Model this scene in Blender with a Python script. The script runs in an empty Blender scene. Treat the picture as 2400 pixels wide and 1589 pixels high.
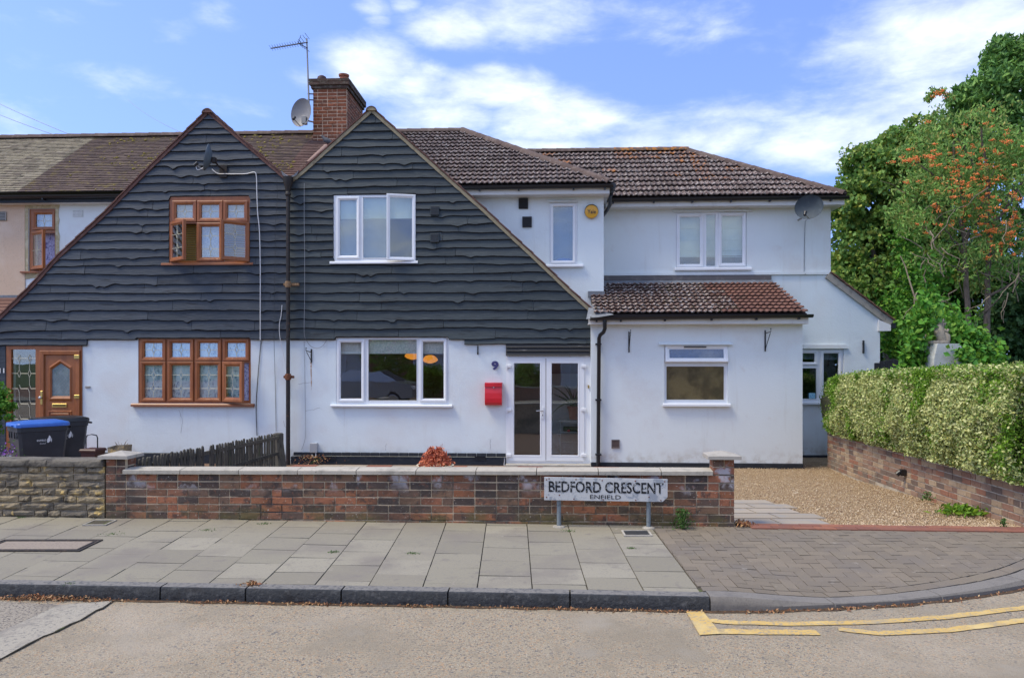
import bpy, bmesh, math, random
import numpy as np
from mathutils import Vector, Matrix, noise as mnoise
from mathutils.geometry import tessellate_polygon
R = random.Random(11)
S = bpy.context.scene
COL = S.collection
# ---------------------------------------------------------------- camera
F = 1778.0; HZ = 850.0; CX = 1200.0; CZ = 1.63
cd = bpy.data.cameras.new('camera'); cam = bpy.data.objects.new('camera', cd); COL.objects.link(cam)
cam.location = (0, 0, CZ); cam.rotation_euler = (math.pi/2, 0, 0)
cd.sensor_width = 36; cd.lens = 36*F/2400; cd.shift_y = (HZ-794.5)/2400
cd.clip_start = .05; cd.clip_end = 3000
S.camera = cam
S.view_settings.view_transform = 'Standard'; S.view_settings.look = 'None'
S.view_settings.exposure = EXPO = 0.50; S.view_settings.gamma = 1
S.view_settings.use_curve_mapping = False
# ---------------------------------------------------------------- sky
SUN_EL = math.radians(58); SUN_AZ = math.radians(252)   # azimuth clockwise from +Y
W = bpy.data.worlds.new('World'); S.world = W; W.use_nodes = True
nt = W.node_tree; nt.nodes.clear()
def WN(t, **k):
    n = nt.nodes.new(t)
    for a, b in k.items(): setattr(n, a, b)
    return n
def wm(op, a, b=None, c=None):
    n = WN('ShaderNodeMath', operation=op)
    for i, v in enumerate((a, b, c)):
        if v is None: continue
        if isinstance(v, (int, float)): n.inputs[i].default_value = v
        else: nt.links.new(v, n.inputs[i])
    return n.outputs[0]
sky = WN('ShaderNodeTexSky', sky_type='NISHITA'); sky.sun_disc = False
sky.sun_elevation = SUN_EL; sky.sun_rotation = SUN_AZ
sky.air_density = 1.0; sky.dust_density = .3; sky.ozone_density = 2.5; sky.altitude = 100
hs = WN('ShaderNodeHueSaturation'); hs.inputs['Hue'].default_value = .515; hs.inputs['Saturation'].default_value = 1.08; hs.inputs['Value'].default_value = 2.3
nt.links.new(sky.outputs[0], hs.inputs['Color'])
tc = WN('ShaderNodeTexCoord')
lift = WN('ShaderNodeVectorMath', operation='ADD'); nt.links.new(tc.outputs['Generated'], lift.inputs[0]); lift.inputs[1].default_value = (0, 0, .22)
nrmz = WN('ShaderNodeVectorMath', operation='NORMALIZE'); nt.links.new(lift.outputs[0], nrmz.inputs[0]); nt.links.new(nrmz.outputs[0], sky.inputs['Vector'])
DIR = tc.outputs['Generated']
mp = WN('ShaderNodeMapping'); mp.inputs['Scale'].default_value = (1.0, 1.0, 2.6)
nt.links.new(DIR, mp.inputs['Vector'])
def wnoise(sc, det, rough, off=0, dist=0.0):
    m2 = WN('ShaderNodeMapping'); m2.inputs['Location'].default_value = (off, off*.7, off*.3)
    nt.links.new(mp.outputs[0], m2.inputs['Vector'])
    n = WN('ShaderNodeTexNoise'); n.inputs['Scale'].default_value = sc; n.inputs['Detail'].default_value = det
    n.inputs['Roughness'].default_value = rough; n.inputs['Distortion'].default_value = dist
    nt.links.new(m2.outputs[0], n.inputs['Vector']); return n.outputs['Fac']
nz = wnoise(4.2, 10, .58, 3.1, .35); nzf = wnoise(13, 8, .6, 1.7, .2)
# cloud banks: (centre px, centre py, half width px, half height px, weight)
CL = [(1060,70,110,50,.9),(1250,45,260,70,.62),(1550,60,220,60,.42),(860,150,140,60,.9),(760,180,110,55,.4),(980,190,120,50,.6),
      (1150,215,190,55,.85),(1290,280,190,80,.95),(1060,270,160,60,.75),(1150,170,70,22,.6),(1450,340,180,60,.6),
      (1800,250,170,70,.55),(1700,330,160,60,.8),(1960,330,260,90,1.0),(2150,120,330,120,.62),(2350,60,330,150,.85),
      (1950,180,190,70,.4),(2150,260,300,120,.9),(1000,330,220,40,.8),(415,70,80,50,.5),(495,45,80,60,.42),(170,40,60,36,.4),
      (360,205,150,50,.5),(500,240,140,40,.5),(240,5,70,18,.45),(870,10,50,25,.5),(950,10,45,20,.45),(885,50,30,16,.35),(1250,350,260,40,.8),(-100,280,260,60,.45)]
acc = None
for (px, py, rx, ry, wt) in CL:
    d = Vector(((px-CX)/F, 1, (HZ-py)/F)).normalized()
    sx, sz = rx/F, ry/F
    a = WN('ShaderNodeVectorMath', operation='SUBTRACT'); nt.links.new(DIR, a.inputs[0]); a.inputs[1].default_value = d
    b = WN('ShaderNodeVectorMath', operation='MULTIPLY'); nt.links.new(a.outputs[0], b.inputs[0]); b.inputs[1].default_value = (1/sx, .6/sx, 1/sz)
    c = WN('ShaderNodeVectorMath', operation='LENGTH'); nt.links.new(b.outputs[0], c.inputs[0])
    v = WN('ShaderNodeMapRange', interpolation_type='SMOOTHSTEP'); nt.links.new(c.outputs['Value'], v.inputs[0])
    v.inputs[1].default_value = 1.35; v.inputs[2].default_value = .1; v.inputs[3].default_value = 0; v.inputs[4].default_value = wt
    acc = v.outputs[0] if acc is None else wm('MAXIMUM', acc, v.outputs[0])
sep = WN('ShaderNodeSeparateXYZ'); nt.links.new(DIR, sep.inputs[0])
back = WN('ShaderNodeMapRange'); nt.links.new(sep.outputs['Y'], back.inputs[0])
back.inputs[1].default_value = .55; back.inputs[2].default_value = .1; back.inputs[3].default_value = 0; back.inputs[4].default_value = .52
acc = wm('MAXIMUM', acc, back.outputs[0])
dens = wm('ADD', acc, wm('MULTIPLY', wm('SUBTRACT', nz, .5), 1.5))
dens = wm('ADD', dens, wm('MULTIPLY', wm('SUBTRACT', nzf, .5), .9))
mr = WN('ShaderNodeMapRange', interpolation_type='SMOOTHSTEP'); nt.links.new(dens, mr.inputs[0])
mr.inputs[1].default_value = .12; mr.inputs[2].default_value = 1.1; mr.inputs[3].default_value = 0; mr.inputs[4].default_value = .9
cr = WN('ShaderNodeMapRange'); nt.links.new(nzf, cr.inputs[0]); cr.inputs[1].default_value = .3; cr.inputs[2].default_value = .7; cr.inputs[3].default_value = .86; cr.inputs[4].default_value = 1.05
cc = WN('ShaderNodeVectorMath', operation='SCALE'); cc.inputs[0].default_value = (8.3, 8.9, 9.1); nt.links.new(cr.outputs[0], cc.inputs['Scale'])
mx = WN('ShaderNodeMix', data_type='RGBA'); nt.links.new(mr.outputs[0], mx.inputs[0]); nt.links.new(hs.outputs[0], mx.inputs[6]); nt.links.new(cc.outputs[0], mx.inputs[7])
bg = WN('ShaderNodeBackground'); bg.inputs['Strength'].default_value = .105
nt.links.new(mx.outputs[2], bg.inputs['Color'])
wo = WN('ShaderNodeOutputWorld'); nt.links.new(bg.outputs[0], wo.inputs['Surface'])
# ---------------------------------------------------------------- sun (thin cloud softens it)
sd = bpy.data.lights.new('sun', 'SUN'); sd.energy = 2.5; sd.angle = math.radians(22); sd.color = (1, .89, .68)
so = bpy.data.objects.new('sun', sd); COL.objects.link(so)
sv = Vector((math.sin(SUN_AZ)*math.cos(SUN_EL), math.cos(SUN_AZ)*math.cos(SUN_EL), math.sin(SUN_EL)))
so.rotation_euler = sv.to_track_quat('Z', 'Y').to_euler(); so.location = sv*60
try:
    S.cycles.max_bounces = 8; S.cycles.transparent_max_bounces = 12
except Exception: pass
# ---------------------------------------------------------------- materials
MATS = {}
def mat(name, base, rough=.8, layers=(), bump=None, ramp=None, src='obj', metal=0, spec=.4, vec=(1,1,1), emit=0, alpha=None, trans=0, coat=0, hv=0):
    if name in MATS: return MATS[name]
    m = bpy.data.materials.new(name); MATS[name] = m; m.use_nodes = True
    t = m.node_tree; b = t.nodes['Principled BSDF']; L = t.links
    def N(ty, **k):
        n = t.nodes.new(ty)
        for a, v in k.items(): setattr(n, a, v)
        return n
    geo = N('ShaderNodeNewGeometry')
    pos = geo.outputs['Position']
    if vec != (1,1,1):
        mm = N('ShaderNodeVectorMath', operation='MULTIPLY'); L.new(pos, mm.inputs[0]); mm.inputs[1].default_value = vec; pv = mm.outputs[0]
    else: pv = pos
    rnd = None
    if ramp or hv:
        if src == 'obj': rnd = N('ShaderNodeObjectInfo').outputs['Random']
        else: rnd = geo.outputs['Random Per Island']
    if ramp:
        r = N('ShaderNodeValToRGB'); e = r.color_ramp.elements
        n = len(ramp)
        while len(e) < n: e.new(.5)
        for i, c in enumerate(ramp): e[i].position = i/(n-1) if n > 1 else 0; e[i].color = (*c, 1)
        L.new(rnd, r.inputs[0]); col = r.outputs[0]
        if n >= 8: r.color_ramp.interpolation = 'CONSTANT'; [setattr(el, 'position', k/n) for k, el in enumerate(e)]
    else:
        rgb = N('ShaderNodeRGB'); rgb.outputs[0].default_value = (*base, 1); col = rgb.outputs[0]
    sepn = None
    for ly in layers:
        sc, c, lo, hi = ly[:4]; det = ly[4] if len(ly) > 4 and ly[4] else 5; zm = ly[5] if len(ly) > 5 else None
        n = N('ShaderNodeTexNoise'); n.inputs['Scale'].default_value = sc; n.inputs['Detail'].default_value = det; n.inputs['Roughness'].default_value = .62
        if len(ly) > 7:
            m3 = N('ShaderNodeVectorMath', operation='MULTIPLY'); L.new(pos, m3.inputs[0]); m3.inputs[1].default_value = ly[7]; L.new(m3.outputs[0], n.inputs['Vector'])
        else: L.new(pv, n.inputs['Vector'])
        mr = N('ShaderNodeMapRange', interpolation_type='SMOOTHSTEP'); L.new(n.outputs['Fac'], mr.inputs[0]); mr.inputs[1].default_value = lo; mr.inputs[2].default_value = hi
        fac = mr.outputs[0]
        if len(ly) > 6:
            mu = N('ShaderNodeMath', operation='MULTIPLY'); L.new(fac, mu.inputs[0]); mu.inputs[1].default_value = ly[6]; fac = mu.outputs[0]
        if zm:
            if sepn is None: sepn = N('ShaderNodeSeparateXYZ'); L.new(pos, sepn.inputs[0])
            z = N('ShaderNodeMapRange', interpolation_type='SMOOTHSTEP'); L.new(sepn.outputs[zm[2] if len(zm) > 2 else 2], z.inputs[0]); z.inputs[1].default_value = zm[0]; z.inputs[2].default_value = zm[1]
            mu = N('ShaderNodeMath', operation='MULTIPLY'); L.new(fac, mu.inputs[0]); L.new(z.outputs[0], mu.inputs[1]); fac = mu.outputs[0]
        x = N('ShaderNodeMix', data_type='RGBA'); L.new(fac, x.inputs[0]); L.new(col, x.inputs[6]); x.inputs[7].default_value = (*c, 1); col = x.outputs[2]
    if hv:
        h = N('ShaderNodeHueSaturation'); L.new(col, h.inputs['Color'])
        q = N('ShaderNodeMapRange'); L.new(rnd, q.inputs[0]); q.inputs[3].default_value = 1-hv; q.inputs[4].default_value = 1+hv
        L.new(q.outputs[0], h.inputs['Value']); col = h.outputs[0]
    L.new(col, b.inputs['Base Color'])
    b.inputs['Roughness'].default_value = rough; b.inputs['Metallic'].default_value = metal
    b.inputs['Specular IOR Level'].default_value = spec
    if coat: b.inputs['Coat Weight'].default_value = coat
    if emit:
        L.new(col, b.inputs['Emission Color']); b.inputs['Emission Strength'].default_value = emit
    if bump:
        prev = None
        for (sc, st, dist) in (bump if isinstance(bump, list) else [bump]):
            n = N('ShaderNodeTexNoise'); n.inputs['Scale'].default_value = sc; n.inputs['Detail'].default_value = 6; n.inputs['Roughness'].default_value = .6
            L.new(pv, n.inputs['Vector'])
            bu = N('ShaderNodeBump'); bu.inputs['Strength'].default_value = st; bu.inputs['Distance'].default_value = dist
            L.new(n.outputs['Fac'], bu.inputs['Height'])
            if prev: L.new(prev, bu.inputs['Normal'])
            prev = bu.outputs[0]
        L.new(prev, b.inputs['Normal'])
    return m
def glassmat(name, tint=(.86,.92,.9), refl=1.0, frost=0):
    m = bpy.data.materials.new(name); m.use_nodes = True; t = m.node_tree; t.nodes.clear(); L = t.links
    o = t.nodes.new('ShaderNodeOutputMaterial'); x = t.nodes.new('ShaderNodeMixShader')
    tr = t.nodes.new('ShaderNodeBsdfTransparent'); tr.inputs[0].default_value = (*tint, 1)
    gl = t.nodes.new('ShaderNodeBsdfGlossy'); gl.inputs['Roughness'].default_value = frost; gl.inputs[0].default_value = (.95,.97,1,1)
    fr = t.nodes.new('ShaderNodeFresnel'); fr.inputs[0].default_value = 1.5
    mu = t.nodes.new('ShaderNodeMath'); mu.operation = 'MULTIPLY'; mu.use_clamp = True; mu.inputs[1].default_value = refl
    n = t.nodes.new('ShaderNodeTexNoise'); n.inputs['Scale'].default_value = 2.2; n.inputs['Detail'].default_value = 1
    ge = t.nodes.new('ShaderNodeNewGeometry'); L.new(ge.outputs['Position'], n.inputs['Vector'])
    bu = t.nodes.new('ShaderNodeBump'); bu.inputs['Strength'].default_value = .05; bu.inputs['Distance'].default_value = .02
    L.new(n.outputs['Fac'], bu.inputs['Height']); L.new(bu.outputs[0], gl.inputs['Normal'])
    bf = t.nodes.new('ShaderNodeMapRange'); bf.inputs[3].default_value = 1.5; bf.inputs[4].default_value = .6667; L.new(ge.outputs['Backfacing'], bf.inputs[0]); L.new(bf.outputs[0], fr.inputs[0]); L.new(fr.outputs[0], mu.inputs[0]); L.new(mu.outputs[0], x.inputs[0]); L.new(tr.outputs[0], x.inputs[1]); L.new(gl.outputs[0], x.inputs[2]); L.new(x.outputs[0], o.inputs[0])
    return m
def wet(*a, **k): return mat(*a, **k)
M = {}
M['render'] = mat('white_render', (.72,.785,.80), .9, [(1.1,(.67,.7,.71),.45,.75,6),(.7,(.69,.7,.68),.5,.8,3),(9,(.62,.62,.61),.66,.85,5),(1.5,(.56,.56,.53),.56,.8,6,None,.38,(5,5,.4)),(5,(.42,.39,.33),.42,.66,7,(.12,-.28),.75),(2.3,(.6,.55,.44),.68,.86,7,None,.5)], [(38,.25,.012),(3,.25,.03)])
M['render_soft'] = mat('warm_white_render', (.72,.77,.775), .9, [(1.2,(.67,.68,.67),.45,.75,6),(5,(.64,.64,.62),.6,.85,5),(1.5,(.56,.56,.53),.56,.8,6,None,.38,(5,5,.4)),(5,(.42,.39,.33),.42,.66,7,(.12,-.28),.75)], [(45,.22,.01),(2.5,.2,.03)])
M['beige'] = mat('beige_render', (.62,.46,.33), .92, [(30,(.5,.38,.28),.5,.75,6),(2,(.66,.52,.4),.45,.7)], (60,.5,.012))
M['mortarpatch'] = mat('mortar_patch', (.42,.36,.22), .95, [(12,(.55,.5,.36),.45,.65)], (50,.5,.01))
M['board'] = mat('black_stained_board', (.04,.046,.056), .62, [(7,(.062,.072,.088),.5,.72,8,None,.8),(2.2,(.045,.055,.068),.45,.7,5,None,.7),(26,(.13,.145,.165),.6,.8,7,None,.7),(2.9,(.15,.16,.17),.69,.85,8),(5,(.012,.014,.018),.55,.7,7,None,.7)], [(14,.7,.012),(60,.35,.004)], ramp=[(0.027,0.036,0.049),(0.044,0.056,0.072),(0.032,0.042,0.055),(0.052,0.065,0.081),(0.037,0.048,0.063)], vec=(.35,1,2.4), spec=.35)
M['board9'] = mat('dark_slate_stained_board', (.04,.05,.055), .62, [(7,(.056,.07,.076),.5,.72,8,None,.8),(2.2,(.044,.056,.062),.45,.7,5,None,.7),(26,(.13,.15,.155),.6,.8,7,None,.7),(2.6,(.15,.165,.165),.67,.85,8),(5,(.012,.015,.017),.55,.7,7,None,.7)], [(14,.7,.012),(60,.35,.004)], ramp=[(0.025,0.036,0.042),(0.042,0.055,0.062),(0.030,0.041,0.048),(0.050,0.065,0.071),(0.035,0.047,0.054)], vec=(.35,1,2.4), spec=.35)
M['bark_edge_shade'] = mat('stained_bark_edge_shade', (.011,.013,.016), .8, [(30,(.03,.034,.04),.5,.7)], (40,.6,.006))  # bark bevel in near-black: paints in the shadow line where boards overlap
M['slat'] = mat('worn_black_slat', (.035,.035,.036), .7, [(10,(.25,.24,.22),.6,.72,8)], (30,.4,.01), vec=(.3,1,2.5))
M['upvc'] = mat('white_upvc', (.78,.80,.82), .28, [(3,(.72,.73,.74),.5,.8)], spec=.5)
M['oak'] = mat('golden_oak_upvc', (.32,.105,.028), .38, [(9,(.22,.065,.018),.42,.72,7),(60,(.25,.08,.02),.5,.8,4)], vec=(1,1,.25), spec=.5)
M['oakh'] = mat('golden_oak_sill', (.27,.095,.035), .4, [(12,(.2,.07,.03),.42,.72,7)], vec=(.25,1,1), spec=.5)
M['cream'] = mat('cream_sealant', (.62,.5,.26), .7)
M['lead_came'] = mat('brass_came', (.62,.6,.46), .4, spec=.5)
M['glass'] = glassmat('window_glass', (.95,.975,.97), 2.7)
M['glass_o'] = glassmat('obscured_glass', (.9,.88,.8), .7, .25)
M['glass_f'] = glassmat('frosted_glass', (.55,.68,.66), 2.6, .12)
M['room'] = mat('room_wall', (.3,.26,.2), .9)
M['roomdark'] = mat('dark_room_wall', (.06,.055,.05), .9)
M['blind'] = mat('cream_blind', (.78,.77,.7), .9, [(40,(.55,.58,.55),.4,.6)], (60,.2,.005))
M['blindgrey'] = mat('grey_net_blind', (.2,.25,.29), .9, [(3,(.17,.215,.25),.4,.7)])
M['blindolive'] = mat('olive_blind_slat', (.3,.19,.04), .7)
M['obscure'] = mat('obscured_glass_backing', (.24,.195,.12), .55, [(55,(.26,.22,.15),.45,.6,2),(2,(.1,.085,.06),.4,.65,3)], (70,.6,.006))
M['blindmint'] = mat('pale_green_roman_blind', (.52,.6,.53), .9, [(2.2,(.42,.52,.48),.4,.7,4,None)], (6,.2,.02))
M['net'] = mat('net_curtain', (.6,.7,.74), .9, [(22,(.2,.3,.42),.5,.62,6),(5,(.7,.78,.8),.5,.7)], (20,.4,.02), vec=(1,1,.6))
M['netv'] = mat('violet_curtain', (.55,.52,.75), .9, [(26,(.15,.13,.32),.52,.62,6)], (20,.4,.02))
M['tileL'] = mat('mossy_grey_plain_tile', (.22,.19,.14), .9, [(6,(.1,.085,.06),.5,.7,8),(2,(.3,.26,.18),.5,.75)], (60,.4,.01), ramp=[(.19,.165,.12),(.3,.26,.18),(.16,.13,.1),(.34,.3,.22)], src='isl')
M['tileM'] = mat('purple_brown_plain_tile', (.1,.06,.055), .88, [(3.2,(.17,.13,.05),.53,.68,8,None,.8),(9,(.2,.155,.045),.58,.68,7,None,.85),(26,(.5,.46,.42),.74,.8,3)], (60,.4,.01), ramp=[(.075,.052,.045),(.12,.082,.068),(.09,.063,.053),(.15,.108,.085)], src='isl')
M['tileR'] = mat('lichened_brown_plain_tile', (.12,.07,.055), .88, [(5,(.22,.2,.16),.58,.72,8),(22,(.45,.42,.38),.68,.78,4)], (60,.4,.01), ramp=[(.1,.055,.045),(.16,.095,.075),(.12,.075,.06)], src='isl')
LIC = [(22,(.42,.38,.36),.57,.66,5),(60,(.5,.47,.44),.63,.7,3)]
M['pant'] = mat('lichened_brown_interlocking_tile', (.085,.055,.047), .85, [(19,(.42,.38,.35),.53,.61,5,None,.85),(60,(.6,.57,.54),.60,.67,3,None,.9),(1.4,(.05,.036,.03),.5,.72,5)], [(70,.5,.01)], ramp=[(0.064,0.041,0.035),(0.091,0.059,0.051),(0.075,0.050,0.045),(0.108,0.070,0.061)])
M['pantor'] = mat('orange_lichened_tile', (.1,.07,.06), .85, [(19,(.42,.38,.35),.54,.62,5,None,.8),(11,(.36,.13,.02),.53,.6,6),(60,(.42,.4,.38),.64,.7,3)], [(70,.5,.01)], ramp=[(0.073,0.046,0.040),(0.116,0.074,0.065)])
M['pantm'] = mat('mossy_lichened_brown_tile', (.1,.06,.05), .85, [(18,(.48,.43,.4),.53,.6,5,None,.9),(7,(.07,.055,.02),.56,.68,6),(50,(.62,.58,.55),.6,.66,3)], [(70,.6,.012)], ramp=[(0.072,0.038,0.031),(0.110,0.060,0.047),(0.085,0.047,0.038)])
M['pantred'] = mat('clean_red_brown_tile', (.2,.085,.06), .8, [(12,(.12,.06,.045),.5,.7,5),(30,(.3,.22,.18),.62,.7,4)], [(60,.3,.01)], ramp=[(0.117,0.056,0.041),(0.180,0.086,0.063),(0.144,0.069,0.051)])
M['pantmix'] = mat('half_cleaned_tile', (.16,.075,.055), .8, [(20,(.38,.33,.31),.6,.68,5,None,.7),(5,(.09,.05,.035),.45,.6,5)], [(60,.3,.01)], ramp=[(0.119,0.055,0.043),(0.162,0.072,0.055)])
M['underlay'] = mat('tile_underlay', (.05,.037,.032), .9)
M['ridge'] = mat('brown_ridge_tile', (.1,.07,.06), .88, [(8,(.17,.13,.11),.5,.7,6),(50,(.45,.42,.38),.68,.75,3)], (50,.4,.01), ramp=[(.085,.058,.05),(.12,.085,.072)])
M['ridgeor'] = mat('orange_lichened_ridge_tile', (.12,.08,.06), .88, [(14,(.36,.15,.03),.48,.58,6)], (50,.4,.01))
M['vergeB'] = mat('brown_verge_tile', (.105,.052,.042), .88, [(10,(.17,.1,.085),.5,.7),(40,(.3,.25,.2),.66,.75)], (40,.5,.01), ramp=[(.1,.048,.038),(.15,.075,.06)])
M['vergeC'] = mat('cream_mortar_verge', (.3,.255,.165), .9, [(9,(.19,.155,.1),.5,.7,7),(35,(.12,.1,.075),.62,.72)], (40,.5,.01))
M['vergegrey'] = mat('pale_weathered_undercloak', (.36,.33,.28), .9, [(9,(.22,.2,.17),.5,.7,7)], (40,.5,.01))
M['lead'] = mat('lead_flashing', (.16,.175,.195), .6, [(6,(.24,.26,.28),.5,.7,6),(20,(.1,.1,.11),.55,.7)], (12,.4,.02), spec=.5)
M['leadbr'] = mat('painted_flashing', (.12,.11,.11), .8, [(8,(.18,.16,.15),.5,.7,6)], (15,.4,.01))
M['black'] = mat('black_plastic', (.012,.013,.016), .35, spec=.5)
M['blackpaint'] = mat('black_plinth_paint', (.018,.024,.034), .6, [(9,(.035,.042,.05),.5,.7),(26,(.14,.12,.1),.7,.78,5)], (25,.5,.015))
M['iron'] = mat('black_cast_iron', (.022,.018,.016), .55, [(18,(.07,.035,.02),.55,.68,6),(45,(.4,.38,.34),.72,.77,4)], (40,.4,.005))
M['rust'] = mat('rusty_iron', (.13,.045,.02), .85, [(30,(.25,.1,.04),.5,.65)], (40,.6,.008))
M['rustpipe'] = mat('rust_stained_collar', (.2,.12,.06), .8, [(30,(.3,.22,.15),.5,.65)], (40,.6,.008))
M['soffit'] = mat('white_painted_fascia', (.68,.68,.66), .6, [(5,(.52,.52,.5),.52,.8,7)])
M['vent'] = mat('dark_vent', (.03,.03,.033), .6)
M['ventbrown'] = mat('brown_vent', (.12,.08,.065), .6)
M['ventgrey'] = mat('grey_vent', (.3,.29,.27), .6)
BR = [(.09,.062,.05),(.27,.11,.055),(.16,.09,.06),(.34,.135,.07),(.2,.1,.06),(.24,.115,.07),(.08,.06,.052),(.31,.125,.068),(.2,.12,.075),(.12,.08,.062),(.36,.165,.085),(.16,.1,.07)]
M['brick'] = mat('mottled_red_brick', (.2,.08,.05), .9, [(11,(.06,.045,.04),.5,.64,6,None,.8),(17,(.28,.12,.07),.56,.66,5,None,.6),(4.0,(.5,.48,.5),.53,.63,7,(.27,.42),.85),(3.1,(.12,.1,.04),.42,.6,7,(.2,.02),.85),(60,(.55,.5,.42),.66,.73,2),(1.3,(.05,.042,.038),.5,.66,6,None,.6)], [(55,.6,.008),(14,.3,.01)], ramp=BR)
M['mortar'] = mat('sandy_mortar', (.55,.44,.3), .95, [(9,(.2,.17,.13),.45,.7,6),(3,(.12,.11,.06),.45,.62,6,(.2,.02)),(2,(.09,.085,.08),.5,.68,5)], (50,.6,.01))
M['brickR'] = mat('buff_red_brick', (.24,.13,.08), .9, [(30,(.12,.075,.055),.55,.75,6),(2,(.2,.16,.12),.5,.7,6,(.1,-.1))], [(55,.5,.008)], ramp=[(.27,.15,.1),(.38,.27,.17),(.25,.15,.105),(.17,.12,.09),(.32,.2,.13),(.42,.31,.2),(.3,.14,.085),(.34,.22,.14),(.3,.19,.13)])
M['mortarR'] = mat('grey_mortar', (.46,.4,.31), .95, [(9,(.22,.19,.15),.45,.7,6)], (50,.5,.01))
M['brickC'] = mat('orange_chimney_brick', (.24,.08,.035), .9, [(18,(.09,.04,.028),.5,.68,6),(40,(.45,.3,.2),.68,.76)], [(55,.5,.008)], ramp=[(.2,.062,.028),(.28,.09,.042),(.14,.055,.03),(.24,.08,.035)])
M['mortarC'] = mat('pale_chimney_mortar', (.62,.44,.3), .95, [(9,(.3,.19,.12),.45,.7,6)])
M['brickCap'] = mat('sooty_chimney_brick', (.07,.05,.038), .95, [(14,(.14,.12,.09),.5,.65,6)], (50,.6,.01), ramp=[(.05,.036,.028),(.1,.06,.045)])
M['concrete'] = mat('weathered_concrete', (.36,.34,.3), .92, [(8,(.25,.235,.2),.48,.7,7),(60,(.18,.17,.15),.6,.75,4)], (70,.5,.006), ramp=[(.33,.31,.275),(.4,.375,.33),(.36,.335,.29)])
M['coping'] = mat('grey_cream_coping', (.4,.37,.31), .92, [(7,(.3,.28,.235),.48,.7,7),(50,(.14,.13,.11),.62,.72,4)], (70,.5,.006), ramp=[(.38,.35,.29),(.45,.415,.35),(.41,.375,.31)])
M['stone'] = mat('dirty_reconstituted_stone', (.2,.16,.11), .95, [(5,(.06,.055,.05),.5,.68,8),(6,(.6,.43,.17),.57,.66,6),(40,(.42,.4,.35),.68,.75,4)], [(22,.9,.03),(70,.5,.01)], ramp=[(.24,.2,.14),(.38,.3,.18),(.18,.155,.12),(.3,.25,.17)])
M['stonecap'] = mat('sooty_stone_coping', (.15,.135,.11), .95, [(9,(.045,.04,.036),.48,.68,8),(40,(.35,.33,.28),.66,.74,4)], [(30,.8,.02)])
M['slab'] = mat('grey_paving_slab', (.25,.235,.215), .93, [(70,(.17,.16,.148),.52,.75,4),(1.3,(.2,.18,.15),.45,.7,7),(9,(.19,.17,.145),.55,.75,6),(6.5,(.32,.29,.24),.64,.75,6),(140,(.44,.42,.4),.68,.75,2)], [(120,.4,.003),(5,.15,.01)], ramp=[(0.240,0.221,0.167),(0.258,0.236,0.179),(0.222,0.203,0.155),(0.249,0.227,0.173),(0.303,0.279,0.216)])
M['joint'] = mat('dirty_joint', (.07,.062,.045), .95, [(6,(.09,.11,.035),.55,.65,6),(20,(.035,.03,.025),.5,.7)], (60,.6,.01))
M['block'] = mat('grey_brown_paving_block', (.2,.18,.16), .93, [(90,(.13,.12,.11),.52,.75,4),(1.5,(.165,.143,.12),.45,.7,7),(8,(.3,.27,.23),.62,.75,6),(150,(.4,.38,.36),.68,.75,2)], [(120,.4,.003)], ramp=[(0.180,0.150,0.112),(0.211,0.175,0.130),(0.170,0.141,0.106),(0.196,0.165,0.122)])
M['redblock'] = mat('red_edging_block', (.27,.1,.06), .9, [(30,(.17,.09,.07),.5,.7,6),(3,(.3,.2,.13),.6,.75)], (80,.4,.005), ramp=[(.26,.1,.065),(.2,.085,.06),(.3,.12,.07)])
M['kerb'] = mat('shaded_dark_granite_kerb', (.036,.04,.046), .8, [(28,(.085,.088,.092),.5,.7,7),(6,(.022,.022,.024),.5,.7,6),(50,(.15,.14,.13),.68,.76,4)], [(30,.8,.015)])  # dark granite, with the shadow on the kerb face put into its colour
M['kerbtop'] = mat('grey_granite_kerb_top', (.19,.18,.165), .88, [(30,(.075,.078,.082),.45,.7,6),(100,(.2,.2,.19),.6,.72,3)], [(60,.6,.008)])
M['kerbL'] = mat('concrete_dropped_kerb', (.2,.185,.165), .92, [(80,(.14,.13,.12),.5,.7,5),(5,(.15,.14,.13),.5,.7,6)], [(90,.5,.005)])
M['road'] = mat('worn_aggregate_road', (.31,.262,.185), .95, [(70,(.14,.12,.1),.52,.62,2,None,.8),(52,(.38,.25,.14),.56,.63,2,None,.8),(95,(.52,.48,.41),.6,.67,2,None,.8),(38,(.12,.115,.11),.62,.67,2),(1.1,(.235,.2,.145),.45,.68,7,None,.9),(6,(.25,.21,.15),.5,.72,6,None,.8),(2.2,(.34,.31,.26),.55,.75,6,None,.4),(.5,(.4,.345,.27),.5,.7,4,None,.6),(2.6,(.09,.075,.06),.735,.78,4)], [(90,.8,.008),(5,.2,.015)])
M['roadL'] = mat('dark_worn_road', (.29,.255,.2), .95, [(55,(.08,.072,.066),.5,.62,2),(75,(.3,.28,.25),.6,.68,2),(2,(.12,.108,.095),.48,.72,7)], [(70,.7,.008)])
M['strip'] = mat('pale_concrete_strip', (.34,.31,.25), .93, [(40,(.19,.18,.16),.5,.66,5),(3,(.22,.2,.17),.5,.7,7),(120,(.1,.09,.085),.64,.7,2)], [(60,.6,.008)])
M['yellow'] = mat('worn_yellow_paint', (.55,.375,.12), .85, [(45,(.32,.27,.19),.5,.62,4),(4,(.34,.29,.2),.52,.68,7,None,.7),(3,(.6,.46,.2),.45,.7,6),(9,(.34,.27,.16),.55,.7,6)], (70,.4,.004))
M['gravel'] = mat('golden_gravel', (.36,.26,.155), .95, [(45,(.2,.13,.07),.45,.62,4),(90,(.55,.44,.3),.6,.7,3),(1.5,(.25,.16,.09),.5,.75,6)], [(60,1,.02)])
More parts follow.
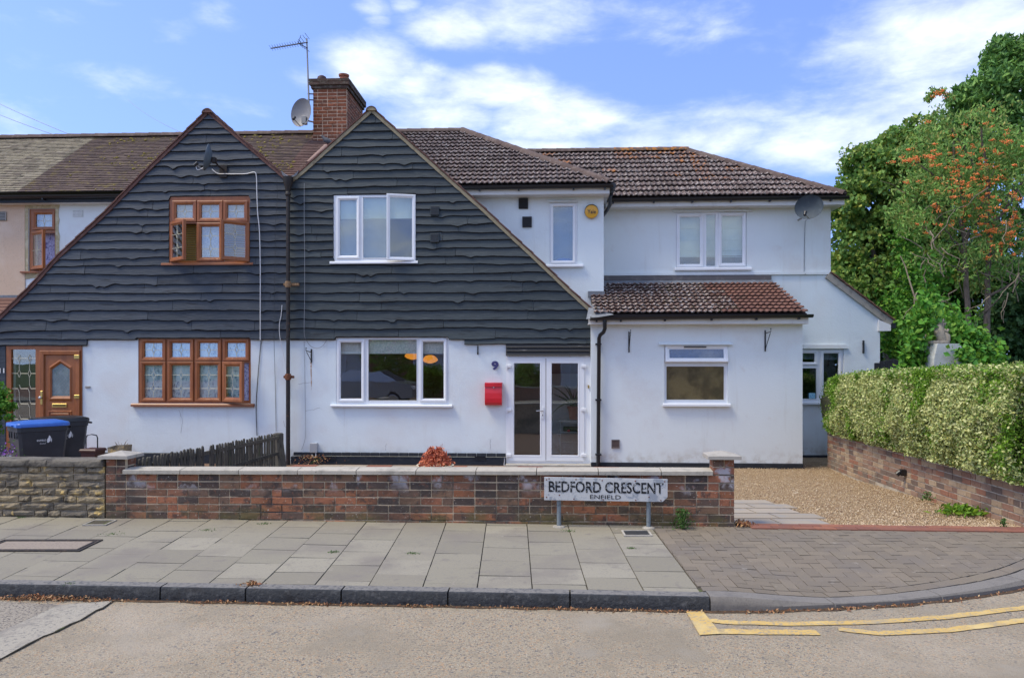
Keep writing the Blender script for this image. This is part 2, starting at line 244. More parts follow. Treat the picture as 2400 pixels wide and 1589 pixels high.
M['pebble'] = mat('gravel_stone', (.4,.28,.15), .9, ramp=[(.2,.13,.08),(.42,.3,.17),(.55,.43,.29),(.33,.22,.13),(.48,.35,.2),(.62,.53,.4)], src='isl')
M['soil'] = mat('garden_soil', (.16,.1,.065), .95, [(14,(.27,.15,.09),.5,.66,6),(40,(.1,.07,.045),.5,.7)], (40,.8,.02))
M['grassg'] = mat('lawn', (.05,.085,.02), .95, [(8,(.09,.12,.03),.45,.7)], (30,.8,.03))
M['paver'] = mat('pale_garden_paver', (.3,.28,.25), .93, [(4,(.27,.26,.25),.48,.72,7),(60,(.3,.2,.12),.66,.72,3)], (60,.4,.006), ramp=[(.29,.25,.2),(.36,.31,.25)])
M['wood'] = mat('weathered_black_picket', (.045,.042,.034), .9, [(9,(.12,.11,.085),.5,.68,8),(22,(.02,.02,.018),.5,.7,6),(5,(.06,.07,.03),.58,.72)], [(26,.7,.008)], vec=(3,3,.5), ramp=[(.045,.042,.036),(.11,.1,.08),(.065,.06,.05),(.04,.04,.036)])
M['wooddark'] = mat('dark_stained_timber', (.02,.022,.028), .8, [(9,(.035,.038,.045),.5,.68,8)], [(26,.7,.008)], vec=(3,3,.4))
M['binbody'] = mat('charcoal_bin_plastic', (.03,.036,.043), .42, [(3,(.045,.05,.058),.45,.7)], (90,.15,.003), spec=.5)
M['binlid'] = mat('blue_bin_lid', (.03,.13,.5), .4, [(4,(.05,.17,.56),.5,.7)], spec=.5)
M['white'] = mat('white_paint', (.78,.78,.77), .5)
M['signw'] = mat('worn_white_sign_face', (.52,.53,.53), .6, [(14,(.3,.33,.37),.5,.62,8),(30,(.3,.2,.12),.67,.74,6),(60,(.2,.2,.21),.62,.7,5)], (30,.3,.003))
M['signk'] = mat('flaking_black_letter', (.008,.01,.014), .6, [(42,(.42,.44,.45),.58,.61,7)])
M['signk2'] = mat('badly_flaked_black_letter', (.02,.022,.026), .6, [(48,(.35,.36,.36),.58,.62,7)])
M['post'] = mat('grey_sign_post', (.2,.235,.25), .55, [(30,(.13,.15,.16),.55,.7,6)], spec=.5)
M['red'] = mat('red_painted_metal', (.6,.015,.025), .35, [(3,(.42,.01,.02),.5,.8)], spec=.5, coat=.3)
M['numblue'] = mat('navy_glazed_number', (.045,.045,.16), .35, [(20,(.1,.09,.2),.5,.7)], spec=.6)
M['brass'] = mat('brass', (.5,.36,.12), .35, metal=.8)
M['chrome'] = mat('brushed_metal', (.5,.5,.5), .3, metal=.9)
M['yale'] = mat('yellow_alarm_cover', (.72,.36,.025), .35, spec=.5)
M['dish'] = mat('grey_satellite_dish', (.1,.13,.15), .5, [(8,(.085,.105,.13),.5,.7)], spec=.5)
M['dish3'] = mat('slate_grey_dish', (.055,.072,.088), .65, [(8,(.075,.095,.11),.5,.7)], spec=.2)
M['dishpale'] = mat('pale_grey_satellite_dish', (.2,.195,.2), .55, [(5,(.24,.235,.24),.45,.7)], spec=.4)
M['cablew'] = mat('white_cable', (.7,.7,.7), .5)
M['cableg'] = mat('grey_cable', (.25,.26,.28), .5)
M['terra'] = mat('terracotta', (.33,.11,.06), .8, [(12,(.2,.08,.05),.5,.7)])
M['terradark'] = mat('sooty_dark_clay', (.06,.025,.025), .6, spec=.5)
M['lamp'] = mat('lit_amber_lampshade', (1.0,.36,.04), .5, emit=.55)
M['leafcover'] = mat('caddy_brown', (.06,.022,.018), .45, spec=.5)
M['plantred'] = mat('orange_red_leaf', (.4,.1,.06), .8, ramp=[(.45,.1,.06),(.7,.24,.12),(.6,.17,.09),(.35,.07,.05)], src='isl')
M['creampot'] = mat('cream_glazed_pot', (.55,.5,.38), .6, [(20,(.4,.36,.27),.5,.7)])
def leafmat(name, ramp, rough=.6, tr=.25):
    m = mat(name, ramp[0], rough, ramp=ramp, src='isl', spec=.35)
    t = m.node_tree; b = t.nodes['Principled BSDF']; o = t.nodes['Material Output']
    td = t.nodes.new('ShaderNodeBsdfTranslucent'); x = t.nodes.new('ShaderNodeMixShader'); x.inputs[0].default_value = tr
    t.links.new(b.inputs['Base Color'].links[0].from_socket, td.inputs[0])
    t.links.new(b.outputs[0], x.inputs[1]); t.links.new(td.outputs[0], x.inputs[2]); t.links.new(x.outputs[0], o.inputs[0])
    return m
M['maple'] = leafmat('maple_leaf', [(0.094,0.212,0.045),(0.199,0.349,0.069),(0.133,0.274,0.054),(0.317,0.422,0.074),(0.079,0.187,0.045),(0.423,0.422,0.074)])
M['ash'] = leafmat('ash_leaf', [(0.091,0.222,0.054),(0.181,0.354,0.068),(0.080,0.190,0.054),(0.226,0.399,0.077)])
M['rowan'] = leafmat('rowan_leaf', [(0.128,0.295,0.059),(0.232,0.442,0.089),(0.308,0.414,0.098),(0.116,0.267,0.059),(0.411,0.354,0.098)])
M['berry'] = mat('orange_berry', (.7,.13,.015), .5, ramp=[(.6,.12,.02),(.85,.26,.06),(.72,.18,.035)], src='isl')
M['creeper'] = leafmat('creeper_leaf', [(0.046,0.188,0.024),(0.125,0.344,0.031),(0.070,0.235,0.027),(0.219,0.406,0.039),(0.046,0.156,0.024)])
M['darkleaf'] = leafmat('dark_shrub_leaf', [(0.027,0.080,0.027),(0.057,0.135,0.041),(0.041,0.102,0.033),(0.090,0.168,0.045)])
M['privetg'] = leafmat('green_privet_leaf', [(0.106,0.242,0.017),(0.212,0.362,0.023),(0.146,0.290,0.023),(0.066,0.169,0.017)])
M['privetv'] = leafmat('variegated_leaf', [(0.340,0.394,0.123),(0.589,0.615,0.262),(0.204,0.308,0.075),(0.680,0.690,0.336),(0.454,0.468,0.150),(0.159,0.246,0.056),(0.510,0.493,0.150)], tr=.15)
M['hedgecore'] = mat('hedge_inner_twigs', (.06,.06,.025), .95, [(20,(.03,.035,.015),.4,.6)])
M['bark'] = mat('grey_brown_bark', (.16,.125,.1), .9, [(20,(.09,.07,.055),.45,.65,6)], (30,.8,.02), vec=(2,2,.5))
M['barkpale'] = mat('pale_twig', (.26,.21,.15), .9, [(20,(.16,.12,.09),.45,.65,6)])
M['litter'] = mat('fallen_leaf', (.25,.12,.05), .9, ramp=[(.12,.05,.03),(.3,.13,.06),(.45,.26,.12),(.2,.08,.04),(.5,.36,.2)], src='isl')
M['weed'] = leafmat('weed_leaf', [(.06,.13,.03),(.1,.2,.04),(.05,.1,.03)])
M['purple'] = mat('purple_petal', (.16,.05,.28), .8, ramp=[(.13,.04,.25),(.25,.1,.38)], src='isl')
M['statue'] = mat('weathered_stone_statue', (.36,.31,.24), .9, [(14,(.22,.19,.15),.48,.68,6)], (40,.5,.01))
M['bluegl'] = mat('blue_ball', (.03,.12,.4), .4)
M['silver'] = mat('silver_car_paint', (.42,.45,.48), .25, metal=.5, coat=.6)
M['tyre'] = mat('rubber', (.015,.015,.015), .7)
M['redcloth'] = mat('red_thing', (.5,.03,.03), .6)
M['lattice'] = mat('white_wire', (.55,.58,.55), .5)
M['sticker'] = mat('blue_white_sticker', (.35,.62,.72), .5, [(60,(.15,.4,.6),.5,.6,1)])
M['rend_stain'] = mat('rust_stain', (.5,.3,.14), .9, [(20,(.66,.6,.52),.45,.65)])
M['pebblegrey'] = M['pebble']
# ---------------------------------------------------------------- geometry helpers
class Frame:
    """a vertical plane with its own axes: u along it, w behind it, z up"""
    def __init__(s, ox, oy, th):
        s.o = (ox, oy); s.th = th; s.c = math.cos(th); s.s = math.sin(th)
    def at(s, px, py, w=0.0):
        a = (px-CX)/F; b = (HZ-py)/F
        q = (w + s.o[0]*s.s + s.o[1]*s.c)/(a*s.s + s.c)
        X, Y, Z = a*q, q, CZ+b*q
        return ((X-s.o[0])*s.c - (Y-s.o[1])*s.s, Z)
    def u(s, px, w=0.0): return s.at(px, HZ, w)[0]
    def z(s, px, py, w=0.0): return s.at(px, py, w)[1]
    def world(s, u, w, z=0.0):
        return Vector((s.o[0]+u*s.c+w*s.s, s.o[1]-u*s.s+w*s.c, z))
    def local(s, X, Y):
        dx, dy = X-s.o[0], Y-s.o[1]; return (dx*s.c-dy*s.s, dx*s.s+dy*s.c)
WF = Frame(0, 0, 0)
HF = Frame(0, 14.2, math.atan(.05))
GF = Frame(0, 7.69, math.atan(.0624))
def gp(px, py, z):
    Y = (CZ-z)*F/(py-HZ); return ((px-CX)/F*Y, Y)
class MB:
    def __init__(s): s.v = []; s.f = []; s.mi = []; s.ms = []; s.m = 0
    def mat(s, m):
        m = M[m] if isinstance(m, str) else m
        if m not in s.ms: s.ms.append(m)
        s.m = s.ms.index(m); return s
    def add(s, vs, fs, T=None):
        n = len(s.v)
        s.v += [tuple(T @ Vector(p)) for p in vs] if T is not None else [tuple(p) for p in vs]
        s.f += [tuple(i+n for i in f) for f in fs]; s.mi += [s.m]*len(fs); return s
    def box(s, x0, x1, y0, y1, z0, z1, T=None):
        vs = [(x, y, z) for z in (z0, z1) for y in (y0, y1) for x in (x0, x1)]
        return s.add(vs, [(0,2,3,1),(4,5,7,6),(0,1,5,4),(2,6,7,3),(0,4,6,2),(1,3,7,5)], T)
    def bbox(s, x0, x1, y0, y1, z0, z1, b=.005, T=None):
        """box with the front (-y) and top edges softened"""
        vs = []
        for (z, d) in ((z0, b), (z0+b, 0), (z1-b, 0), (z1, b)):
            vs += [(x0+d, y0+d, z), (x1-d, y0+d, z), (x1-d, y1-d, z), (x0+d, y1-d, z)]
        fs = [(3,2,1,0), (12,13,14,15)]
        for k in range(3):
            for i in range(4):
                j = (i+1) % 4; fs.append((k*4+i, k*4+j, k*4+4+j, k*4+4+i))
        return s.add(vs, fs, T)
    def prism(s, poly, w0, w1, holes=(), T=None, back=True):
        """poly and holes in (u,z); extruded from w0 (front) to w1"""
        loops = [list(poly)]+[list(h) for h in holes]
        tri = tessellate_polygon([[Vector((a, b, 0)) for a, b in l] for l in loops])
        allp = [p for l in loops for p in l]; n = len(allp)
        vs = [(a, w0, b) for a, b in allp]+[(a, w1, b) for a, b in allp]
        fs = [tuple(t) for t in tri]
        if back: fs += [tuple(i+n for i in reversed(t)) for t in tri]
        k = 0
        for l in loops:
            for i in range(len(l)):
                j = (i+1) % len(l); fs.append((k+i, k+j, k+j+n, k+i+n))
            k += len(l)
        return s.add(vs, fs, T)
    def flat(s, poly3):  # extruded vertical prism given top pts (x,y,z) and thickness
        return s
    def slab(s, pts, th):
        """pts: polygon of (x,y,z) top points, thickness downwards"""
        n = len(pts); vs = list(pts)+[(x, y, z-th) for x, y, z in pts]
        fs = [tuple(range(n)), tuple(range(2*n-1, n-1, -1))]
        for i in range(n):
            j = (i+1) % n; fs.append((i, i+n, j+n, j))
        return s.add(vs, fs)
    def ring(s, r, prof, T=None):
        """picture frame round rectangle r=(u0,z0,u1,z1); prof = [(inset, w), ...]"""
        u0, z0, u1, z1 = r; vs = []
        for (i, w) in prof: vs += [(u0+i, w, z0+i), (u1-i, w, z0+i), (u1-i, w, z1-i), (u0+i, w, z1-i)]
        fs = []; n = len(prof)
        for k in range(n-1):
            for i in range(4):
                j = (i+1) % 4; fs.append((k*4+i, k*4+j, k*4+4+j, k*4+4+i))
        return s.add(vs, fs, T)
    def tube(s, pts, r, n=8, cap=True, T=None):
        pts = [Vector(p) for p in pts]; rs = r if isinstance(r, (list, tuple)) else [r]*len(pts)
        vs = []; up = None
        for i, p in enumerate(pts):
            d = (pts[min(i+1, len(pts)-1)]-pts[max(i-1, 0)])
            if d.length < 1e-9: d = Vector((0,0,1))
            d.normalize()
            if up is None or abs(up.dot(d)) > .95: up = Vector((0,0,1)) if abs(d.z) < .9 else Vector((1,0,0))
            a = d.cross(up).normalized(); b = d.cross(a).normalized(); up = -b if False else up
            for k in range(n):
                t = 2*math.pi*k/n; vs.append(p+a*math.cos(t)*rs[i]+b*math.sin(t)*rs[i])
        fs = []
        for i in range(len(pts)-1):
            for k in range(n):
                l = (k+1) % n; fs.append((i*n+k, i*n+l, (i+1)*n+l, (i+1)*n+k))
        if cap: fs += [tuple(range(n-1, -1, -1)), tuple((len(pts)-1)*n+k for k in range(n))]
        return s.add(vs, fs, T)
    def lathe(s, prof, n=20, T=None, cx=0, cy=0, a0=0, a1=2*math.pi):
        full = abs(a1-a0-2*math.pi) < 1e-6; m = n if full else n+1
        vs = []
        for (r, z) in prof:
            for k in range(m):
                t = a0+(a1-a0)*k/n; vs.append((cx+r*math.cos(t), cy+r*math.sin(t), z))
        fs = []
        for i in range(len(prof)-1):
            for k in range(n):
                l = (k+1) % m; fs.append((i*m+k, i*m+l, (i+1)*m+l, (i+1)*m+k))
        return s.add(vs, fs, T)
def mesh_of(name, mb, smooth=False, recalc=True):
    me = bpy.data.meshes.new(name); me.from_pydata([tuple(v) for v in mb.v], [], mb.f)
    for m in mb.ms: me.materials.append(m)
    if len(mb.ms) > 1: me.polygons.foreach_set('material_index', mb.mi)
    if recalc and len(mb.f) < 20000:
        b = bmesh.new(); b.from_mesh(me); bmesh.ops.recalc_face_normals(b, faces=b.faces); b.to_mesh(me); b.free()
    if smooth:
        me.polygons.foreach_set('use_smooth', [True]*len(me.polygons))
        try: me.set_sharp_from_angle(angle=math.radians(38))
        except Exception: pass
    me.update(); return me
def props(o, label=None, cat=None, group=None, kind=None):
    if label: o['label'] = label
    if cat: o['category'] = cat
    if group: o['group'] = group
    if kind: o['kind'] = kind
    return o
class Thing:
    """an Empty at the thing's base; parts are meshes given in frame coordinates (u, w, z)"""
    def __init__(s, name, label, cat, base=(0,0,0), frame=WF, group=None, kind=None, mesh=None, smooth=False):
        s.f = frame; s.b = Vector(base); s.cache = {}
        if mesh is None: s.o = bpy.data.objects.new(name, None); s.o.empty_display_size = .1
        else:
            m = MB(); m.v = [tuple(Vector(v)-s.b) for v in mesh.v]; m.f = mesh.f; m.mi = mesh.mi; m.ms = mesh.ms
            s.o = bpy.data.objects.new(name, mesh_of(name, m, smooth))
        COL.objects.link(s.o); s.o.location = frame.world(*[s.b[0], s.b[1], s.b[2]]); s.o.rotation_euler = (0, 0, -frame.th)
        props(s.o, label, cat, group, kind)
    def part(s, name, mb, parent=None, smooth=False, label=None, kind=None, recalc=True, group=None):
        m = MB(); m.v = [tuple(Vector(v)-s.b) for v in mb.v]; m.f = mb.f; m.mi = mb.mi; m.ms = mb.ms
        o = bpy.data.objects.new(name, mesh_of(name, m, smooth, recalc)); COL.objects.link(o); o.parent = parent or s.o
        return props(o, label, None, group, kind)
    def inst(s, name, me, loc, parent=None, rot=None, scale=None):
        o = bpy.data.objects.new(name, me); COL.objects.link(o); o.parent = parent or s.o
        o.location = Vector(loc)-s.b
        if rot: o.rotation_euler = rot
        if scale: o.scale = scale
        return o
def struct(name, mb, smooth=False, recalc=True, kind='structure'):
    o = bpy.data.objects.new(name, mesh_of(name, mb, smooth, recalc)); COL.objects.link(o); o['kind'] = kind; return o
def piece(parent, name, mb_or_me, loc=(0,0,0), rot=None):
    me = mb_or_me if isinstance(mb_or_me, bpy.types.Mesh) else mesh_of(name, mb_or_me)
    o = bpy.data.objects.new(name, me); COL.objects.link(o); o.parent = parent; o.location = loc
    if rot: o.rotation_euler = rot
    return o
_tc = {}
def text_mb(mb, s, w, h, u, wpl, z, ext=.003, T=None, bold=0.0, tilt=0.0, sx=None):
    """flat raised lettering filling a w x h box whose lower left corner is (u,z), front at w=wpl"""
    key = (s, bold)
    if key not in _tc:
        c = bpy.data.curves.new('t', 'FONT'); c.body = s; c.size = 1; c.offset = bold; c.resolution_u = 3
        o = bpy.data.objects.new('t', c); me = bpy.data.meshes.new_from_object(o)
        vs = [tuple(v.co) for v in me.vertices]; fs = [tuple(p.vertices) for p in me.polygons]
        bpy.data.objects.remove(o); bpy.data.curves.remove(c); bpy.data.meshes.remove(me)
        _tc[key] = (vs, fs)
    vs, fs = _tc[key]
    x0 = min(v[0] for v in vs); x1 = max(v[0] for v in vs); y0 = min(v[1] for v in vs); y1 = max(v[1] for v in vs)
    if w is None: w = h/(y1-y0)*(x1-x0)
    out = [(u+(x-x0)/(x1-x0)*w, wpl, z+(y-y0)/(y1-y0)*h + tilt*((x-x0)/(x1-x0)*w)) for x, y, _ in vs]
    return mb.add(out, fs, T)
def clip(poly, region):
    """convex clip of 2-D polygon by convex counter-clockwise region"""
    out = list(poly)
    for i in range(len(region)):
        a = region[i]; b = region[(i+1) % len(region)]; new = []
        if not out: return []
        def side(p): return (b[0]-a[0])*(p[1]-a[1])-(b[1]-a[1])*(p[0]-a[0])
        for j in range(len(out)):
            p = out[j]; q = out[(j+1) % len(out)]; sp, sq = side(p), side(q)
            if sp >= 0: new.append(p)
            if (sp >= 0) != (sq >= 0):
                t = sp/(sp-sq); new.append((p[0]+(q[0]-p[0])*t, p[1]+(q[1]-p[1])*t))
        out = new
    return out
def area(p): return abs(sum(p[i][0]*p[(i+1)%len(p)][1]-p[(i+1)%len(p)][0]*p[i][1] for i in range(len(p))))/2
def mb1(m): return MB().mat(m)
def RH(px0, py0, px1, py1, w=0.0, fr=HF):
    """pixel rectangle -> (u0,z0,u1,z1) on plane w (heights taken at the middle column)"""
    xm = (px0+px1)/2
    return (fr.u(px0, w), fr.z(xm, py1, w), fr.u(px1, w), fr.z(xm, py0, w))
def rp(r): return [(r[0],r[1]),(r[2],r[1]),(r[2],r[3]),(r[0],r[3])]
# ---------------------------------------------------------------- leaves
rng = np.random.default_rng(5)
def leaves(P, size, mats, nbias=None, aspect=.55, jitter=.35, matp=None, droop=0, size_arr=None):
    """P: Nx3 centres; each leaf is a folded pair of triangles; returns a mesh"""
    n = len(P); P = np.asarray(P, dtype=np.float32)
    d = rng.normal(size=(n,3)); 
    if droop: d[:,2] -= droop
    d /= np.linalg.norm(d, axis=1)[:,None]
    nn = rng.normal(size=(n,3))
    if nbias is not None: nn = nn*.7+nbias
    s = np.cross(d, nn); s /= (np.linalg.norm(s, axis=1)[:,None]+1e-9)
    up = np.cross(s, d)
    sz = (size*(1+jitter*rng.uniform(-1,1,size=n)))[:,None]
    if size_arr is not None: sz = sz*size_arr[:,None]
    a = P-d*sz*.5; b = P+d*sz*.5
    l = P+s*sz*aspect*.5+up*sz*.12; r = P-s*sz*aspect*.5+up*sz*.12
    V = np.stack([a, r, b, l], axis=1).reshape(-1,3)
    me = bpy.data.meshes.new('leaves'); me.vertices.add(n*4); me.vertices.foreach_set('co', V.astype(np.float32).ravel())
    idx = np.arange(n*4).reshape(n,4)
    tri = np.stack([idx[:,[0,1,2]], idx[:,[0,2,3]]], axis=1).reshape(-1,3)
    me.loops.add(n*6); me.loops.foreach_set('vertex_index', tri.ravel().astype(np.int32))
    me.polygons.add(n*2); me.polygons.foreach_set('loop_start', np.arange(0, n*6, 3, dtype=np.int32))
    for m in mats: me.materials.append(M[m])
    if len(mats) > 1:
        mi = rng.choice(len(mats), size=n, p=matp) if (matp is None or not isinstance(matp, np.ndarray)) else matp
        me.polygons.foreach_set('material_index', np.repeat(mi, 2).astype(np.int32))
    me.update(calc_edges=True); me.validate(); return me
def leafpart(thing, name, P, size, mats, parent=None, kind=None, **k):
    P = np.asarray(P)
    # into the thing's frame-local space
    f = thing.f; base = np.array(thing.b)
    me = leaves(P-base, size, mats, **k)
    o = bpy.data.objects.new(name, me); COL.objects.link(o); o.parent = parent or thing.o
    if kind: o['kind'] = kind
    return o
def clumps(n, per, ctr, rad, spread, shell=.55, squash=None, keep=None):
    """leaf centres gathered in n clumps inside an ellipsoid"""
    ctr = np.array(ctr); rad = np.array(rad)
    v = rng.normal(size=(n,3)); v /= np.linalg.norm(v, axis=1)[:,None]
    rr = rng.uniform(shell, 1, size=n)[:,None]
    c = ctr+v*rr*rad
    c += rng.normal(size=c.shape)*rad*.06
    if keep is not None: c = c[[keep(p) for p in c]]
    sc = rng.uniform(.6, 1.3, size=len(c))
    o = rng.normal(size=(len(c), per, 3)); o /= (np.linalg.norm(o, axis=2)[:,:,None]+1e-9)
    o *= rng.uniform(.35, 1, size=(len(c), per, 1))**.7
    P = c[:,None,:]+o*spread*sc[:,None,None]*np.array([1,1,.75])
    return P.reshape(-1,3)
# ================================================================ THE SETTING: ground, road, pavement
def sm(a, b, x):
    t = min(1, max(0, (x-a)/(b-a))); return t*t*(3-2*t)
def pz(X, Y):
    z = .0242*(Y+.05*X-7.69)
    return z-.075*sm(1.45, 2.5, X)*sm(7.1, 5.6, Y)
def gz(Y): return -.29*min(1, max(0, (Y-7.5)/5.0))
ROADZ = -.148
KB = [(-30,7.23),(-12,6.2),(-3.87,5.74),(0,5.52),(1.42,5.43),(1.85,5.435),(2.34,5.49),(2.85,5.57),(3.28,5.69),(3.7,5.83),(4.15,6.03),(4.8,6.45),(5.5,7.1),(6.0,7.9),(6.3,9),(6.45,10.5),(6.5,14)]
def kbY(X):
    for (a, b) in zip(KB, KB[1:]):
        if a[0] <= X <= b[0]: return a[1]+(b[1]-a[1])*(X-a[0])/(b[0]-a[0])
    return KB[-1][1]
g = mb1('grassg'); g.add([(-1500,-1500,-.9),(1500,-1500,-.9),(1500,1500,-.9),(-1500,1500,-.9)], [(0,1,2,3)]); struct('ground', g)
# road surface follows the kerb line
g = mb1('road'); poly = [(-30,-3.4),(40,-3.4),(40,14)]+[(x, y+.03) for x, y in reversed(KB)]
tri = tessellate_polygon([[Vector((a,b,0)) for a, b in poly]]); g.add([(a,b,ROADZ) for a,b in poly], [tuple(t) for t in tri]); road = struct('road', g, recalc=False)
for p in road.data.polygons:
    if p.normal.z < 0: p.flip()
def sheet(pxs, z, m, name, parent=None, th=.004):
    q = [gp(x, y, z) for x, y in pxs]; mb = mb1(m); mb.slab([(a, b, z) for a, b in q], th)
    o = piece(parent, name, mb) if parent else struct(name, mb); return o
sheet([(-60,1404),(138,1417),(0,1479),(-200,1560)], ROADZ+.003, 'roadL', 'road_bay', road, .003)
# the pale strip between two road bays, with a broken edge
st = [(138,1417),(265,1407),(240,1425),(225,1430),(190,1452),(165,1462),(130,1480),(100,1491),(60,1512),(0,1544),(-120,1610),(-260,1600),(0,1479),(70,1448)]
q = [gp(x, y, ROADZ+.007) for x, y in st]
mb = mb1('strip'); tri = tessellate_polygon([[Vector((a,b,0)) for a,b in q]]); mb.add([(a,b,ROADZ+.007) for a,b in q], [tuple(t) for t in tri]); piece(road, 'concrete_strip', mb)
mb = mb1('joint')   # the open joint along it
for (a, b) in zip(st[1:10], st[2:11]):
    A = Vector((*gp(*a, ROADZ+.009), ROADZ+.009)); B = Vector((*gp(*b, ROADZ+.009), ROADZ+.009)); mb.tube([A, B], [R.uniform(.002,.008), R.uniform(.002,.008)], 5)
piece(road, 'joint', mb)
# yellow lines, worn, ends ragged
def yline(pts, wd, z=ROADZ+.006):
    P = [Vector((*gp(x, y, z), z)) for x, y in pts]; mb = mb1('yellow'); L = []; Rr = []
    Q = []
    for a, b in zip(P, P[1:]):
        for k in range(8): Q.append(a.lerp(b, k/8))
    Q.append(P[-1])
    for i, p in enumerate(Q):
        d = (Q[min(i+1,len(Q)-1)]-Q[max(i-1,0)]).normalized(); n = Vector((-d.y, d.x, 0))
        j = .006*math.sin(i*1.7)+.004*R.uniform(-1,1)
        L.append(p+n*(wd/2+j)); Rr.append(p-n*(wd/2+.004*R.uniform(-1,1)))
    vs = L+Rr; n = len(L); mb.add(vs, [(i, i+1, n+i+1, n+i) for i in range(n-1)]); return piece(road, 'yellow_line', mb)
yline([(1640,1449),(1700,1457),(1850,1461),(2044,1457),(2216,1445),(2400,1423),(2560,1390)], .075)
yline([(1640,1477),(1780,1480),(1917,1481)], .095)
yline([(1965,1473),(2060,1483),(2216,1476),(2330,1462),(2400,1452),(2560,1420)], .075)
mb = mb1('yellow'); q = [gp(x, y, ROADZ+.008) for x, y in [(1608,1432),(1648,1432),(1690,1484),(1640,1487)]]; mb.add([(a,b,ROADZ+.008) for a,b in q], [(0,1,2,3)]); piece(road, 'yellow_end_bar', mb)
# pavement bed
def bed(x0, x1, n, m, name, dz=-.012, right=False):
    mb = mb1(m); vs = []; fs = []; r = 6
    for i in range(n+1):
        X = x0+(x1-x0)*i/n; y0 = kbY(X)+.1; y1 = 7.75-.0624*X
        for k in range(r+1):
            Y = y0+(y1-y0)*k/r; vs.append((X, Y, pz(X, Y)+dz))
    for i in range(n):
        for k in range(r):
            a = i*(r+1)+k; fs.append((a, a+1, a+r+2, a+r+1))
    mb.add(vs, fs); return struct(name, mb, recalc=False)
pav = bed(-30, 1.385, 40, 'joint', 'pavement')
cross = bed(1.385, 5.9, 24, 'joint', 'driveway_crossing')
for o in (pav, cross):
    for p in o.data.polygons:
        if p.normal.z < 0: p.flip()
def slabtop(pts, m, parent, name, th=.03, gap=.004, tilt=.0025):
    cx = sum(p[0] for p in pts)/len(pts); cy = sum(p[1] for p in pts)/len(pts)
    q = []
    a, b, c = R.uniform(-tilt,tilt), R.uniform(-tilt,tilt), R.uniform(-.0015,.0015)
    for x, y in pts:
        dx, dy = x-cx, y-cy; l = math.hypot(dx, dy); k = max(.2, 1-gap*1.3/l)
        X, Y = cx+dx*k, cy+dy*k; q.append((X-cx, Y-cy, pz(X, Y)-pz(cx, cy)+a*dx*4+b*dy*4+c))
    mb = mb1(m); mb.slab(q, th); return piece(parent, name, mb, (cx, cy, pz(cx, cy)))
P = .4105; X0 = -.26
for k in range(-15, 4):
    xa, xb = X0+k*P, X0+(k+1)*P
    off = (k % 2)*.5+R.uniform(-.06,.06)
    edges = []; t = off*.41+.0
    while t < 2.25: edges.append(t); t += .41+R.uniform(-.006,.006)
    def row(X, t):
        y0, y1 = kbY(X)+.130, 7.70-.0624*X; return min(y1, max(y0, y1-.02-2.3+t+.16))
    es = [-.3]+edges+[2.6]
    for a, b in zip(es, es[1:]):
        q = [(xa, row(xa, a)), (xb, row(xb, a)), (xb, row(xb, b)), (xa, row(xa, b))]
        if area(q) > .012: slabtop(q, 'slab', pav, 'paving_slab', gap=.0045)
# far left: one plain run outside the picture
mb = mb1('slab'); mb.slab([(-30,7.4,-.02),(-6.43,5.9+.2,-.05),(-6.43,8.05,0),(-30,9.5,0)], .01); piece(pav, 'paving_run', mb)
# crossing: herringbone blocks clipped by the kerb curve, a border course along it
def offp(X, d):
    t = (kbY(X+.04)-kbY(X-.04))/.08; l = math.hypot(1, t); return (X-t/l*d, kbY(X)+d/l)
reg = [(1.392, 7.62), (1.392, kbY(1.39)+.27)]+[offp(1.5+.25*i, .27) for i in range(17)]+[(5.6, 7.34), (2.25, 7.55)]
def ccw(p): return p if sum(p[i][0]*p[(i+1)%len(p)][1]-p[(i+1)%len(p)][0]*p[i][1] for i in range(len(p))) > 0 else p[::-1]
def hull(P):
    P = sorted(set(P)); 
    def half(Q):
        h = []
        for p in Q:
            while len(h) > 1 and (h[-1][0]-h[-2][0])*(p[1]-h[-2][1])-(h[-1][1]-h[-2][1])*(p[0]-h[-2][0]) <= 0: h.pop()
            h.append(p)
        return h
    return half(P)[:-1]+half(P[::-1])[:-1]
reg = hull(reg)
BL = .2; BW = .1; cells = []
for i in range(-40, 80):
    for j in range(-40, 80):
        # herringbone: horizontal block then vertical block, stepping diagonally
        x = 1.3+i*BW+j*2*BW; y = 5.3+i*BW-j*2*BW
        cells.append([(x,y),(x+BL,y),(x+BL,y+BW),(x,y+BW)])
        y -= BW; cells.append([(x+BL,y),(x+BL+BW,y),(x+BL+BW,y+BL),(x+BL,y+BL)])
blocks = []
for c in cells:
    cx = sum(p[0] for p in c)/4; cy = sum(p[1] for p in c)/4
    if 1.1 < cx < 6.1 and 5.3 < cy < 7.8:
        q = clip(c, reg)
        if len(q) >= 3 and area(q) > .0006: blocks.append((cy+max(0, cx-4.6)*2, q))
# border course
bx = 1.40
while bx < 5.4:
    t = (kbY(bx+.05)-kbY(bx-.05))/.1; x2 = bx+.2/math.hypot(1, t)
    blocks.append((0, [offp(bx, .166), offp(x2, .166), offp(x2, .264), offp(bx, .264)])); bx = x2
blocks.sort(key=lambda t: t[0])
rest = mb1('block')
for n, (_, q) in enumerate(blocks):
    if n < 300: slabtop(ccw(q), 'block', cross, 'paving_block', gap=.003, tilt=.006)
    else:
        cx = sum(p[0] for p in q)/len(q); cy = sum(p[1] for p in q)/len(q)
        rest.slab([(cx+(x-cx)*.96, cy+(y-cy)*.96, pz(x,y)+R.uniform(-.001,.001)) for x, y in ccw(q)], .02)
if rest.v: o = piece(cross, 'paving_blocks', rest); o['kind'] = 'stuff'
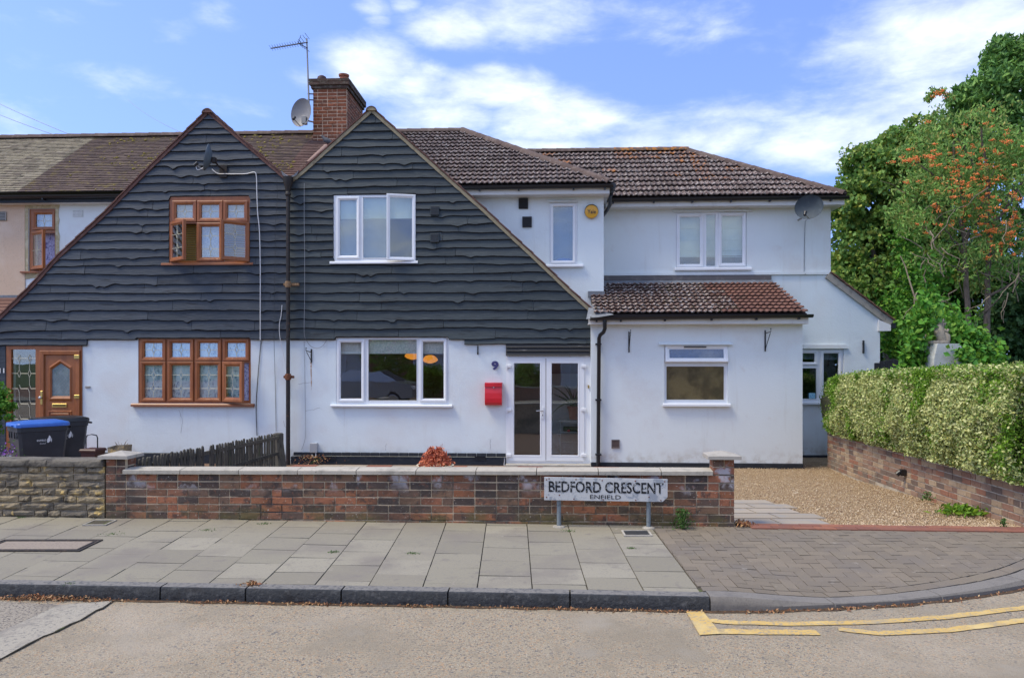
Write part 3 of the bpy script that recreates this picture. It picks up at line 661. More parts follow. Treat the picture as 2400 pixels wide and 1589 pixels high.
# kerb stones
kb = struct('kerb', mb1('joint').slab([(x, y+.02, pz(x, y)-.04) for x, y in KB[1:12]]+[(x, y+.14, pz(x, y)-.04) for x, y in reversed(KB[1:12])], .2))
def kerb_pts(x0, x1, n):
    return [(x0+(x1-x0)*i/n) for i in range(n+1)]
def kerbstone(x0, x1, light=False, wd=.12):
    mb = MB(); n = max(3, int((x1-x0)/.12)); rows = []
    for X in kerb_pts(x0, x1, n):
        y = kbY(X); t = (kbY(X+.03)-kbY(X-.03))/.06; l = math.hypot(1, t); nx, ny = -t/l, 1/l
        zt = pz(X, y+.1)+.004
        def P(o, z): 
            j = 0 if light else .004*mnoise.noise(Vector((X*7, z*30, 1)))
            return (X+nx*(o+j), y+ny*(o+j), z)
        b = .012 if not light else .03
        rows.append([P(0, -.24), P(0, ROADZ+.03), P(.003, zt-b), P(b*.8, zt-.002), P(b*1.4, zt), P(wd, zt+.001), P(wd, -.24)])
    m = len(rows[0]); vs = [p for r in rows for p in r]
    mb.mat('kerbL' if light else 'kerb')
    fr = []; tp = []
    for i in range(n):
        for k in range(m-1):
            a = i*m+k; q = (a, a+m, a+m+1, a+1); (tp if k in (4,) else fr).append(q)
    fr += [tuple(range(m)), tuple(n*m+k for k in range(m-1,-1,-1))]
    mb.add(vs, fr); mb.mat('kerbL' if light else 'kerbtop'); nv = len(mb.v); mb.f += tp; mb.mi += [mb.m]*len(tp)
    return piece(kb, 'kerb_stone', mesh_of('kerb_stone', mb, smooth=True))
js = [-8.4,-7.5,-6.6,-5.7,-4.6,-2.63,-1.98,-1.26,-.47,.42,1.42]
for a, b in zip(js, js[1:]): kerbstone(a+.006, b-.006)
for a, b in zip([1.42,2.34,3.22,4.05,4.85,5.5], [2.34,3.22,4.05,4.85,5.5,6.0]): kerbstone(a+.004, b-.004, True, .15)
# gutter dirt and fallen leaves along the kerb
pts = []
for i in range(1900):
    X = R.uniform(-6, 4.6); d = abs(R.gauss(0, .035)); den = .5+.5*math.sin(X*3.1)+.4*math.sin(X*7.7)
    if R.random() > .25+den*.6: continue
    pts.append((X, kbY(X)-.01-d, ROADZ+.006+R.uniform(0,.01)))
for i in range(260):
    X, d = R.gauss(-3.45,.16), abs(R.gauss(0,.05)); pts.append((X, kbY(X)-.01-d, ROADZ+.01+R.uniform(0,.03)))
me = leaves(np.array(pts), .023, ['litter'], nbias=np.array([0,0,1.2]), aspect=.5)
o = bpy.data.objects.new('leaf_litter', me); COL.objects.link(o); o['kind'] = 'stuff'; o['label'] = 'brown fallen leaves gathered along the foot of the kerb'
mb = mb1(mat('gutter_dirt', (.07,.045,.028), .95, [(30,(.16,.09,.045),.5,.65,6)], (60,.8,.01)))
vs = []; xs = [-8+i*.08 for i in range(158)]
for X in xs: vs += [(X, kbY(X)+.02, ROADZ+.004), (X, kbY(X)-.045-.03*mnoise.noise(Vector((X*5,0,0))), ROADZ+.0035)]
mb.add(vs, [(2*i, 2*i+2, 2*i+3, 2*i+1) for i in range(len(xs)-1)]); piece(road, 'gutter_dirt', mb)
# small things in the pavement
def cover(name, label, x0, x1, y0, y1, fm, im, rings=2):
    t = Thing(name, label, 'manhole cover', ((x0+x1)/2, (y0+y1)/2, pz((x0+x1)/2, (y0+y1)/2)))
    X = (x0+x1)/2; Y = (y0+y1)/2; b = pz(X, Y)
    mb = mb1(im); mb.slab([(x0+.02,y0+.02,pz(x0,y0)+.006),(x1-.02,y0+.02,pz(x1,y0)+.006),(x1-.02,y1-.02,pz(x1,y1)+.006),(x0+.02,y1-.02,pz(x0,y1)+.006)], .004); t.part('cover_plate', mb)
    for k in range(rings):
        i = k*.034; mb = mb1(fm)
        for (a, c, d, e) in ((x0+i, x1-i, y0+i, y0+i+.018), (x0+i, x1-i, y1-i-.018, y1-i), (x0+i, x0+i+.018, y0+i+.018, y1-i-.018), (x1-i-.018, x1-i, y0+i+.018, y1-i-.018)):
            mb.slab([(a,d,pz(a,d)+.012),(c,d,pz(c,d)+.012),(c,e,pz(c,e)+.012),(a,e,pz(a,e)+.012)], .012)
        t.part('frame', mb)
    return t
im = mat('pink_concrete_fill', (.27,.225,.18), .93, [(50,(.16,.13,.12),.5,.7)], (60,.4,.005)); fm = mat('rusty_iron_frame', (.04,.035,.032), .8, [(30,(.1,.07,.05),.5,.7)], (60,.7,.008))
cover('manhole_cover', 'large recessed manhole cover filled with pinkish concrete, at the left of the pavement', -4.72, -3.80, 6.66, 7.05, fm, im, 2)
cover('stopcock_cover', 'tiny pale square cover set in the pavement below the left brick pillar', -4.32, -4.08, 7.62, 7.84, M['concrete'], M['joint'], 1)
cover('drain_cover', 'small dark rectangular cover in the pavement in front of the street sign', 1.06, 1.33, 7.17, 7.38, M['concrete'], mat('dark_cover_plate', (.035,.038,.042), .6, bump=(80,.3,.004)), 1)
# garden ground
mb = mb1('soil'); mb.add([(-30,7.7,-.28),(2.3,7.5,-.28),(2.3,14.6,-.29),(-30,16,-.29)], [(0,1,2,3)]); garden = struct('front_garden', mb)
for i in range(14):   # brick-red garden tiles in front of the house wall
    for j in range(2):
        x = HF.u(705)+i*.46; a = HF.world(x, -.75+j*-.46); piece(garden, 'garden_tile', mb1('redblock' if (i+j) % 3 == 0 else 'paver').slab([(*HF.world(x+p, -.78-j*.46+q).xy, -.262+R.uniform(0,.004)) for p, q in ((0,0),(.45,0),(.45,.45),(0,.45))], .03))
mb = mb1('gravel'); vs = []; nx, ny = 46, 90
for j in range(ny+1):
    for i in range(nx+1):
        X = 2.2+(6.4-2.2)*i/nx; Y = 7.44+(19-7.44)*j/ny
        vs.append((X, Y, gz(Y)-.012+.016*mnoise.noise(Vector((X*1.3,Y*1.3,0)))+.006*mnoise.noise(Vector((X*9,Y*9,3)))))
mb.add(vs, [(j*(nx+1)+i, j*(nx+1)+i+1, (j+1)*(nx+1)+i+1, (j+1)*(nx+1)+i) for j in range(ny) for i in range(nx)]); drive = struct('gravel_drive', mb, recalc=False)
# loose stones
n = 34000; Xs = rng.uniform(2.22, 5.9, n*2); Ys = 7.55+(14.5-7.55)*rng.uniform(0,1,n*2)**1.6
keep = ~((Xs < 3.22) & (Ys < 9.6) & (rng.uniform(size=n*2) > .2+.75*(np.sin(Ys*15.6) > .93)+.5*(Xs > 3.05))); Xs, Ys = Xs[keep][:n], Ys[keep][:n]; n = len(Xs)
s = rng.uniform(.004, .011, n); s *= np.where(rng.uniform(size=n) > .96, 1.7, 1)
base = np.array([(1,0,0),(-.5,.87,0),(-.5,-.87,0),(0,0,.9),(.2,.1,-.6)], dtype=float)
ang = rng.uniform(0, 6.28, n); V = np.zeros((n,5,3)); c, sn = np.cos(ang), np.sin(ang)
asp = rng.uniform(.6,1.3,n)
for k in range(5): V[:,k,0] = (base[k,0]*c*asp-base[k,1]*sn)*s; V[:,k,1] = (base[k,0]*sn*asp+base[k,1]*c)*s; V[:,k,2] = base[k,2]*s
V[:,:,0] += Xs[:,None]; V[:,:,1] += Ys[:,None]; V[:,:,2] += (-.29*np.clip((Ys-7.5)/5,0,1)+.001)[:,None]
ff = np.array([(0,1,3),(1,2,3),(2,0,3),(1,0,4),(2,1,4),(0,2,4)]); FF = (ff[None]+np.arange(n)[:,None,None]*5).reshape(-1,3)
me = bpy.data.meshes.new('gravel_stones'); me.vertices.add(n*5); me.vertices.foreach_set('co', V.ravel()); me.loops.add(len(FF)*3); me.loops.foreach_set('vertex_index', FF.ravel().astype(np.int32)); me.polygons.add(len(FF)); me.polygons.foreach_set('loop_start', np.arange(0, len(FF)*3, 3, dtype=np.int32)); me.materials.append(M['pebble']); me.update(calc_edges=True)
o = bpy.data.objects.new('gravel_stones', me); COL.objects.link(o); o['kind'] = 'stuff'; o['label'] = 'golden gravel stones spread over the drive'
for j in range(5):
    for i in range(2):
        x0, y0 = 2.24+i*.5+(.12 if j % 2 else 0), 7.66+j*.41
        q = [(x0,y0),(x0+.48,y0),(x0+.48,y0+.36),(x0,y0+.36)]
        piece(drive, 'stepping_slab', mb1('paver').slab([(x, y, gz(y)+.012) for x, y in q], .03))
for i in range(15):
    for j in range(2):
        x0 = 2.26+i*.205+(.1 if j else 0); y0 = 7.56-.0624*x0+.16-j*.108
        piece(drive, 'edging_block', mb1('redblock').bbox(0,.2,0,.102,-.04,.006,.003), (x0, y0-.01, .004+R.uniform(-.002,.002)), (0,0,-.0624))
# ================================================================ BRICK AND STONE WALLS
_bm = {}
def brickmesh(m, h, d, var):
    k = (m, h, d, var)
    if k not in _bm:
        mb = mb1(m); mb.bbox(-.5, .5, 0, d, 0, h, .0035)
        rr = random.Random(var*7+3); out = []
        for (x, y, z) in mb.v: out.append((x+rr.uniform(-.006,.006), y+rr.uniform(-.0025,.0025), z+rr.uniform(-.0022,.0022)))
        mb.v = out; _bm[k] = mesh_of('brick', mb)
    return _bm[k]
def lay(thing, m, u0, u1, w, z0, n, ch, pitch, T=None, skip=None, shear=0, halfp=.18, jt=.011, name='brick', start=0, dep=.06, ends=(0,0), parent=None):
    """courses of single bricks, each an object"""
    for c in range(n):
        u = u0-((c+start) % 2)*pitch/2; first = True
        while u < u1-.02:
            L = pitch if R.random() > halfp else pitch/2
            a, b = max(u, u0), min(u+L, u1); u += L
            if b-a < .035: continue
            if skip and skip(a, b, z0+c*ch): continue
            loc = Vector(((a+b)/2, w+R.uniform(-.002,.002), z0+c*ch+jt/2+shear*((a+b)/2-u0)))
            if T: loc = T @ loc
            thing.inst(name, brickmesh(m, ch-jt, dep, R.randrange(4)), loc, parent=parent, scale=(b-a-jt, 1, 1), rot=(0, 0, T.to_euler().z) if T else (0,0,R.uniform(-.003,.003)))
uL, uR = GF.u(247), GF.u(1722)
wall = Thing('brick_garden_wall', 'low mottled red brick garden wall with pale coping and two pillars, behind the street sign', 'garden wall', ((uL+uR)/2, .1, 0), GF)
SH = .0068; CH = .0785; ncs = 6; top = -.005+CH*ncs
mb = mb1('mortar'); mb.add([(uL+.004,.006,-.08),(uR-.004,.006,-.08),(uR-.004,.006,top+SH*(uR-uL)),(uL+.004,.006,top),(uL+.004,.205,-.3),(uR-.004,.205,-.3),(uR-.004,.205,top+SH*(uR-uL)),(uL+.004,.205,top)], [(0,1,2,3),(5,4,7,6),(3,2,6,7),(0,3,7,4),(1,5,6,2)]); wall.part('mortar_core', mb)
pl0, pl1 = GF.u(248), GF.u(293.5); pr0, pr1 = GF.u(1671), GF.u(1722)
lay(wall, 'brick', uL, uR, 0, -.005, ncs, CH, .2225, shear=SH)
lay(wall, 'brick', uL-.01, uR+.01, -.006, -.083, 1, CH, .2225, shear=SH)
# pillars
for (a, b, sh) in ((pl0, pl1, 0), (pr0, pr1, SH*(uR-uL))):
    h = 2 if a < 0 else 2
    zt = top+sh; nb = 2
    mb = mb1('mortar'); mb.box(a+.005, b-.005, .008, b-a-.008, zt, zt+CH*nb); wall.part('pillar_core', mb)
    lay(wall, 'brick', a, b, 0, zt, nb, CH, .2225, halfp=.5)
    d = b-a
    for side in (0, 1):
        T = Matrix.Translation((b, 0, 0)) @ Matrix.Rotation(math.pi/2, 4, 'Z') if side else Matrix.Translation((a, d, 0)) @ Matrix.Rotation(-math.pi/2, 4, 'Z')
        lay(wall, 'brick', .05, d, 0, zt, nb, CH, .2225, T=T, halfp=.3, dep=.03)
    zc = zt+CH*nb+.003
    mb = mb1('concrete'); e = .055; x0, x1, y0, y1 = a-e, b+e, -e, d+e; xm, ym = (a+b)/2, d/2
    vs = [(x0,y0,zc),(x1,y0,zc),(x1,y1,zc),(x0,y1,zc),(x0,y0,zc+.034),(x1,y0,zc+.034),(x1,y1,zc+.034),(x0,y1,zc+.034),(xm,ym,zc+.075)]
    mb.add(vs, [(3,2,1,0),(0,1,5,4),(1,2,6,5),(2,3,7,6),(3,0,4,7),(4,5,8),(5,6,8),(6,7,8),(7,4,8)]); wall.part('pillar_cap', mb)
# coping
jx = [291, 425.5, 562, 699.5, 836.8, 976, 1116, 1257.7, 1402, 1548.8, 1670]
for a, b in zip(jx, jx[1:]):
    u0, u1 = GF.u(a)+.004, GF.u(b)-.004; z0 = top+SH*((u0+u1)/2-uL)+.004
    mb = mb1('coping'); pr = [(-.038,0),(-.038,.036),(-.03,.042),(.1,.056),(.235,.042),(.243,.036),(.243,0)]
    vs = [(u0, w, z+SH*(u0-(u0+u1)/2)) for w, z in pr]+[(u1, w, z+SH*(u1-(u0+u1)/2)) for w, z in pr]; n = len(pr)
    mb.add([(x, y, z+z0+R.uniform(-.001,.001)) for x, y, z in vs], [(i, (i+1)%n, n+(i+1)%n, n+i) for i in range(n)]+[tuple(range(n)), tuple(range(2*n-1,n-1,-1))])
    wall.part('coping_stone', mb)
# neighbour's stone wall
sL, sR = GF.u(-260), GF.u(245.5)
sw = Thing('stone_garden_wall', 'low wall of dirty buff reconstituted stone blocks under a rough dark coping, in front of the wheelie bins', 'garden wall', ((sL+sR)/2, .1, 0), GF)
zc = .545; mb = mb1('mortar'); mb.box(sL, sR-.01, .012, .2, -.1, zc); sw.part('mortar_core', mb)
def rockmesh(L, h, m, seed):
    rr = random.Random(seed); mb = mb1(m); nx, nz = 5, 3; vs = []; fs = []
    for k in range(nz+1):
        for i in range(nx+1):
            e = 1 if 0 < i < nx and 0 < k < nz else 0
            x = L*i/nx; z = h*k/nz; vs.append((x+(rr.uniform(-.012,.012) if 0<i<nx else rr.uniform(-.002,.002)), -(.008+.016*rr.random())*e+.004*(1-e)*rr.random(), z+(rr.uniform(-.004,.004))))
    for k in range(nz):
        for i in range(nx): a = k*(nx+1)+i; fs.append((a, a+1, a+nx+2, a+nx+1))
    n0 = len(vs); vs += [(0,.06,0),(L,.06,0),(L,.06,h),(0,.06,h)]
    fs += [(0, n0, n0+1, nx), tuple([nz*(nx+1), n0+3, n0+2, nz*(nx+1)+nx]), (0, n0, n0+3, nz*(nx+1)), (nx, n0+1, n0+2, nz*(nx+1)+nx)]
    mb.add(vs, fs); return mesh_of('stone', mb)
z = -.075; hs = [.077]*8
for c, h in enumerate(hs):
    u = sL+R.uniform(-.2,0)
    while u < sR-.03:
        L = R.choice([.14,.22,.3,.3,.36]); a, b = max(u, sL), min(u+L, sR); u += L
        if b-a < .05: continue
        sw.inst('stone', rockmesh(b-a-.009, h-.009, 'stone', R.randrange(9999)), (a+.004, 0, z+.004))
    z += h
u = sR
while u > sL:
    L = .62; a = max(sL, u-L); mb = mb1('stonecap'); nx = 8; vs = []; fs = []
    pr = [(-.03,0),(-.036,.02),(-.03,.055),(-.012,.07),(.1,.078),(.22,.07),(.235,.055),(.235,0)]; n = len(pr)
    for i in range(nx+1):
        for w, zz in pr: vs.append((a+.003+(u-a-.006)*i/nx, w+R.uniform(-.004,.004), z+zz+R.uniform(-.003,.003)))
    for i in range(nx):
        for k in range(n): fs.append((i*n+k, i*n+(k+1)%n, (i+1)*n+(k+1)%n, (i+1)*n+k))
    fs += [tuple(range(n)), tuple(nx*n+k for k in range(n-1,-1,-1))]; mb.add(vs, fs); sw.part('coping_stone', mb, smooth=True); u = a
# retaining wall on the right of the drive
RF = Frame(5.82, 14.0, math.radians(96.6)); Lr = 6.52
rw = Thing('retaining_wall', 'long buff and red brick retaining wall under the variegated hedge beside the gravel drive', 'retaining wall', (Lr/2, .1, 0), RF)
zb = lambda u: -.30+.30*u/Lr; zt = lambda u: .37+.107*u/Lr
mb = mb1('mortarR'); mb.add([(0,.006,-.5),(Lr,.006,-.3),(Lr,.006,zt(Lr)),(0,.006,zt(0)),(0,.22,-.5),(Lr,.22,-.3),(Lr,.22,zt(Lr)),(0,.22,zt(0))], [(0,1,2,3),(5,4,7,6),(3,2,6,7),(0,3,7,4),(1,5,6,2)]); rw.part('mortar_core', mb)
nb = 0
for c in range(10):
    u = -(c % 2)*.11
    while u < Lr-.02:
        L = .2225 if R.random() > .2 else .111; a, b = max(u, 0), min(u+L, Lr); u += L; zz = zt(a)-(c+1)*.0735
        if b-a < .04 or zz < zb(a)-.06: continue
        nb += 1
        rw.inst('brick', brickmesh('brickR', .0735-.011, .06, R.randrange(4)), ((a+b)/2, R.uniform(-.002,.002), zz+.0055+.0001), scale=(b-a-.011,1,1), rot=(0, -math.atan(.0164), 0))
        
e = RF.world(Lr, 0); RT = Frame(e.x, e.y, 0)   # the wall turns the corner along the pavement
mb = mb1('mortarR'); mb.box(.06, 4.2, .006, .2, -.3, zt(Lr)-.001, Matrix.Translation((e.x, e.y, 0))); o = rw.part('mortar_core', MB()) if False else None
ret = Thing('retaining_wall', 'return of the brick retaining wall along the pavement at the right edge', 'retaining wall', (e.x+2, e.y+.1, 0)); ret.part('mortar_core', mb)
for c in range(8):
    u = .225*(.5 if c % 2 else 1)-.222
    while u < 4.18:
        a, b = max(u, 0), min(u+.2225, 4.2); u += .2225
        if b-a > .04: ret.inst('brick', brickmesh('brickR', .0735-.011, .06, R.randrange(4)), (e.x+(a+b)/2, e.y+R.uniform(-.002,.002), zt(Lr)-(c+1)*.0735+.0055), scale=(b-a-.011,1,1))
lt = Thing('wall_light', 'small black spotlight fixed to the brick retaining wall', 'light', (0,0,0), RF)
lu = RF.local(*[ (2123-CX)/F*10.2, 10.2])[0]
ux = None
for k in range(600):   # find where the ray through the lamp meets the wall face
    u_ = k*.01; Pw = RF.world(u_, 0)
    if abs((Pw.x)/(Pw.y)*F+CX-2123) < 1.2: ux = u_; break
Pw = RF.world(ux, 0); lz = CZ-(1107-HZ)*Pw.y/F
lt.b = Vector((ux, 0, lz)); lt.o.location = RF.world(ux, 0, lz)
lt.part('housing', mb1('black').bbox(ux-.03, ux+.05, -.075, 0, lz-.045, lz+.045, .01)); lt.part('lens_hood', mb1('black').tube([(ux+.01,-.07,lz+.01),(ux+.01,-.12,lz-.03)], .034, 10))
# ================================================================ HOUSES
GZ = -.29
def window(T, rect, lights, m='upvc', w=0.0, rec=.0, sill=None, lintel=None, room=('room', 2.2), lead=None, label=None, sillm=None, inner=()):
    """rect and panes in photo pixels on plane w; returns the wall opening"""
    ws = w+rec; r = RH(*rect, w)
    holes = []; info = []
    for L in lights:
        p = RH(*L['p'], w); s = L.get('s', 8)/125.0; k = L.get('k', 'sash')
        o = L.get('o')
        if o: h = RH(*o, w)
        else: h = (p[0]-s*.5, p[1]-s*.5, p[2]+s*.5, p[3]+s*.5) if k == 'sash' else (p[0]-.004, p[1]-.004, p[2]+.004, p[3]+.004)
        h = (max(h[0], r[0]+.012), max(h[1], r[1]+.012), min(h[2], r[2]-.012), min(h[3], r[3]-.012)); holes.append(rp(h)); info.append((L, p, s, k, h))
    mb = mb1(m); mb.prism(rp((r[0]+.001, r[1]+.001, r[2]-.001, r[3]-.001)), ws, ws+.07, holes)
    win = T.part('window', mb, label=label)
    for L, p, s, k, h in info:
        g = L.get('g', 'glass')
        if k in ('sash', 'fixed'):
            sr = (p[0]-s, p[1]-s, p[2]+s, p[3]+s) if k == 'sash' else (p[0]-.012, p[1]-.012, p[2]+.012, p[3]+.012)
            if k == 'fixed': s = .012
            f = ws-(.024 if k == 'sash' else .006)
            mb = mb1(m); mb.ring(sr, [(0, ws+.002), (0, f), (.008, f-.004), (s*.55, f-.003), (s*.62, f+.004), (s, f+.014), (s, ws+.03)]); 
            if L.get('bars'):
                for bx in L['bars']: mb.box(*bx)
            T.part('sash' if k == 'sash' else 'glazing_bead', mb, win)
            T.part('pane', mb1(M[g]).box(p[0]-.002, p[2]+.002, ws+.012, ws+.018, p[1]-.002, p[3]+.002), win)
            if L.get('lead'): leadlines(T, win, p, ws+.006, L['lead'])
        else:   # opening casements, turned about their hinge
            a = math.radians(L['ang']); full = (h[0]-.02, h[1]-.02, h[2]+.02, h[3]+.02); W_, H_ = full[2]-full[0], full[3]-full[1]; s = L.get('s', 8)/125.0
            if k == 'left': Tm = Matrix.Translation((full[0], ws-.004, full[1])) @ Matrix.Rotation(-a, 4, 'Z'); r0 = (0, 0, W_, H_)
            elif k == 'right': Tm = Matrix.Translation((full[2], ws-.004, full[1])) @ Matrix.Rotation(a, 4, 'Z'); r0 = (-W_, 0, 0, H_)
            else: Tm = Matrix.Translation((full[0], ws-.004, full[3])) @ Matrix.Rotation(-a, 4, 'X'); r0 = (0, -H_, W_, 0)
            mb = mb1(m); mb.ring(r0, [(s, .03), (0, .03), (0, -.024), (.008, -.028), (s*.55, -.027), (s*.62, -.02), (s, -.01), (s, .03)], T=Tm); sash = T.part('open_sash', mb, win)
            pr = (r0[0]+s, r0[1]+s, r0[2]-s, r0[3]-s)
            T.part('pane', mb1(M[g]).box(pr[0]-.002, pr[2]+.002, -.006, 0, pr[1]-.002, pr[3]+.002, T=Tm), win)
            if L.get('lead'): leadlines(T, win, pr, -.012, L['lead'], Tm)
    if sill:
        q = RH(*sill, w); mb = mb1(sillm or m); d = .075
        pr = [(-d, q[1]), (-d, q[1]+.6*(q[3]-q[1])), (-d+.02, q[3]-.004), (rec+.06, q[3]), (rec+.06, q[1])]
        n = 5; vs = [(q[0], w+a, z) for a, z in pr]+[(q[2], w+a, z) for a, z in pr]
        mb.add(vs, [(i, (i+1)%n, n+(i+1)%n, n+i) for i in range(n)]+[(0,1,2,3,4),(9,8,7,6,5)]); T.part('sill', mb, win)
    if lintel:
        q = RH(*lintel, w); mb = mb1('render_soft'); vs = []
        for u in (q[0], q[2]): vs += [(u+(.05 if u == q[0] else -.05), w-.004, q[3]), (u, w-.06, q[1]+.012), (u, w-.06, q[1]), (u, w+.02, q[1]), (u, w+.02, q[3])]
        mb.add(vs, [(i, (i+1)%5, 5+(i+1)%5, 5+i) for i in range(5)]+[(0,1,2,3,4),(9,8,7,6,5)]); T.part('drip_lintel', mb, win)
    if room:
        e = .35; dd = room[1]; y0 = ws+.26; mb = mb1(room[0]); X0, X1, Z0, Z1 = r[0]-e, r[2]+e, r[1]-e*1.6, r[3]+e*.6
        mb.add([(X0,y0,Z0),(X1,y0,Z0),(X1,y0,Z1),(X0,y0,Z1),(X0,y0+dd,Z0),(X1,y0+dd,Z0),(X1,y0+dd,Z1),(X0,y0+dd,Z1)], [(4,5,6,7),(0,1,5,4),(3,7,6,2),(0,4,7,3),(1,2,6,5)]); T.part('room', mb)
    for (pxr, mm, dw) in inner:
        q = RH(*pxr, w); mb = mb1(mm); nx = 24; vs = []
        for i in range(nx+1):
            u = q[0]+(q[2]-q[0])*i/nx; dd = .012*math.sin(i*2.1) if 'net' in mm else 0
            vs += [(u, ws+dw+dd, q[1]), (u, ws+dw+dd, q[3])]
        mb.add(vs, [(2*i, 2*i+2, 2*i+3, 2*i+1) for i in range(nx)]); T.part('curtain' if 'net' in mm else 'blind', mb, win, smooth='net' in mm)
    return r
def leadlines(T, par, p, w, kind, Tm=None):
    mb = mb1('lead_came'); u0, z0, u1, z1 = p; cx = (u0+u1)/2; H = z1-z0; W_ = u1-u0; t = .006
    def seg(a, b): mb.tube([(a[0], w, a[1]), (b[0], w, b[1])], t*.75, 4, T=Tm)
    def diamond(z, dx, dz):
        P = [(cx, z+dz), (cx+dx, z), (cx, z-dz), (cx-dx, z)]
        for a, b in zip(P, P[1:]+P[:1]): seg(a, b)
    if kind == 1:
        z = z0+H*.5; dz = min(.085, H*.3); dx = .032; diamond(z, dx, dz); seg((u0, z), (cx-dx, z)); seg((cx+dx, z), (u1, z)); seg((cx, z+dz), (cx, z1)); seg((cx, z-dz), (cx, z0))
    elif kind == 2:
        za, zb = z0+H*.70, z0+H*.28; dz = .08; dx = .032
        for z in (za, zb): diamond(z, dx, dz); seg((u0, z), (cx-dx, z)); seg((cx+dx, z), (u1, z))
        seg((cx, za+dz), (cx, z1)); seg((cx, za-dz), (cx, zb+dz)); seg((cx, zb-dz), (cx, z0))
    elif kind == 'door':
        n = 7; xs = [u0+W_*.3, u0+W_*.72]; dz = .075; dx = .03
        for k in range(n):
            z = z1-H*(.09+k*.152)
            if z < z0+.05: break
            for x in xs:
                P = [(x, z+dz), (x+dx, z), (x, z-dz), (x-dx, z)]
                for a, b in zip(P, P[1:]+P[:1]):
                    if k in (0, 1) or (a[0]+b[0]-2*x)*(a[1]+b[1]-2*z) > 0 : seg(a, b)
                if k % 2 == 0 or x == xs[1]: seg((x, z-dz), (x, max(z0, z-H*.152+dz)))
            seg((u0, z), (xs[0]-dx, z)); seg((xs[0]+dx, z), (xs[1]-dx, z)); seg((xs[1]+dx, z), (u1, z))
    T.part('lead_came', mb, par)
def interp(pts, u):
    if u <= pts[0][0]: return pts[0][1]
    for a, b in zip(pts, pts[1:]):
        if u <= b[0]: return a[1]+(b[1]-a[1])*(u-a[0])/(b[0]-a[0])
    return pts[-1][1]
def boards(T, m, u0, u1, zlow, outline, holes, seed, rows, steps=(), w0=0.0):
    """waney-edged boards, each one an object; holes = rectangles they stop at"""
    rr = random.Random(seed); edges = [zlow]; 
    while edges[-1] < max(z for _, z in outline): edges.append(edges[-1]+rows(len(edges)-1)*rr.uniform(.88, 1.12))
    def wave(k):
        ph = rr.uniform(0, 99); kn = [(rr.uniform(u0, u1), rr.uniform(.012, .045), rr.uniform(.03, .10), rr.choice((1, 1, -1))) for _ in range(int((u1-u0)*.9))]
        drift = rr.uniform(-.004, .004)
        def f(u):
            v = .034*mnoise.noise(Vector((u*.6+ph, k*3.3, 0)))+.013*mnoise.noise(Vector((u*3.1+ph, k*1.7, 5)))+.003*mnoise.noise(Vector((u*14+ph, k, 9)))
            for c, d, s, g in kn:
                if abs(u-c) < s*2.5: v -= d*math.exp(-((u-c)/s)**2)*(1 if g > 0 else -.25)
            return v
        return f
    waves = [wave(k) for k in range(len(edges)+1)]
    waves[0] = lambda u: .3*waves[1](u)
    count = 0
    for k in range(len(edges)-1):
        zb, zt = edges[k], edges[k+1]; zm = (zb+zt)/2
        cuts = {u0, u1}; u = u0+rr.uniform(.4, 2.4)
        while u < u1: cuts.add(u); u += rr.uniform(1.1, 3.3)
        for h in holes:
            if h[1] < zm < h[3]: cuts |= {h[0], h[2]}
        for s in steps: 
            if zb < s[1]: cuts.add(s[0])
        cuts = sorted(cuts)
        for a, b in zip(cuts, cuts[1:]):
            if b-a < .03: continue
            c = (a+b)/2
            if any(h[0]-.001 < c < h[2]+.001 and h[1] < zm < h[3] for h in holes): continue
            a2, b2 = a+.0035, b-.0035; n = max(2, int((b2-a2)/.035)); cols = []; tilt = rr.uniform(-.004, .004)
            for i in range(n+1):
                x = a2+(b2-a2)*i/n; lo = zb+waves[k](x); hi = zt+.045; gl = interp(outline, x)
                for h in holes:
                    if h[0]-.004 < x < h[2]+.004:
                        if h[3] > lo and zm >= h[3]: lo = max(lo, h[3]+.001)
                        if h[1] < hi and zm <= h[1]: hi = min(hi, h[1]-.001)
                for s in steps:
                    if s[0]-.004 < c and x > s[0]-.004 and c < s[2]: lo = max(lo, s[1])
                hi = min(hi, gl)
                cols.append((x, lo, hi) if hi-lo > .006 else None)
            runs = []; cur = []
            for q in cols:
                if q: cur.append(q)
                else:
                    if len(cur) > 1: runs.append(cur)
                    cur = []
            if len(cur) > 1: runs.append(cur)
            for run in runs:
                mb = mb1(m); vs = []; ph = rr.uniform(0, 50); bev = rr.uniform(.012, .02)
                full = zt+.045-zb
                for (x, lo, hi) in run:
                    h = hi-lo; wt = lambda z: w0-.062+.034*min(1, (z-zb)/full)
                    b1 = .003*mnoise.noise(Vector((x*4+ph, k, 0)))
                    bv = min(bev*(1+.5*mnoise.noise(Vector((x*6+ph, 0, 2)))), h*.4); vs += [(x, wt(lo)+b1+tilt+.034, lo+.002), (x, wt(lo)+b1+tilt+.018, lo), (x, wt(lo+bv)-.004+b1+tilt, lo+bv), (x, wt(lo+h*.5)+.5*b1+tilt*.5, lo+h*.5), (x, wt(hi), hi), (x, max(wt(hi)+.008, w0-.003), hi)]
                q = 6; fs = []
                for i in range(len(run)-1):
                    for j in range(5): fs.append((i*q+j, (i+1)*q+j, (i+1)*q+j+1, i*q+j+1))
                L = len(run)-1
                fs += [tuple(range(q)), tuple(L*q+j for j in range(q-1,-1,-1))]
                mb.add(vs, fs); mb.mat('bark_edge_shade'); mb.mi = [mb.m if (i < 5*L and i % 5 in (0, 1)) else 0 for i in range(len(fs))]; T.part('board', mb); count += 1  # lower bevel faces carry the painted overlap shadow
    return count
def slopeline(pts_px, w=0.0): return [HF.at(x, y, w) for x, y in pts_px]
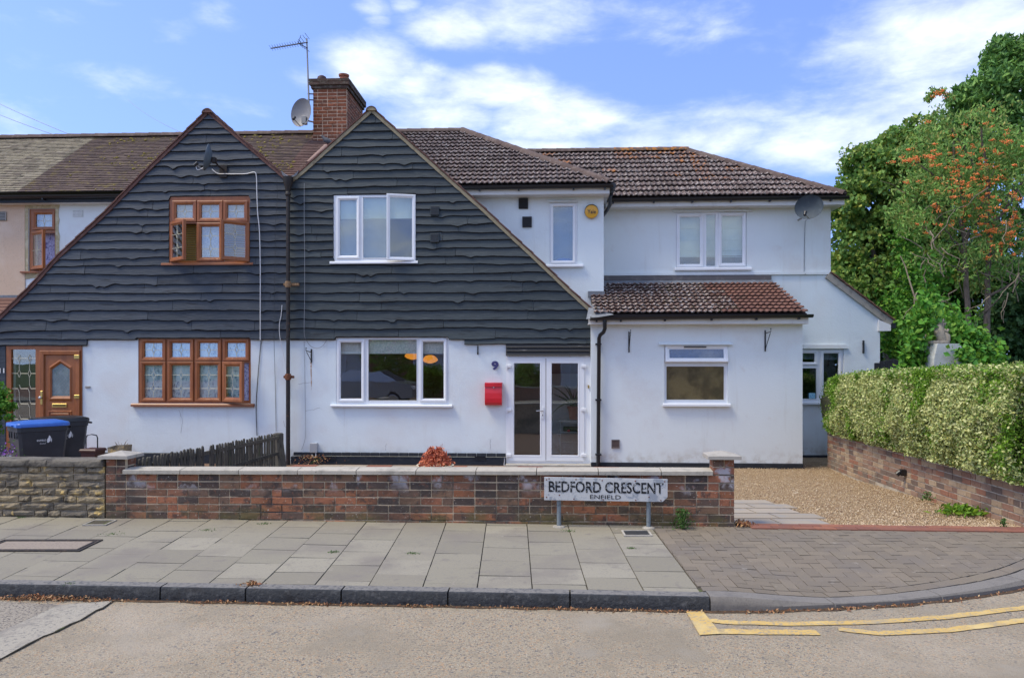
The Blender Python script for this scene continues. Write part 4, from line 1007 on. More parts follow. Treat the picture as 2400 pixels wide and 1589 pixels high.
def verge(T, line, m, tilem, side, w=-.07, depth=.16, th=.05, step=.27, tile_th=.022):
    """edge strip under the tile ends of a gable slope; line goes from the apex down"""
    P = [Vector((a, 0, b)) for a, b in line]
    segs = []
    for a, b in zip(P, P[1:]):
        n = max(1, round((b-a).length/step))
        for i in range(n): segs.append((a.lerp(b, i/n), a.lerp(b, (i+1)/n)))
    for a, b in segs:
        d = (b-a).normalized(); nrm = Vector((-d.z, 0, d.x))
        if nrm.z < 0: nrm = -nrm
        j = R.uniform(-.003, .003)
        q = [a-nrm*(th+j), b-nrm*(th-j), b+nrm*.0, a+nrm*.0]
        T.part('verge_strip', mb1(m).prism([(p.x, p.z) for p in q], w, w+.05))
        e = d*.02; q = [a+nrm*.002-e*0, b+nrm*(.012)+e, b+nrm*(tile_th+.014)+e, a+nrm*(tile_th)]
        T.part('verge_tile', mb1(tilem).prism([(p.x, p.z) for p in q], w-.012-R.uniform(0,.006), w+depth))
def roofslab(T, name, pts, m, th=.05, label=None):
    mb = mb1(m); mb.slab(pts, th); return T.part(name, mb, label=label)
def halfround(T, A, B, m, r=.11, seg=.33, name='ridge_tile', lift=0.02):
    """run of half-round tiles from A to B (frame coordinates)"""
    A, B = Vector(A), Vector(B); n = max(1, round((B-A).length/seg)); L = (B-A).length/n
    d = (B-A).normalized(); side = d.cross(Vector((0,0,1))).normalized(); up = side.cross(d).normalized()
    Mx = Matrix((side, d, up)).transposed().to_4x4()
    key = ('hr', m if isinstance(m, str) else m.name, round(r, 3), round(L, 3))
    if key not in _bm:
        mb = mb1(m); vs = []; k = 9
        for y, rr in ((-.015, r*1.06), (L*.5, r), (L+.01, r*.97)):
            for i in range(k):
                t = math.pi*(i/(k-1)); vs.append((rr*math.cos(t), y, rr*math.sin(t)*.85-r*.25))
        for y, rr in ((L+.01, r*.97-.02), (-.015, r*1.06-.02)):
            for i in range(k):
                t = math.pi*(i/(k-1)); vs.append((rr*math.cos(t), y, rr*math.sin(t)*.85-r*.25))
        fs = [(a*k+i, a*k+i+1, (a+1)*k+i+1, (a+1)*k+i) for a in range(4) for i in range(k-1)]+[(4*k+i, 4*k+i+1, i+1, i) for i in range(k-1)]
        mb.add(vs, fs); _bm[key] = mesh_of(name, mb, smooth=True)
    for i in range(n):
        o = T.inst(name, _bm[key], A+d*L*i+up*lift)
        o.rotation_euler = (Mx @ Matrix.Rotation(R.uniform(-.02, .02), 4, 'Y')).to_euler()
def pantiles(T, uL, uR, we, ze, wr, zr, gauge, tw, rolls, pick, hipR=None, hipL=None, cutL=None, name='roof_tile'):
    """interlocking tiles; hipR=(u at eaves, u at ridge) clips the right-hand edge"""
    S_ = math.hypot(wr-we, zr-ze); pit = math.atan2(zr-ze, wr-we); n = round(S_/gauge); g = S_/n
    nm = Vector((0, -math.sin(pit), math.cos(pit))); al = Vector((0, math.cos(pit), math.sin(pit)))
    def tilemesh(m):
        key = ('pt', m, round(g,3), tw, rolls)
        if key in _bm: return _bm[key]
        mb = mb1(m); vs = []; k = rolls*6
        for y, dz in ((0, .020), (0, .040), (.015, .044), (g*.55, .02), (g+.02, -.004)):
            for i in range(k+1):
                x = tw*i/k; ph = (i % 6)/6; s = .026*(.5-.5*math.cos(2*math.pi*ph))**1.5
                if y == 0 and dz == .020: s = s*.9
                yy = y-(.006*s/.026 if y == 0 else 0)
                vs.append((x, yy, dz+s))
        mb.add(vs, [(a*(k+1)+i, a*(k+1)+i+1, (a+1)*(k+1)+i+1, (a+1)*(k+1)+i) for a in range(4) for i in range(k)])
        _bm[key] = mesh_of(name, mb, smooth=True, recalc=False); return _bm[key]
    mb = mb1('underlay'); a0 = Vector((uL, we, ze))-nm*.02; a1 = Vector((hipR[0] if hipR else uR, we, ze))-nm*.02; b1 = Vector((hipR[1] if hipR else uR, wr, zr))-nm*.02; b0 = Vector((hipL if hipL is not None else uL, wr, zr))-nm*.02
    mb.add([a0, a1, b1, b0, a0-nm*.05, a1-nm*.05, b1-nm*.05, b0-nm*.05], [(0,1,2,3),(7,6,5,4),(0,4,5,1),(1,5,6,2),(2,6,7,3),(3,7,4,0)]); T.part('roof_underlay', mb)
    cnt = 0
    for r in range(n):
        u = uL+(-(tw/2) if r % 2 else 0)*0
        s0 = r*g
        while u < uR:
            um = u+tw/2
            lim = (hipR[0]+(hipR[1]-hipR[0])*(s0/S_)) if hipR else uR
            lim2 = (hipR[0]+(hipR[1]-hipR[0])*((s0+g)/S_)) if hipR else uR
            if u > lim: break
            if cutL and um < cutL(s0/S_): u += tw; continue
            m = pick(um, r/n); me = tilemesh(m)
            if u+tw > min(lim, lim2)+.01:
                b = bmesh.new(); b.from_mesh(me)
                dirv = Vector((lim2-lim, g, 0)).normalized(); nv = Vector((dirv.y, -dirv.x, 0))
                bmesh.ops.bisect_plane(b, geom=b.verts[:]+b.edges[:]+b.faces[:], plane_co=Vector((lim-u, 0, 0)), plane_no=nv, clear_outer=True)
                if not b.faces: b.free(); u += tw; continue
                me = me.copy(); b.to_mesh(me); b.free()
            o = T.inst(name, me, Vector((u, we, ze))+al*s0+nm*R.uniform(-.003,.003), rot=(pit, R.uniform(-.006,.006), R.uniform(-.004,.004))); cnt += 1
            u += tw
    return cnt
def gutter(T, A, B, r=.055, brackets=(), m='black', ends=True, fascia=None, parent=None):
    A, B = Vector(A), Vector(B); d = (B-A).normalized(); side = d.cross(Vector((0,0,1))).normalized()
    mb = mb1(m); k = 8; vs = []
    for p in (A, B):
        for rr in (r, r-.006):
            for i in range(k+1):
                t = math.pi+math.pi*i/k; vs.append(p+side*rr*math.cos(t)+Vector((0,0,rr*math.sin(t))))
    q = k+1; fs = []
    for i in range(k): fs += [(i, i+1, 2*q+i+1, 2*q+i), (q+i, q+i+1, 3*q+i+1, 3*q+i), (i, i+1, q+i+1, q+i), (2*q+i, 2*q+i+1, 3*q+i+1, 3*q+i)]
    fs += [(0, q, 3*q, 2*q), (k, q+k, 3*q+k, 2*q+k), tuple(range(k+1)), tuple(2*q+i for i in range(k+1))]
    mb.add(vs, fs)
    o = T.part('gutter', mb, parent, smooth=True)
    for t in brackets:
        p = A.lerp(B, t); mb = mb1(m); mb.box(p.x-.015, p.x+.015, p.y-.02, p.y+.06, p.z-.085, p.z-.045); T.part('gutter_bracket', mb, o)
    return o
# ---------------------------------------------------------------- house number 11 (left half of the twin gables)
H11 = Thing('terraced_house', 'left twin gabled house, black boards above, brown windows and brown front door', 'house', (HF.u(340), 0, GZ), HF)
H9 = Thing('terraced_house', 'right twin gabled house, black boards, white windows, white french doors and tiled extensions', 'house', (HF.u(1030), 0, GZ), HF)
g11 = [(-75,820),(0,747),(76,673),(140,602),(255,496),(331,417),(491,262),(678,423)]
g9 = [(681,424),(700,412),(873,257),(1050,416),(1137,493),(1193,546),(1246,595),(1330,675),(1384,724)]
L11 = slopeline(g11); L9 = slopeline(g9)
# windows and their openings
F1 = lambda x0, y0, x1, y1, **k: dict(p=(x0,y0,x1,y1), **k)
oak = dict(s=9)
w11g = window(H11, (324,793,587.8,945), [F1(338,804,380,836.7,lead=1,**oak),F1(402,804,445,836.7,lead=1,**oak),F1(467,804,510,836.7,lead=1,**oak),F1(532,804,575,836.7,lead=1,**oak),
   F1(338,856,380,932,lead=2,**oak),F1(402,856,445,932,lead=2,**oak),F1(467,856,510,932,lead=2,**oak),
   dict(p=(532,856,575,932), k='left', ang=24, o=(525,850,583,939), s=11, lead=2)], 'oak', rec=.01, sill=(311,945,597,952.5), sillm='oakh',
   inner=[((328,797,585,941),'net',.06),((560,850,586,943),'netv',.05)], label='four light brown leaded window with one sash ajar')
w11u = window(H11, (399,462,587.5,617), [F1(415,481,454,512,lead=1,**oak),F1(473.5,481,515.6,512,lead=1,**oak),F1(535,481,574,512,lead=1,**oak),
   F1(473.5,532,515.6,604,lead=2,**oak),
   dict(p=(410,530,456,604), k='left', ang=36, o=(405,525,462,612), s=9, lead=2), dict(p=(530,530,578,604), k='right', ang=40, o=(524,525,583,612), s=9, lead=2)], 'oak', rec=-.03, sill=(381.6,616.5,596,622.5), sillm='oakh',
   inner=[((402,464,585,518),'blind',.12),((465,518,522,617),'blind',.12)], label='brown leaded window with both lower casements open')
mb = mb1('blindolive')
q = RH(402,520,585,615)
for i in range(22):
    z = q[1]+(q[3]-q[1])*(i+.5)/22; mb.box(q[0], q[2], .10, .135, z-.012, z+.008)
H11.part('slatted_blind', mb)
# front door set
dr = RH(16,810,193.4,1064)
mb = mb1('oak'); side = RH(27.5,819,85,1052); lf = RH(107,829,179,1054)
mb.prism(rp(dr), -.02, .05, [rp(side), rp(lf)]); door_frame = H11.part('door_frame', mb)
H11.part('side_light_pane', mb1(M['glass']).box(side[0]-.002, side[2]+.002, .01, .016, side[1]-.002, side[3]+.002), door_frame); leadlines(H11, door_frame, side, .004, 'door')
fr = RH(96,822,190,1056); mb = mb1('oak'); mb.ring((fr[0],fr[1],fr[2],fr[3]), [(0,-.02),(0,-.045),(.01,-.05),(.07,-.046),(.085,-.03)]); H11.part('door_casing', mb, door_frame)
gl = [HF.at(*p) for p in ((120,934),(167,934),(167,862),(143,846),(120,862))]
mb = mb1('oak'); mb.prism(rp(lf), -.012, .03, [gl]); dleaf = H11.part('door', mb)
def rim(T, poly, wd, w0, w1, m, parent, name):
    c = Vector((sum(p[0] for p in poly)/len(poly), sum(p[1] for p in poly)/len(poly))); mb = mb1(m)
    inn = [(c[0]+(x-c[0])*(1-wd), c[1]+(y-c[1])*(1-wd)) for x, y in poly]; out = [(c[0]+(x-c[0])*(1+wd), c[1]+(y-c[1])*(1+wd)) for x, y in poly]
    n = len(poly); vs = [(x, w0, z) for x, z in out]+[(x, w1, z) for x, z in poly]+[(x, w0+.005, z) for x, z in inn]
    mb.add(vs, [(i, (i+1)%n, n+(i+1)%n, n+i) for i in range(n)]+[(n+i, n+(i+1)%n, 2*n+(i+1)%n, 2*n+i) for i in range(n)]); return T.part(name, mb, parent)
rim(H11, gl, .13, -.012, -.035, 'oak', dleaf, 'glazing_bead')
H11.part('pane', mb1(mat('patterned_door_glass', (.16,.22,.24), .25, [(6,(.25,.32,.33),.45,.7)], (30,.3,.004))).prism(gl, .0, .006), dleaf)
mbr, mbg, mbl = mb1('red'), mb1(mat('green_glass', (.02,.12,.05), .3)), mb1('ventgrey')
for px in (130, 156):
    c = HF.at(px, 916); mbr.lathe([(0,-.009),(.03,-.007),(.03,0)], 8, T=Matrix.Translation((c[0], -.001, c[1])) @ Matrix.Rotation(math.pi/2, 4, 'X'))
    for dx, dy in ((-4,9),(4,9),(0,12)): c = HF.at(px+dx, 916+dy); mbg.lathe([(0,-.008),(.018,0)], 6, T=Matrix.Translation((c[0], -.001, c[1])) @ Matrix.Rotation(math.pi/2, 4, 'X'))
for px, py in ((129,866),(136,869),(134,876),(131,873),(151,867),(157,872),(153,877),(148,870)):
    c = HF.at(px, py); mbg.lathe([(0,-.008),(.024,0)], 5, T=Matrix.Translation((c[0], -.001, c[1])) @ Matrix.Rotation(math.pi/2, 4, 'X'))
for k in range(-6, 9):
    for s in (1, -1):
        a = HF.at(143+k*8-s*40, 934); b = HF.at(143+k*8+s*40-s*0, 846)
        seg = [(a[0]+(b[0]-a[0])*t, a[1]+(b[1]-a[1])*t) for t in (i/40 for i in range(41))]; 
        ins = [p for p in seg if gl[0][0] < p[0] < gl[1][0] and gl[0][1] < p[1] < min(gl[3][1]-abs(p[0]-gl[3][0])*.68, 99)]
        if len(ins) > 2: mbl.tube([(ins[0][0], -.002, ins[0][1]), (ins[-1][0], -.002, ins[-1][1])], .0018, 4)
H11.part('glass_roses', mbr, dleaf, kind='stuff'); H11.part('glass_leaves', mbg, dleaf); H11.part('glass_lattice', mbl, dleaf)
q = RH(124,945.5,158,954.8); H11.part('letterbox', mb1('brass').bbox(q[0],q[2],-.03,-.012,q[1],q[3],.006), dleaf); q = RH(127,948,155,952); H11.part('letterbox_flap', mb1(mat('dark_brass',(.2,.13,.04),.4,metal=.7)).box(q[0],q[2],-.034,-.03,q[1],q[3]), dleaf)
q = RH(113.5,962,170,1040); mb = mb1('oak'); mb.ring(q, [(0,-.012),(.01,-.028),(.025,-.03),(.04,-.014)]); H11.part('door_panel', mb, dleaf)
q = RH(121,968,163,973); H11.part('door_moulding', mb1('oak').bbox(q[0],q[2],-.03,-.012,q[1],q[3],.008), dleaf)
q = RH(99,916,104,948); H11.part('handle_plate', mb1('brass').bbox(q[0],q[2],-.058,-.045,q[1],q[3],.006), dleaf)
c = HF.at(102, 931.5); H11.part('door_knob', mb1('chrome').lathe([(.012,0),(.012,.03),(.028,.04),(.03,.055),(.018,.07),(0,.072)], 12, T=Matrix.Translation((c[0], -.055, c[1])) @ Matrix.Rotation(math.pi/2, 4, 'X')), dleaf, smooth=True)
for py in (836, 929, 1020):
    q = RH(178,py-4,190,py+5); H11.part('hinge', mb1('brass').bbox(q[0],q[2],-.062,-.04,q[1],q[3],.004), dleaf)
q = RH(96,1054,190,1062); H11.part('threshold', mb1('oakh').bbox(q[0],q[2],-.09,.0,q[1],q[3],.008))
q = RH(90,1063,232,1085); H11.part('door_step', mb1('terra').bbox(q[0],q[2],-.5,.02,GZ,q[3],.01))
# front wall of 11: one sheet with openings
def wallpoly(L, uA, uB, zlow=GZ-.1):
    return [(uA, zlow), (uB, zlow)]+[p for p in reversed(L)]
H11.part('front_wall', mb1('render').prism([(L11[0][0], GZ-.1), (L11[-1][0]+.022, GZ-.1), (L11[-1][0]+.022, L11[-1][1])]+list(reversed(L11[:-1])), 0, .25, [rp(w11g), rp(w11u), rp(dr)]))
q = RH(193.4,1061,668,1096); H11.part('plinth', mb1('blackpaint').bbox(q[0],q[2],-.035,-.001,q[1]-.05,q[3],.012))
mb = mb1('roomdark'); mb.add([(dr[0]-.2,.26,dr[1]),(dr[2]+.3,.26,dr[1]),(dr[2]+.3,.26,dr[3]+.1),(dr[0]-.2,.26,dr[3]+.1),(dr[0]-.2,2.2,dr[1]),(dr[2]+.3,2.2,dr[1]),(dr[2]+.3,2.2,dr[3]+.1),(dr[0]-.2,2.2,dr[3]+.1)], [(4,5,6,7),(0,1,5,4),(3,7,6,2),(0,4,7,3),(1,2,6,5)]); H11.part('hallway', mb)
zl = HF.z(400, 797)
us = HF.u(207)
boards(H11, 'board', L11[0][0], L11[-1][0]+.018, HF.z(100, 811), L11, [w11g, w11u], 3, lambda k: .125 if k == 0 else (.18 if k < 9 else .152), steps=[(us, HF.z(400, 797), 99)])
HF_u = HF.u
# vertical dark boarding left of the door frame
q = RH(-75,811,15.5,1064); n = 7
for i in range(n):
    a = q[0]+(q[2]-q[0])*i/n; H11.part('upright_board', mb1('board').bbox(a+.002, a+(q[2]-q[0])/n-.002, -.03, -.001, q[1], q[3], .004))
verge(H11, [L11[6]]+[L11[7]], 'vergeB', 'vergeB', 1); verge(H11, [L11[6]]+L11[5::-1], 'vergeB', 'vergeB', -1)
H9_u = None
# ---------------------------------------------------------------- house number 9
wht = dict(s=7)
w9g = window(H9, (787.6,791,1052,947.6), [F1(798,802.5,847,934,**wht),F1(863,796.5,976,938.6,k='fixed'),F1(991,801,1040,934,**wht)], rec=.01, sill=(776,947.6,1060.6,953), room=('room',3.2),
   inner=[((790,796,850,829.5),'blind',.08),((855,790,980,829),'blind',.08),((984,796,1048,828.5),'blind',.08)], label='wide three light white ground floor window')
w9u = window(H9, (783,458,975,613.5), [F1(797.5,470,837,600,**wht),F1(852,464,907,605,k='fixed'),dict(p=(920,465,962,600), k='right', ang=14, o=(911,461,972,610), s=8)], rec=-.03, sill=(775,612.5,980.5,619),
   inner=[((786,462,972,512.5),'blindmint',.07),((786,512,910,612),'blindgrey',.08)], label='three light white window with the right sash ajar')
# warm lamps seen through the glass
for i, (px, py, dw, lb) in enumerate(((967,833,1.6,'left'),(1008,842,1.9,'right'))):
    c = HF.at(px, py, dw); r = .15
    lm = Thing('pendant_lamp', ('glowing amber pendant lamp half behind the white window bar', 'glowing amber pendant lamp hanging lower at the right of the ground floor room')[i], 'lamp', (c[0], dw, c[1]), HF, 'amber pendant lamps behind the ground floor window')
    lm.part('lamp_shade', mb1('lamp').lathe([(.04,.09),(.10,.07),(.16,.01),(.17,-.02),(.12,-.06),(.04,-.085),(0,-.09)], 14, T=Matrix.Translation((c[0], dw, c[1]))), smooth=True)
    lm.part('cord', mb1('black').tube([(c[0], dw, c[1]+.09), (c[0], dw, c[1]+.6)], .006, 5))
# french doors
fd = RH(1186,834.8,1384.6,1085)
l1 = RH(1191.5,838.5,1278.8,1080); l2 = RH(1280.2,838.5,1369,1080)
mb = mb1('upvc'); mb.prism(rp(fd), .0, .07, [rp((l1[0]+.01,l1[1]+.01,l2[2]-.01,l1[3]-.01))]); fdf = H9.part('door_frame', mb, label='white french door frame')
for i, (l, p) in enumerate(((l1, RH(1205,851.5,1265.8,1066)), (l2, RH(1293,851.5,1354.5,1066)))):
    mb = mb1('upvc'); mb.prism(rp(l), -.018, .045, [rp(p)]); d = H9.part('french_door', mb)
    mb = mb1('upvc'); mb.ring((p[0]-.02,p[1]-.02,p[2]+.02,p[3]+.02), [(0,-.018),(.004,-.024),(.02,-.016),(.02,.02)]); H9.part('glazing_bead', mb, d)
    H9.part('pane', mb1(M['glass']).box(p[0]-.002,p[2]+.002,.01,.016,p[1]-.002,p[3]+.002), d)
    for py in (858, 960, 1066):
        x = 1191 if i == 0 else 1369.5; q = RH(x-4, py-3.5, x+7 if i == 0 else x+3.5, py+3.5) if i == 0 else RH(x-7, py-3.5, x+4, py+3.5)
        mb = mb1('upvc'); mb.bbox(q[0],q[2],-.05,-.016,q[1],q[3],.006); q2 = RH(x-3, py-2, x, py+7) if i == 0 else RH(x, py-2, x+3, py+7); mb.bbox(q2[0],q2[2],-.04,0,q2[1],q2[3],.004); H9.part('hinge', mb, d)
c = HF.at(1272, 962); q = RH(1269.5,953,1274.5,982); hp_ = H9.part('handle_plate', mb1('upvc').bbox(q[0],q[2],-.03,-.018,q[1],q[3],.004), fdf)
H9.part('door_handle', mb1('chrome').tube([(c[0],-.03,c[1]),(c[0],-.07,c[1]),(c[0]-.02,-.075,c[1]),(c[0]-.12,-.075,c[1]-.005)], .009, 8), fdf, smooth=True)
c2 = HF.at(1272,972); H9.part('keyhole', mb1('black').box(c2[0]-.006,c2[0]+.006,-.033,-.03,c2[1]-.018,c2[1]+.01), fdf)
H9.part('front_wall', mb1('render').prism([(L9[0][0]-.003, GZ-.1), (L9[-1][0]+.01, GZ-.1), (L9[-1][0]+.01, L9[-1][1])]+list(reversed(L9[:-1])), 0, .25, [rp(w9g), rp(w9u), rp(fd)]))
q = RH(1186,1085.5,1384,1096); H9.part('doorstep', mb1('concrete').bbox(q[0],q[2],-.22,.05,GZ-.02,q[3],.01))
# porch room
mb = mb1('room'); X0, X1, Z0, Z1, y0, y1 = fd[0]-.1, fd[2]+.3, fd[1]-.02, fd[3]+.15, .26, 1.6
mb.add([(X0,y0,Z0),(X1,y0,Z0),(X1,y0,Z1),(X0,y0,Z1),(X0,y1,Z0),(X1,y1,Z0),(X1,y1,Z1),(X0,y1,Z1)], [(4,5,6,7),(0,1,5,4),(3,7,6,2),(0,4,7,3),(1,2,6,5)]); H9.part('porch_room', mb)
mb = mb1('render_soft'); a = HF.u(1290, 1.5); mb.box(a, X1-.01, 1.5, 1.58, Z0+.01, Z1-.5); H9.part('inner_wall', mb)
pl = RH(683,1060,1186,1096)
H9.part('plinth', mb1('blackpaint').bbox(pl[0],pl[2],-.035,-.001,pl[1]-.05,pl[3]-.08,.012))
q = RH(690,1060,1186,1068); nb_ = 22
for i in range(nb_):
    a = q[0]+(q[2]-q[0])*i/nb_; H9.part('plinth_brick', mb1('blackpaint').bbox(a+.003, a+(q[2]-q[0])/nb_-.003, -.055, -.034, q[1], q[3], .006))
for px in (775, 1126):
    q = RH(px-13,1069,px+13,1078); ab = H9.part('air_brick', mb1('black').box(q[0],q[2],-.04,-.03,q[1],q[3]))
    mb = mb1('blackpaint')
    for k in range(4): mb.box(q[0],q[2],-.046,-.04,q[1]+k*(q[3]-q[1])/4,q[1]+(k+.45)*(q[3]-q[1])/4)
    H9.part('grille', mb, ab)
zl9 = HF.z(900, 797)
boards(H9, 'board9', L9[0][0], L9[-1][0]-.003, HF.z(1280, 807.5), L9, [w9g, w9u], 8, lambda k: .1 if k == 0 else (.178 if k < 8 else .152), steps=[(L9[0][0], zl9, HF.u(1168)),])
for i, (a, b) in enumerate(((806.5,814.5),(815,823),(823.5,833.5))):
    q = RH(1186,a,1383,b); mb = mb1('slat'); mb.add([(q[0],-.03,q[3]),(q[2],-.03,q[3]),(q[2],-.06,q[1]),(q[0],-.06,q[1]),(q[0],-.001,q[3]),(q[2],-.001,q[3]),(q[2],-.001,q[1]),(q[0],-.001,q[1])], [(0,1,2,3),(3,2,6,7),(0,4,5,1),(0,3,7,4),(1,5,6,2)]); H9.part('lintel_slat', mb)
verge(H9, [L9[2]]+[L9[1],L9[0]], 'vergeC', 'vergeB', -1, th=.06); verge(H9, [L9[2]]+L9[3:], 'vergeC', 'vergeB', 1, th=.06)
for (T, px, py, m) in ((H9,1020.4,495.5,'board9'),(H9,1020,559,'board9'),):
    q = RH(px-10,py-10,px+10,py+11); v = T.part('vent_cover', mb1(m).bbox(q[0],q[2],-.085,-.03,q[1],q[3],.006))
    mb = mb1('vent')
    for k in range(6): z = q[1]+(q[3]-q[1])*(k+.5)/6; mb.box(q[0]+.01,q[2]-.01,-.089,-.084,z-.006,z+.006)
    T.part('grille', mb, v)
# gable roofs running back from the two gables
def gableroof(T, apex, lft, rgt, wl, wr_, m, depth):
    nm = .012
    for (p, wb) in ((lft, wl), (rgt, wr_)):
        # full-depth upper part and shallower foot
        zc = 5.15; 
        t = (apex[1]-zc)/(apex[1]-p[1]); c = (apex[0]+(p[0]-apex[0])*min(t,1), max(zc, p[1]))
        pts = [(apex[0],-.05,apex[1]),(p[0],-.05,p[1]),(p[0],wb,p[1]),(c[0],wb,c[1]),(apex[0],depth,apex[1])]
        roofslab(T, 'gable_roof', [(x, y, z-(.02 if y > 0 else 0)-(.16 if y > 2 else 0)) for x, y, z in pts], m, .04)
gableroof(H11, L11[6], L11[0], L11[7], 1.1, 1.2, 'tileM', 2.9); gableroof(H9, L9[2], L9[0], L9[-1], 1.2, .66, 'tileR', 2.9)
for T, ap, m in ((H11, L11[6], 'ridge'), (H9, L9[2], 'ridge')):
    halfround(T, (ap[0], -.1, ap[1]-.035), (ap[0], 2.7, ap[1]-.22), m, r=.10, lift=0)
    mb = mb1('vergeB' if T is H11 else 'vergeC'); vs = [(ap[0]+.09*math.cos(t), ap[1]-.05+.085*math.sin(t)) for t in [math.pi*i/10 for i in range(11)]]; mb.prism(vs, -.105, -.06); T.part('ridge_end_mortar', mb)
# main roof over both houses (plain tiles in real courses)
def plainroof(T, m, uL, uR, we, ze, wr, zr, gauge=.1, tw=.165, label=None):
    S_ = math.hypot(wr-we, zr-ze); pit = math.atan2(zr-ze, wr-we); n = int(S_/gauge)
    nm = Vector((0, -math.sin(pit), math.cos(pit))); al = Vector((0, math.cos(pit), math.sin(pit))); mb = mb1(m)
    for r in range(n):
        u = uL-(r % 2)*tw/2
        while u < uR:
            a, b = max(u, uL), min(u+tw, uR)
            if b-a > .02:
                j = R.uniform(0, .006); k = R.uniform(-.004, .004); o = Vector((0, we, ze))+al*(r*gauge+k)
                P = [Vector((a+.002,0,0))+o+nm*(.006+j), Vector((b-.002,0,0))+o+nm*(.006+j), Vector((b-.002,0,0))+o+nm*(.026+j), Vector((a+.002,0,0))+o+nm*(.026+j), Vector((b-.002,0,0))+o+al*(gauge+.03)+nm*.006, Vector((a+.002,0,0))+o+al*(gauge+.03)+nm*.006]
                mb.add(P, [(0,1,2,3),(3,2,4,5)])
            u += tw
    o = T.part('roof_tiles', mb, kind='stuff', recalc=False, label=label)
    mb = mb1('underlay'); mb.add([(uL,we,ze),(uR,we,ze),(uR,wr,zr),(uL,wr,zr),(uL,2*wr-we,ze),(uR,2*wr-we,ze)], [(0,1,2,3),(3,2,5,4)]); T.part('roof_deck', mb)
WE, ZE, WR, ZR = .86, 5.12, 3.6, 7.06
uM = HF.u(52, 1.0); uP = HF.u(672, .9)
H13 = Thing('terraced_house', 'beige rendered house at the far left edge with a mossy grey tiled roof', 'house', (uM-1.5, 1.1, GZ), HF)
plainroof(H13, 'tileL', uM-4, uM, WE, ZE, WR, ZR); plainroof(H11, 'tileM', uM, uP-.3, WE, ZE, WR, ZR); plainroof(H9, 'tileR', uP-.3, HF.u(880, 3.5), WE, ZE, WR, ZR)
halfround(H13, (uM-4, WR, ZR), (uM, WR, ZR), 'ridge', r=.12); halfround(H11, (uM, WR, ZR), (uP-.3, WR, ZR), 'ridge', r=.12); halfround(H9, (uP-.3, WR, ZR), (HF.u(1085,3.6), WR, ZR), 'ridge', r=.12)
# moss cushions on the old roof
P_ = []
pit = math.atan2(ZR-ZE, WR-WE)
mb = mb1(mat('moss', (.26,.2,.045), .95, [(30,(.13,.12,.03),.45,.65)], (60,1,.02)))
for i in range(900):
    s = R.random()**.8*3.3; u = uM+.2+(R.random()**.6)*5.2; 
    if mnoise.noise(Vector((u*1.1, s*1.4, 3)))+R.uniform(-.2,.25) < .05: continue
    r = R.uniform(.012, .045)*(.6+.6*R.random()); c = Vector((u, WE+s*math.cos(pit), ZE+s*math.sin(pit)+.025)); mb.lathe([(r,-.01),(r*.9,r*.3),(r*.5,r*.6),(0,r*.7)], 6, T=Matrix.Translation(c))
o = H11.part('moss', mb, kind='stuff', smooth=True)
# set-back upper wall of 11 and 13
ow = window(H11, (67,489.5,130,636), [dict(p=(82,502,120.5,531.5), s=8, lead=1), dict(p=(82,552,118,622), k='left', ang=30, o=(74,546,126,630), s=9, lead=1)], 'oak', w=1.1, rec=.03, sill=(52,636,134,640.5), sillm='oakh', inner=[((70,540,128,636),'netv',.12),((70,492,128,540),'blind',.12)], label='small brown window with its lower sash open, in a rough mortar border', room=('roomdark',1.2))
uG = HF.u(700, 1.1)
zt11 = HF.z(150, 466, 1.1)
H11.part('rear_upper_wall', mb1('render').prism([(uM,1.8),(uG,1.8),(uG,zt11),(uM,zt11)], 1.1, 1.3, [rp(ow)]))
q = RH(57,480,139,652,1.1); inn = RH(66.5,489,130.5,640,1.1); pts_o = []; 
for (a, b) in (((q[0],q[1]),(q[2],q[1])),((q[2],q[1]),(q[2],q[3])),((q[2],q[3]),(q[0],q[3])),((q[0],q[3]),(q[0],q[1]))):
    for k in range(14): t = k/14; pts_o.append((a[0]+(b[0]-a[0])*t+R.uniform(-.02,.02), a[1]+(b[1]-a[1])*t+R.uniform(-.02,.02)))
H11.part('mortar_border', mb1('mortarpatch').prism(pts_o, 1.088, 1.1-.0005, [rp(inn)]))
H13.part('upper_wall', mb1('beige').prism([(uM-4,GZ),(uM-.002,GZ),(uM-.002,zt11),(uM-4,zt11)], 1.08, 1.3))
def airbrick(T, rect, w, m, rows, cols, name='air_vent', bg='vent'):
    q = RH(*rect, w); v = T.part(name, mb1(m).prism(rp(q), w-.014, w-.0005, [rp((q[0]+(q[2]-q[0])*(i+.25)/cols, q[1]+(q[3]-q[1])*(j+.25)/rows, q[0]+(q[2]-q[0])*(i+.75)/cols, q[1]+(q[3]-q[1])*(j+.75)/rows)) for i in range(cols) for j in range(rows)], back=False))
    T.part('vent_core', mb1(bg).box(q[0]+.003,q[2]-.003,w-.006,w-.003,q[1]+.003,q[3]-.003), v); return v
airbrick(H11, (171,493,195,509), 1.1, 'render_soft', 5, 8)
q = RH(-3,497,16,518,1.08); v = H13.part('air_vent', mb1('ventgrey').bbox(q[0],q[2],1.05,1.079,q[1],q[3],.006)); mb = mb1('vent')
for k in range(6): z = q[1]+(q[3]-q[1])*(k+.5)/6; mb.box(q[0]+.02,q[2]-.02,1.046,1.051,z-.005,z+.005)
H13.part('grille', mb, v)
gz_ = HF.z(150, 458, .8)
gutter(H13, (uM-4, .80, gz_), (uM, .80, gz_), .06); gutter(H11, (uM, .80, gz_), (uG, .80, gz_), .06, brackets=(.1,.4))
H11.part('fascia', mb1('blackpaint').box(uM, uG, .87, .9, gz_-.13, gz_+.02)); H13.part('fascia', mb1('blackpaint').box(uM-4, uM-.001, .87, .9, gz_-.13, gz_+.02))
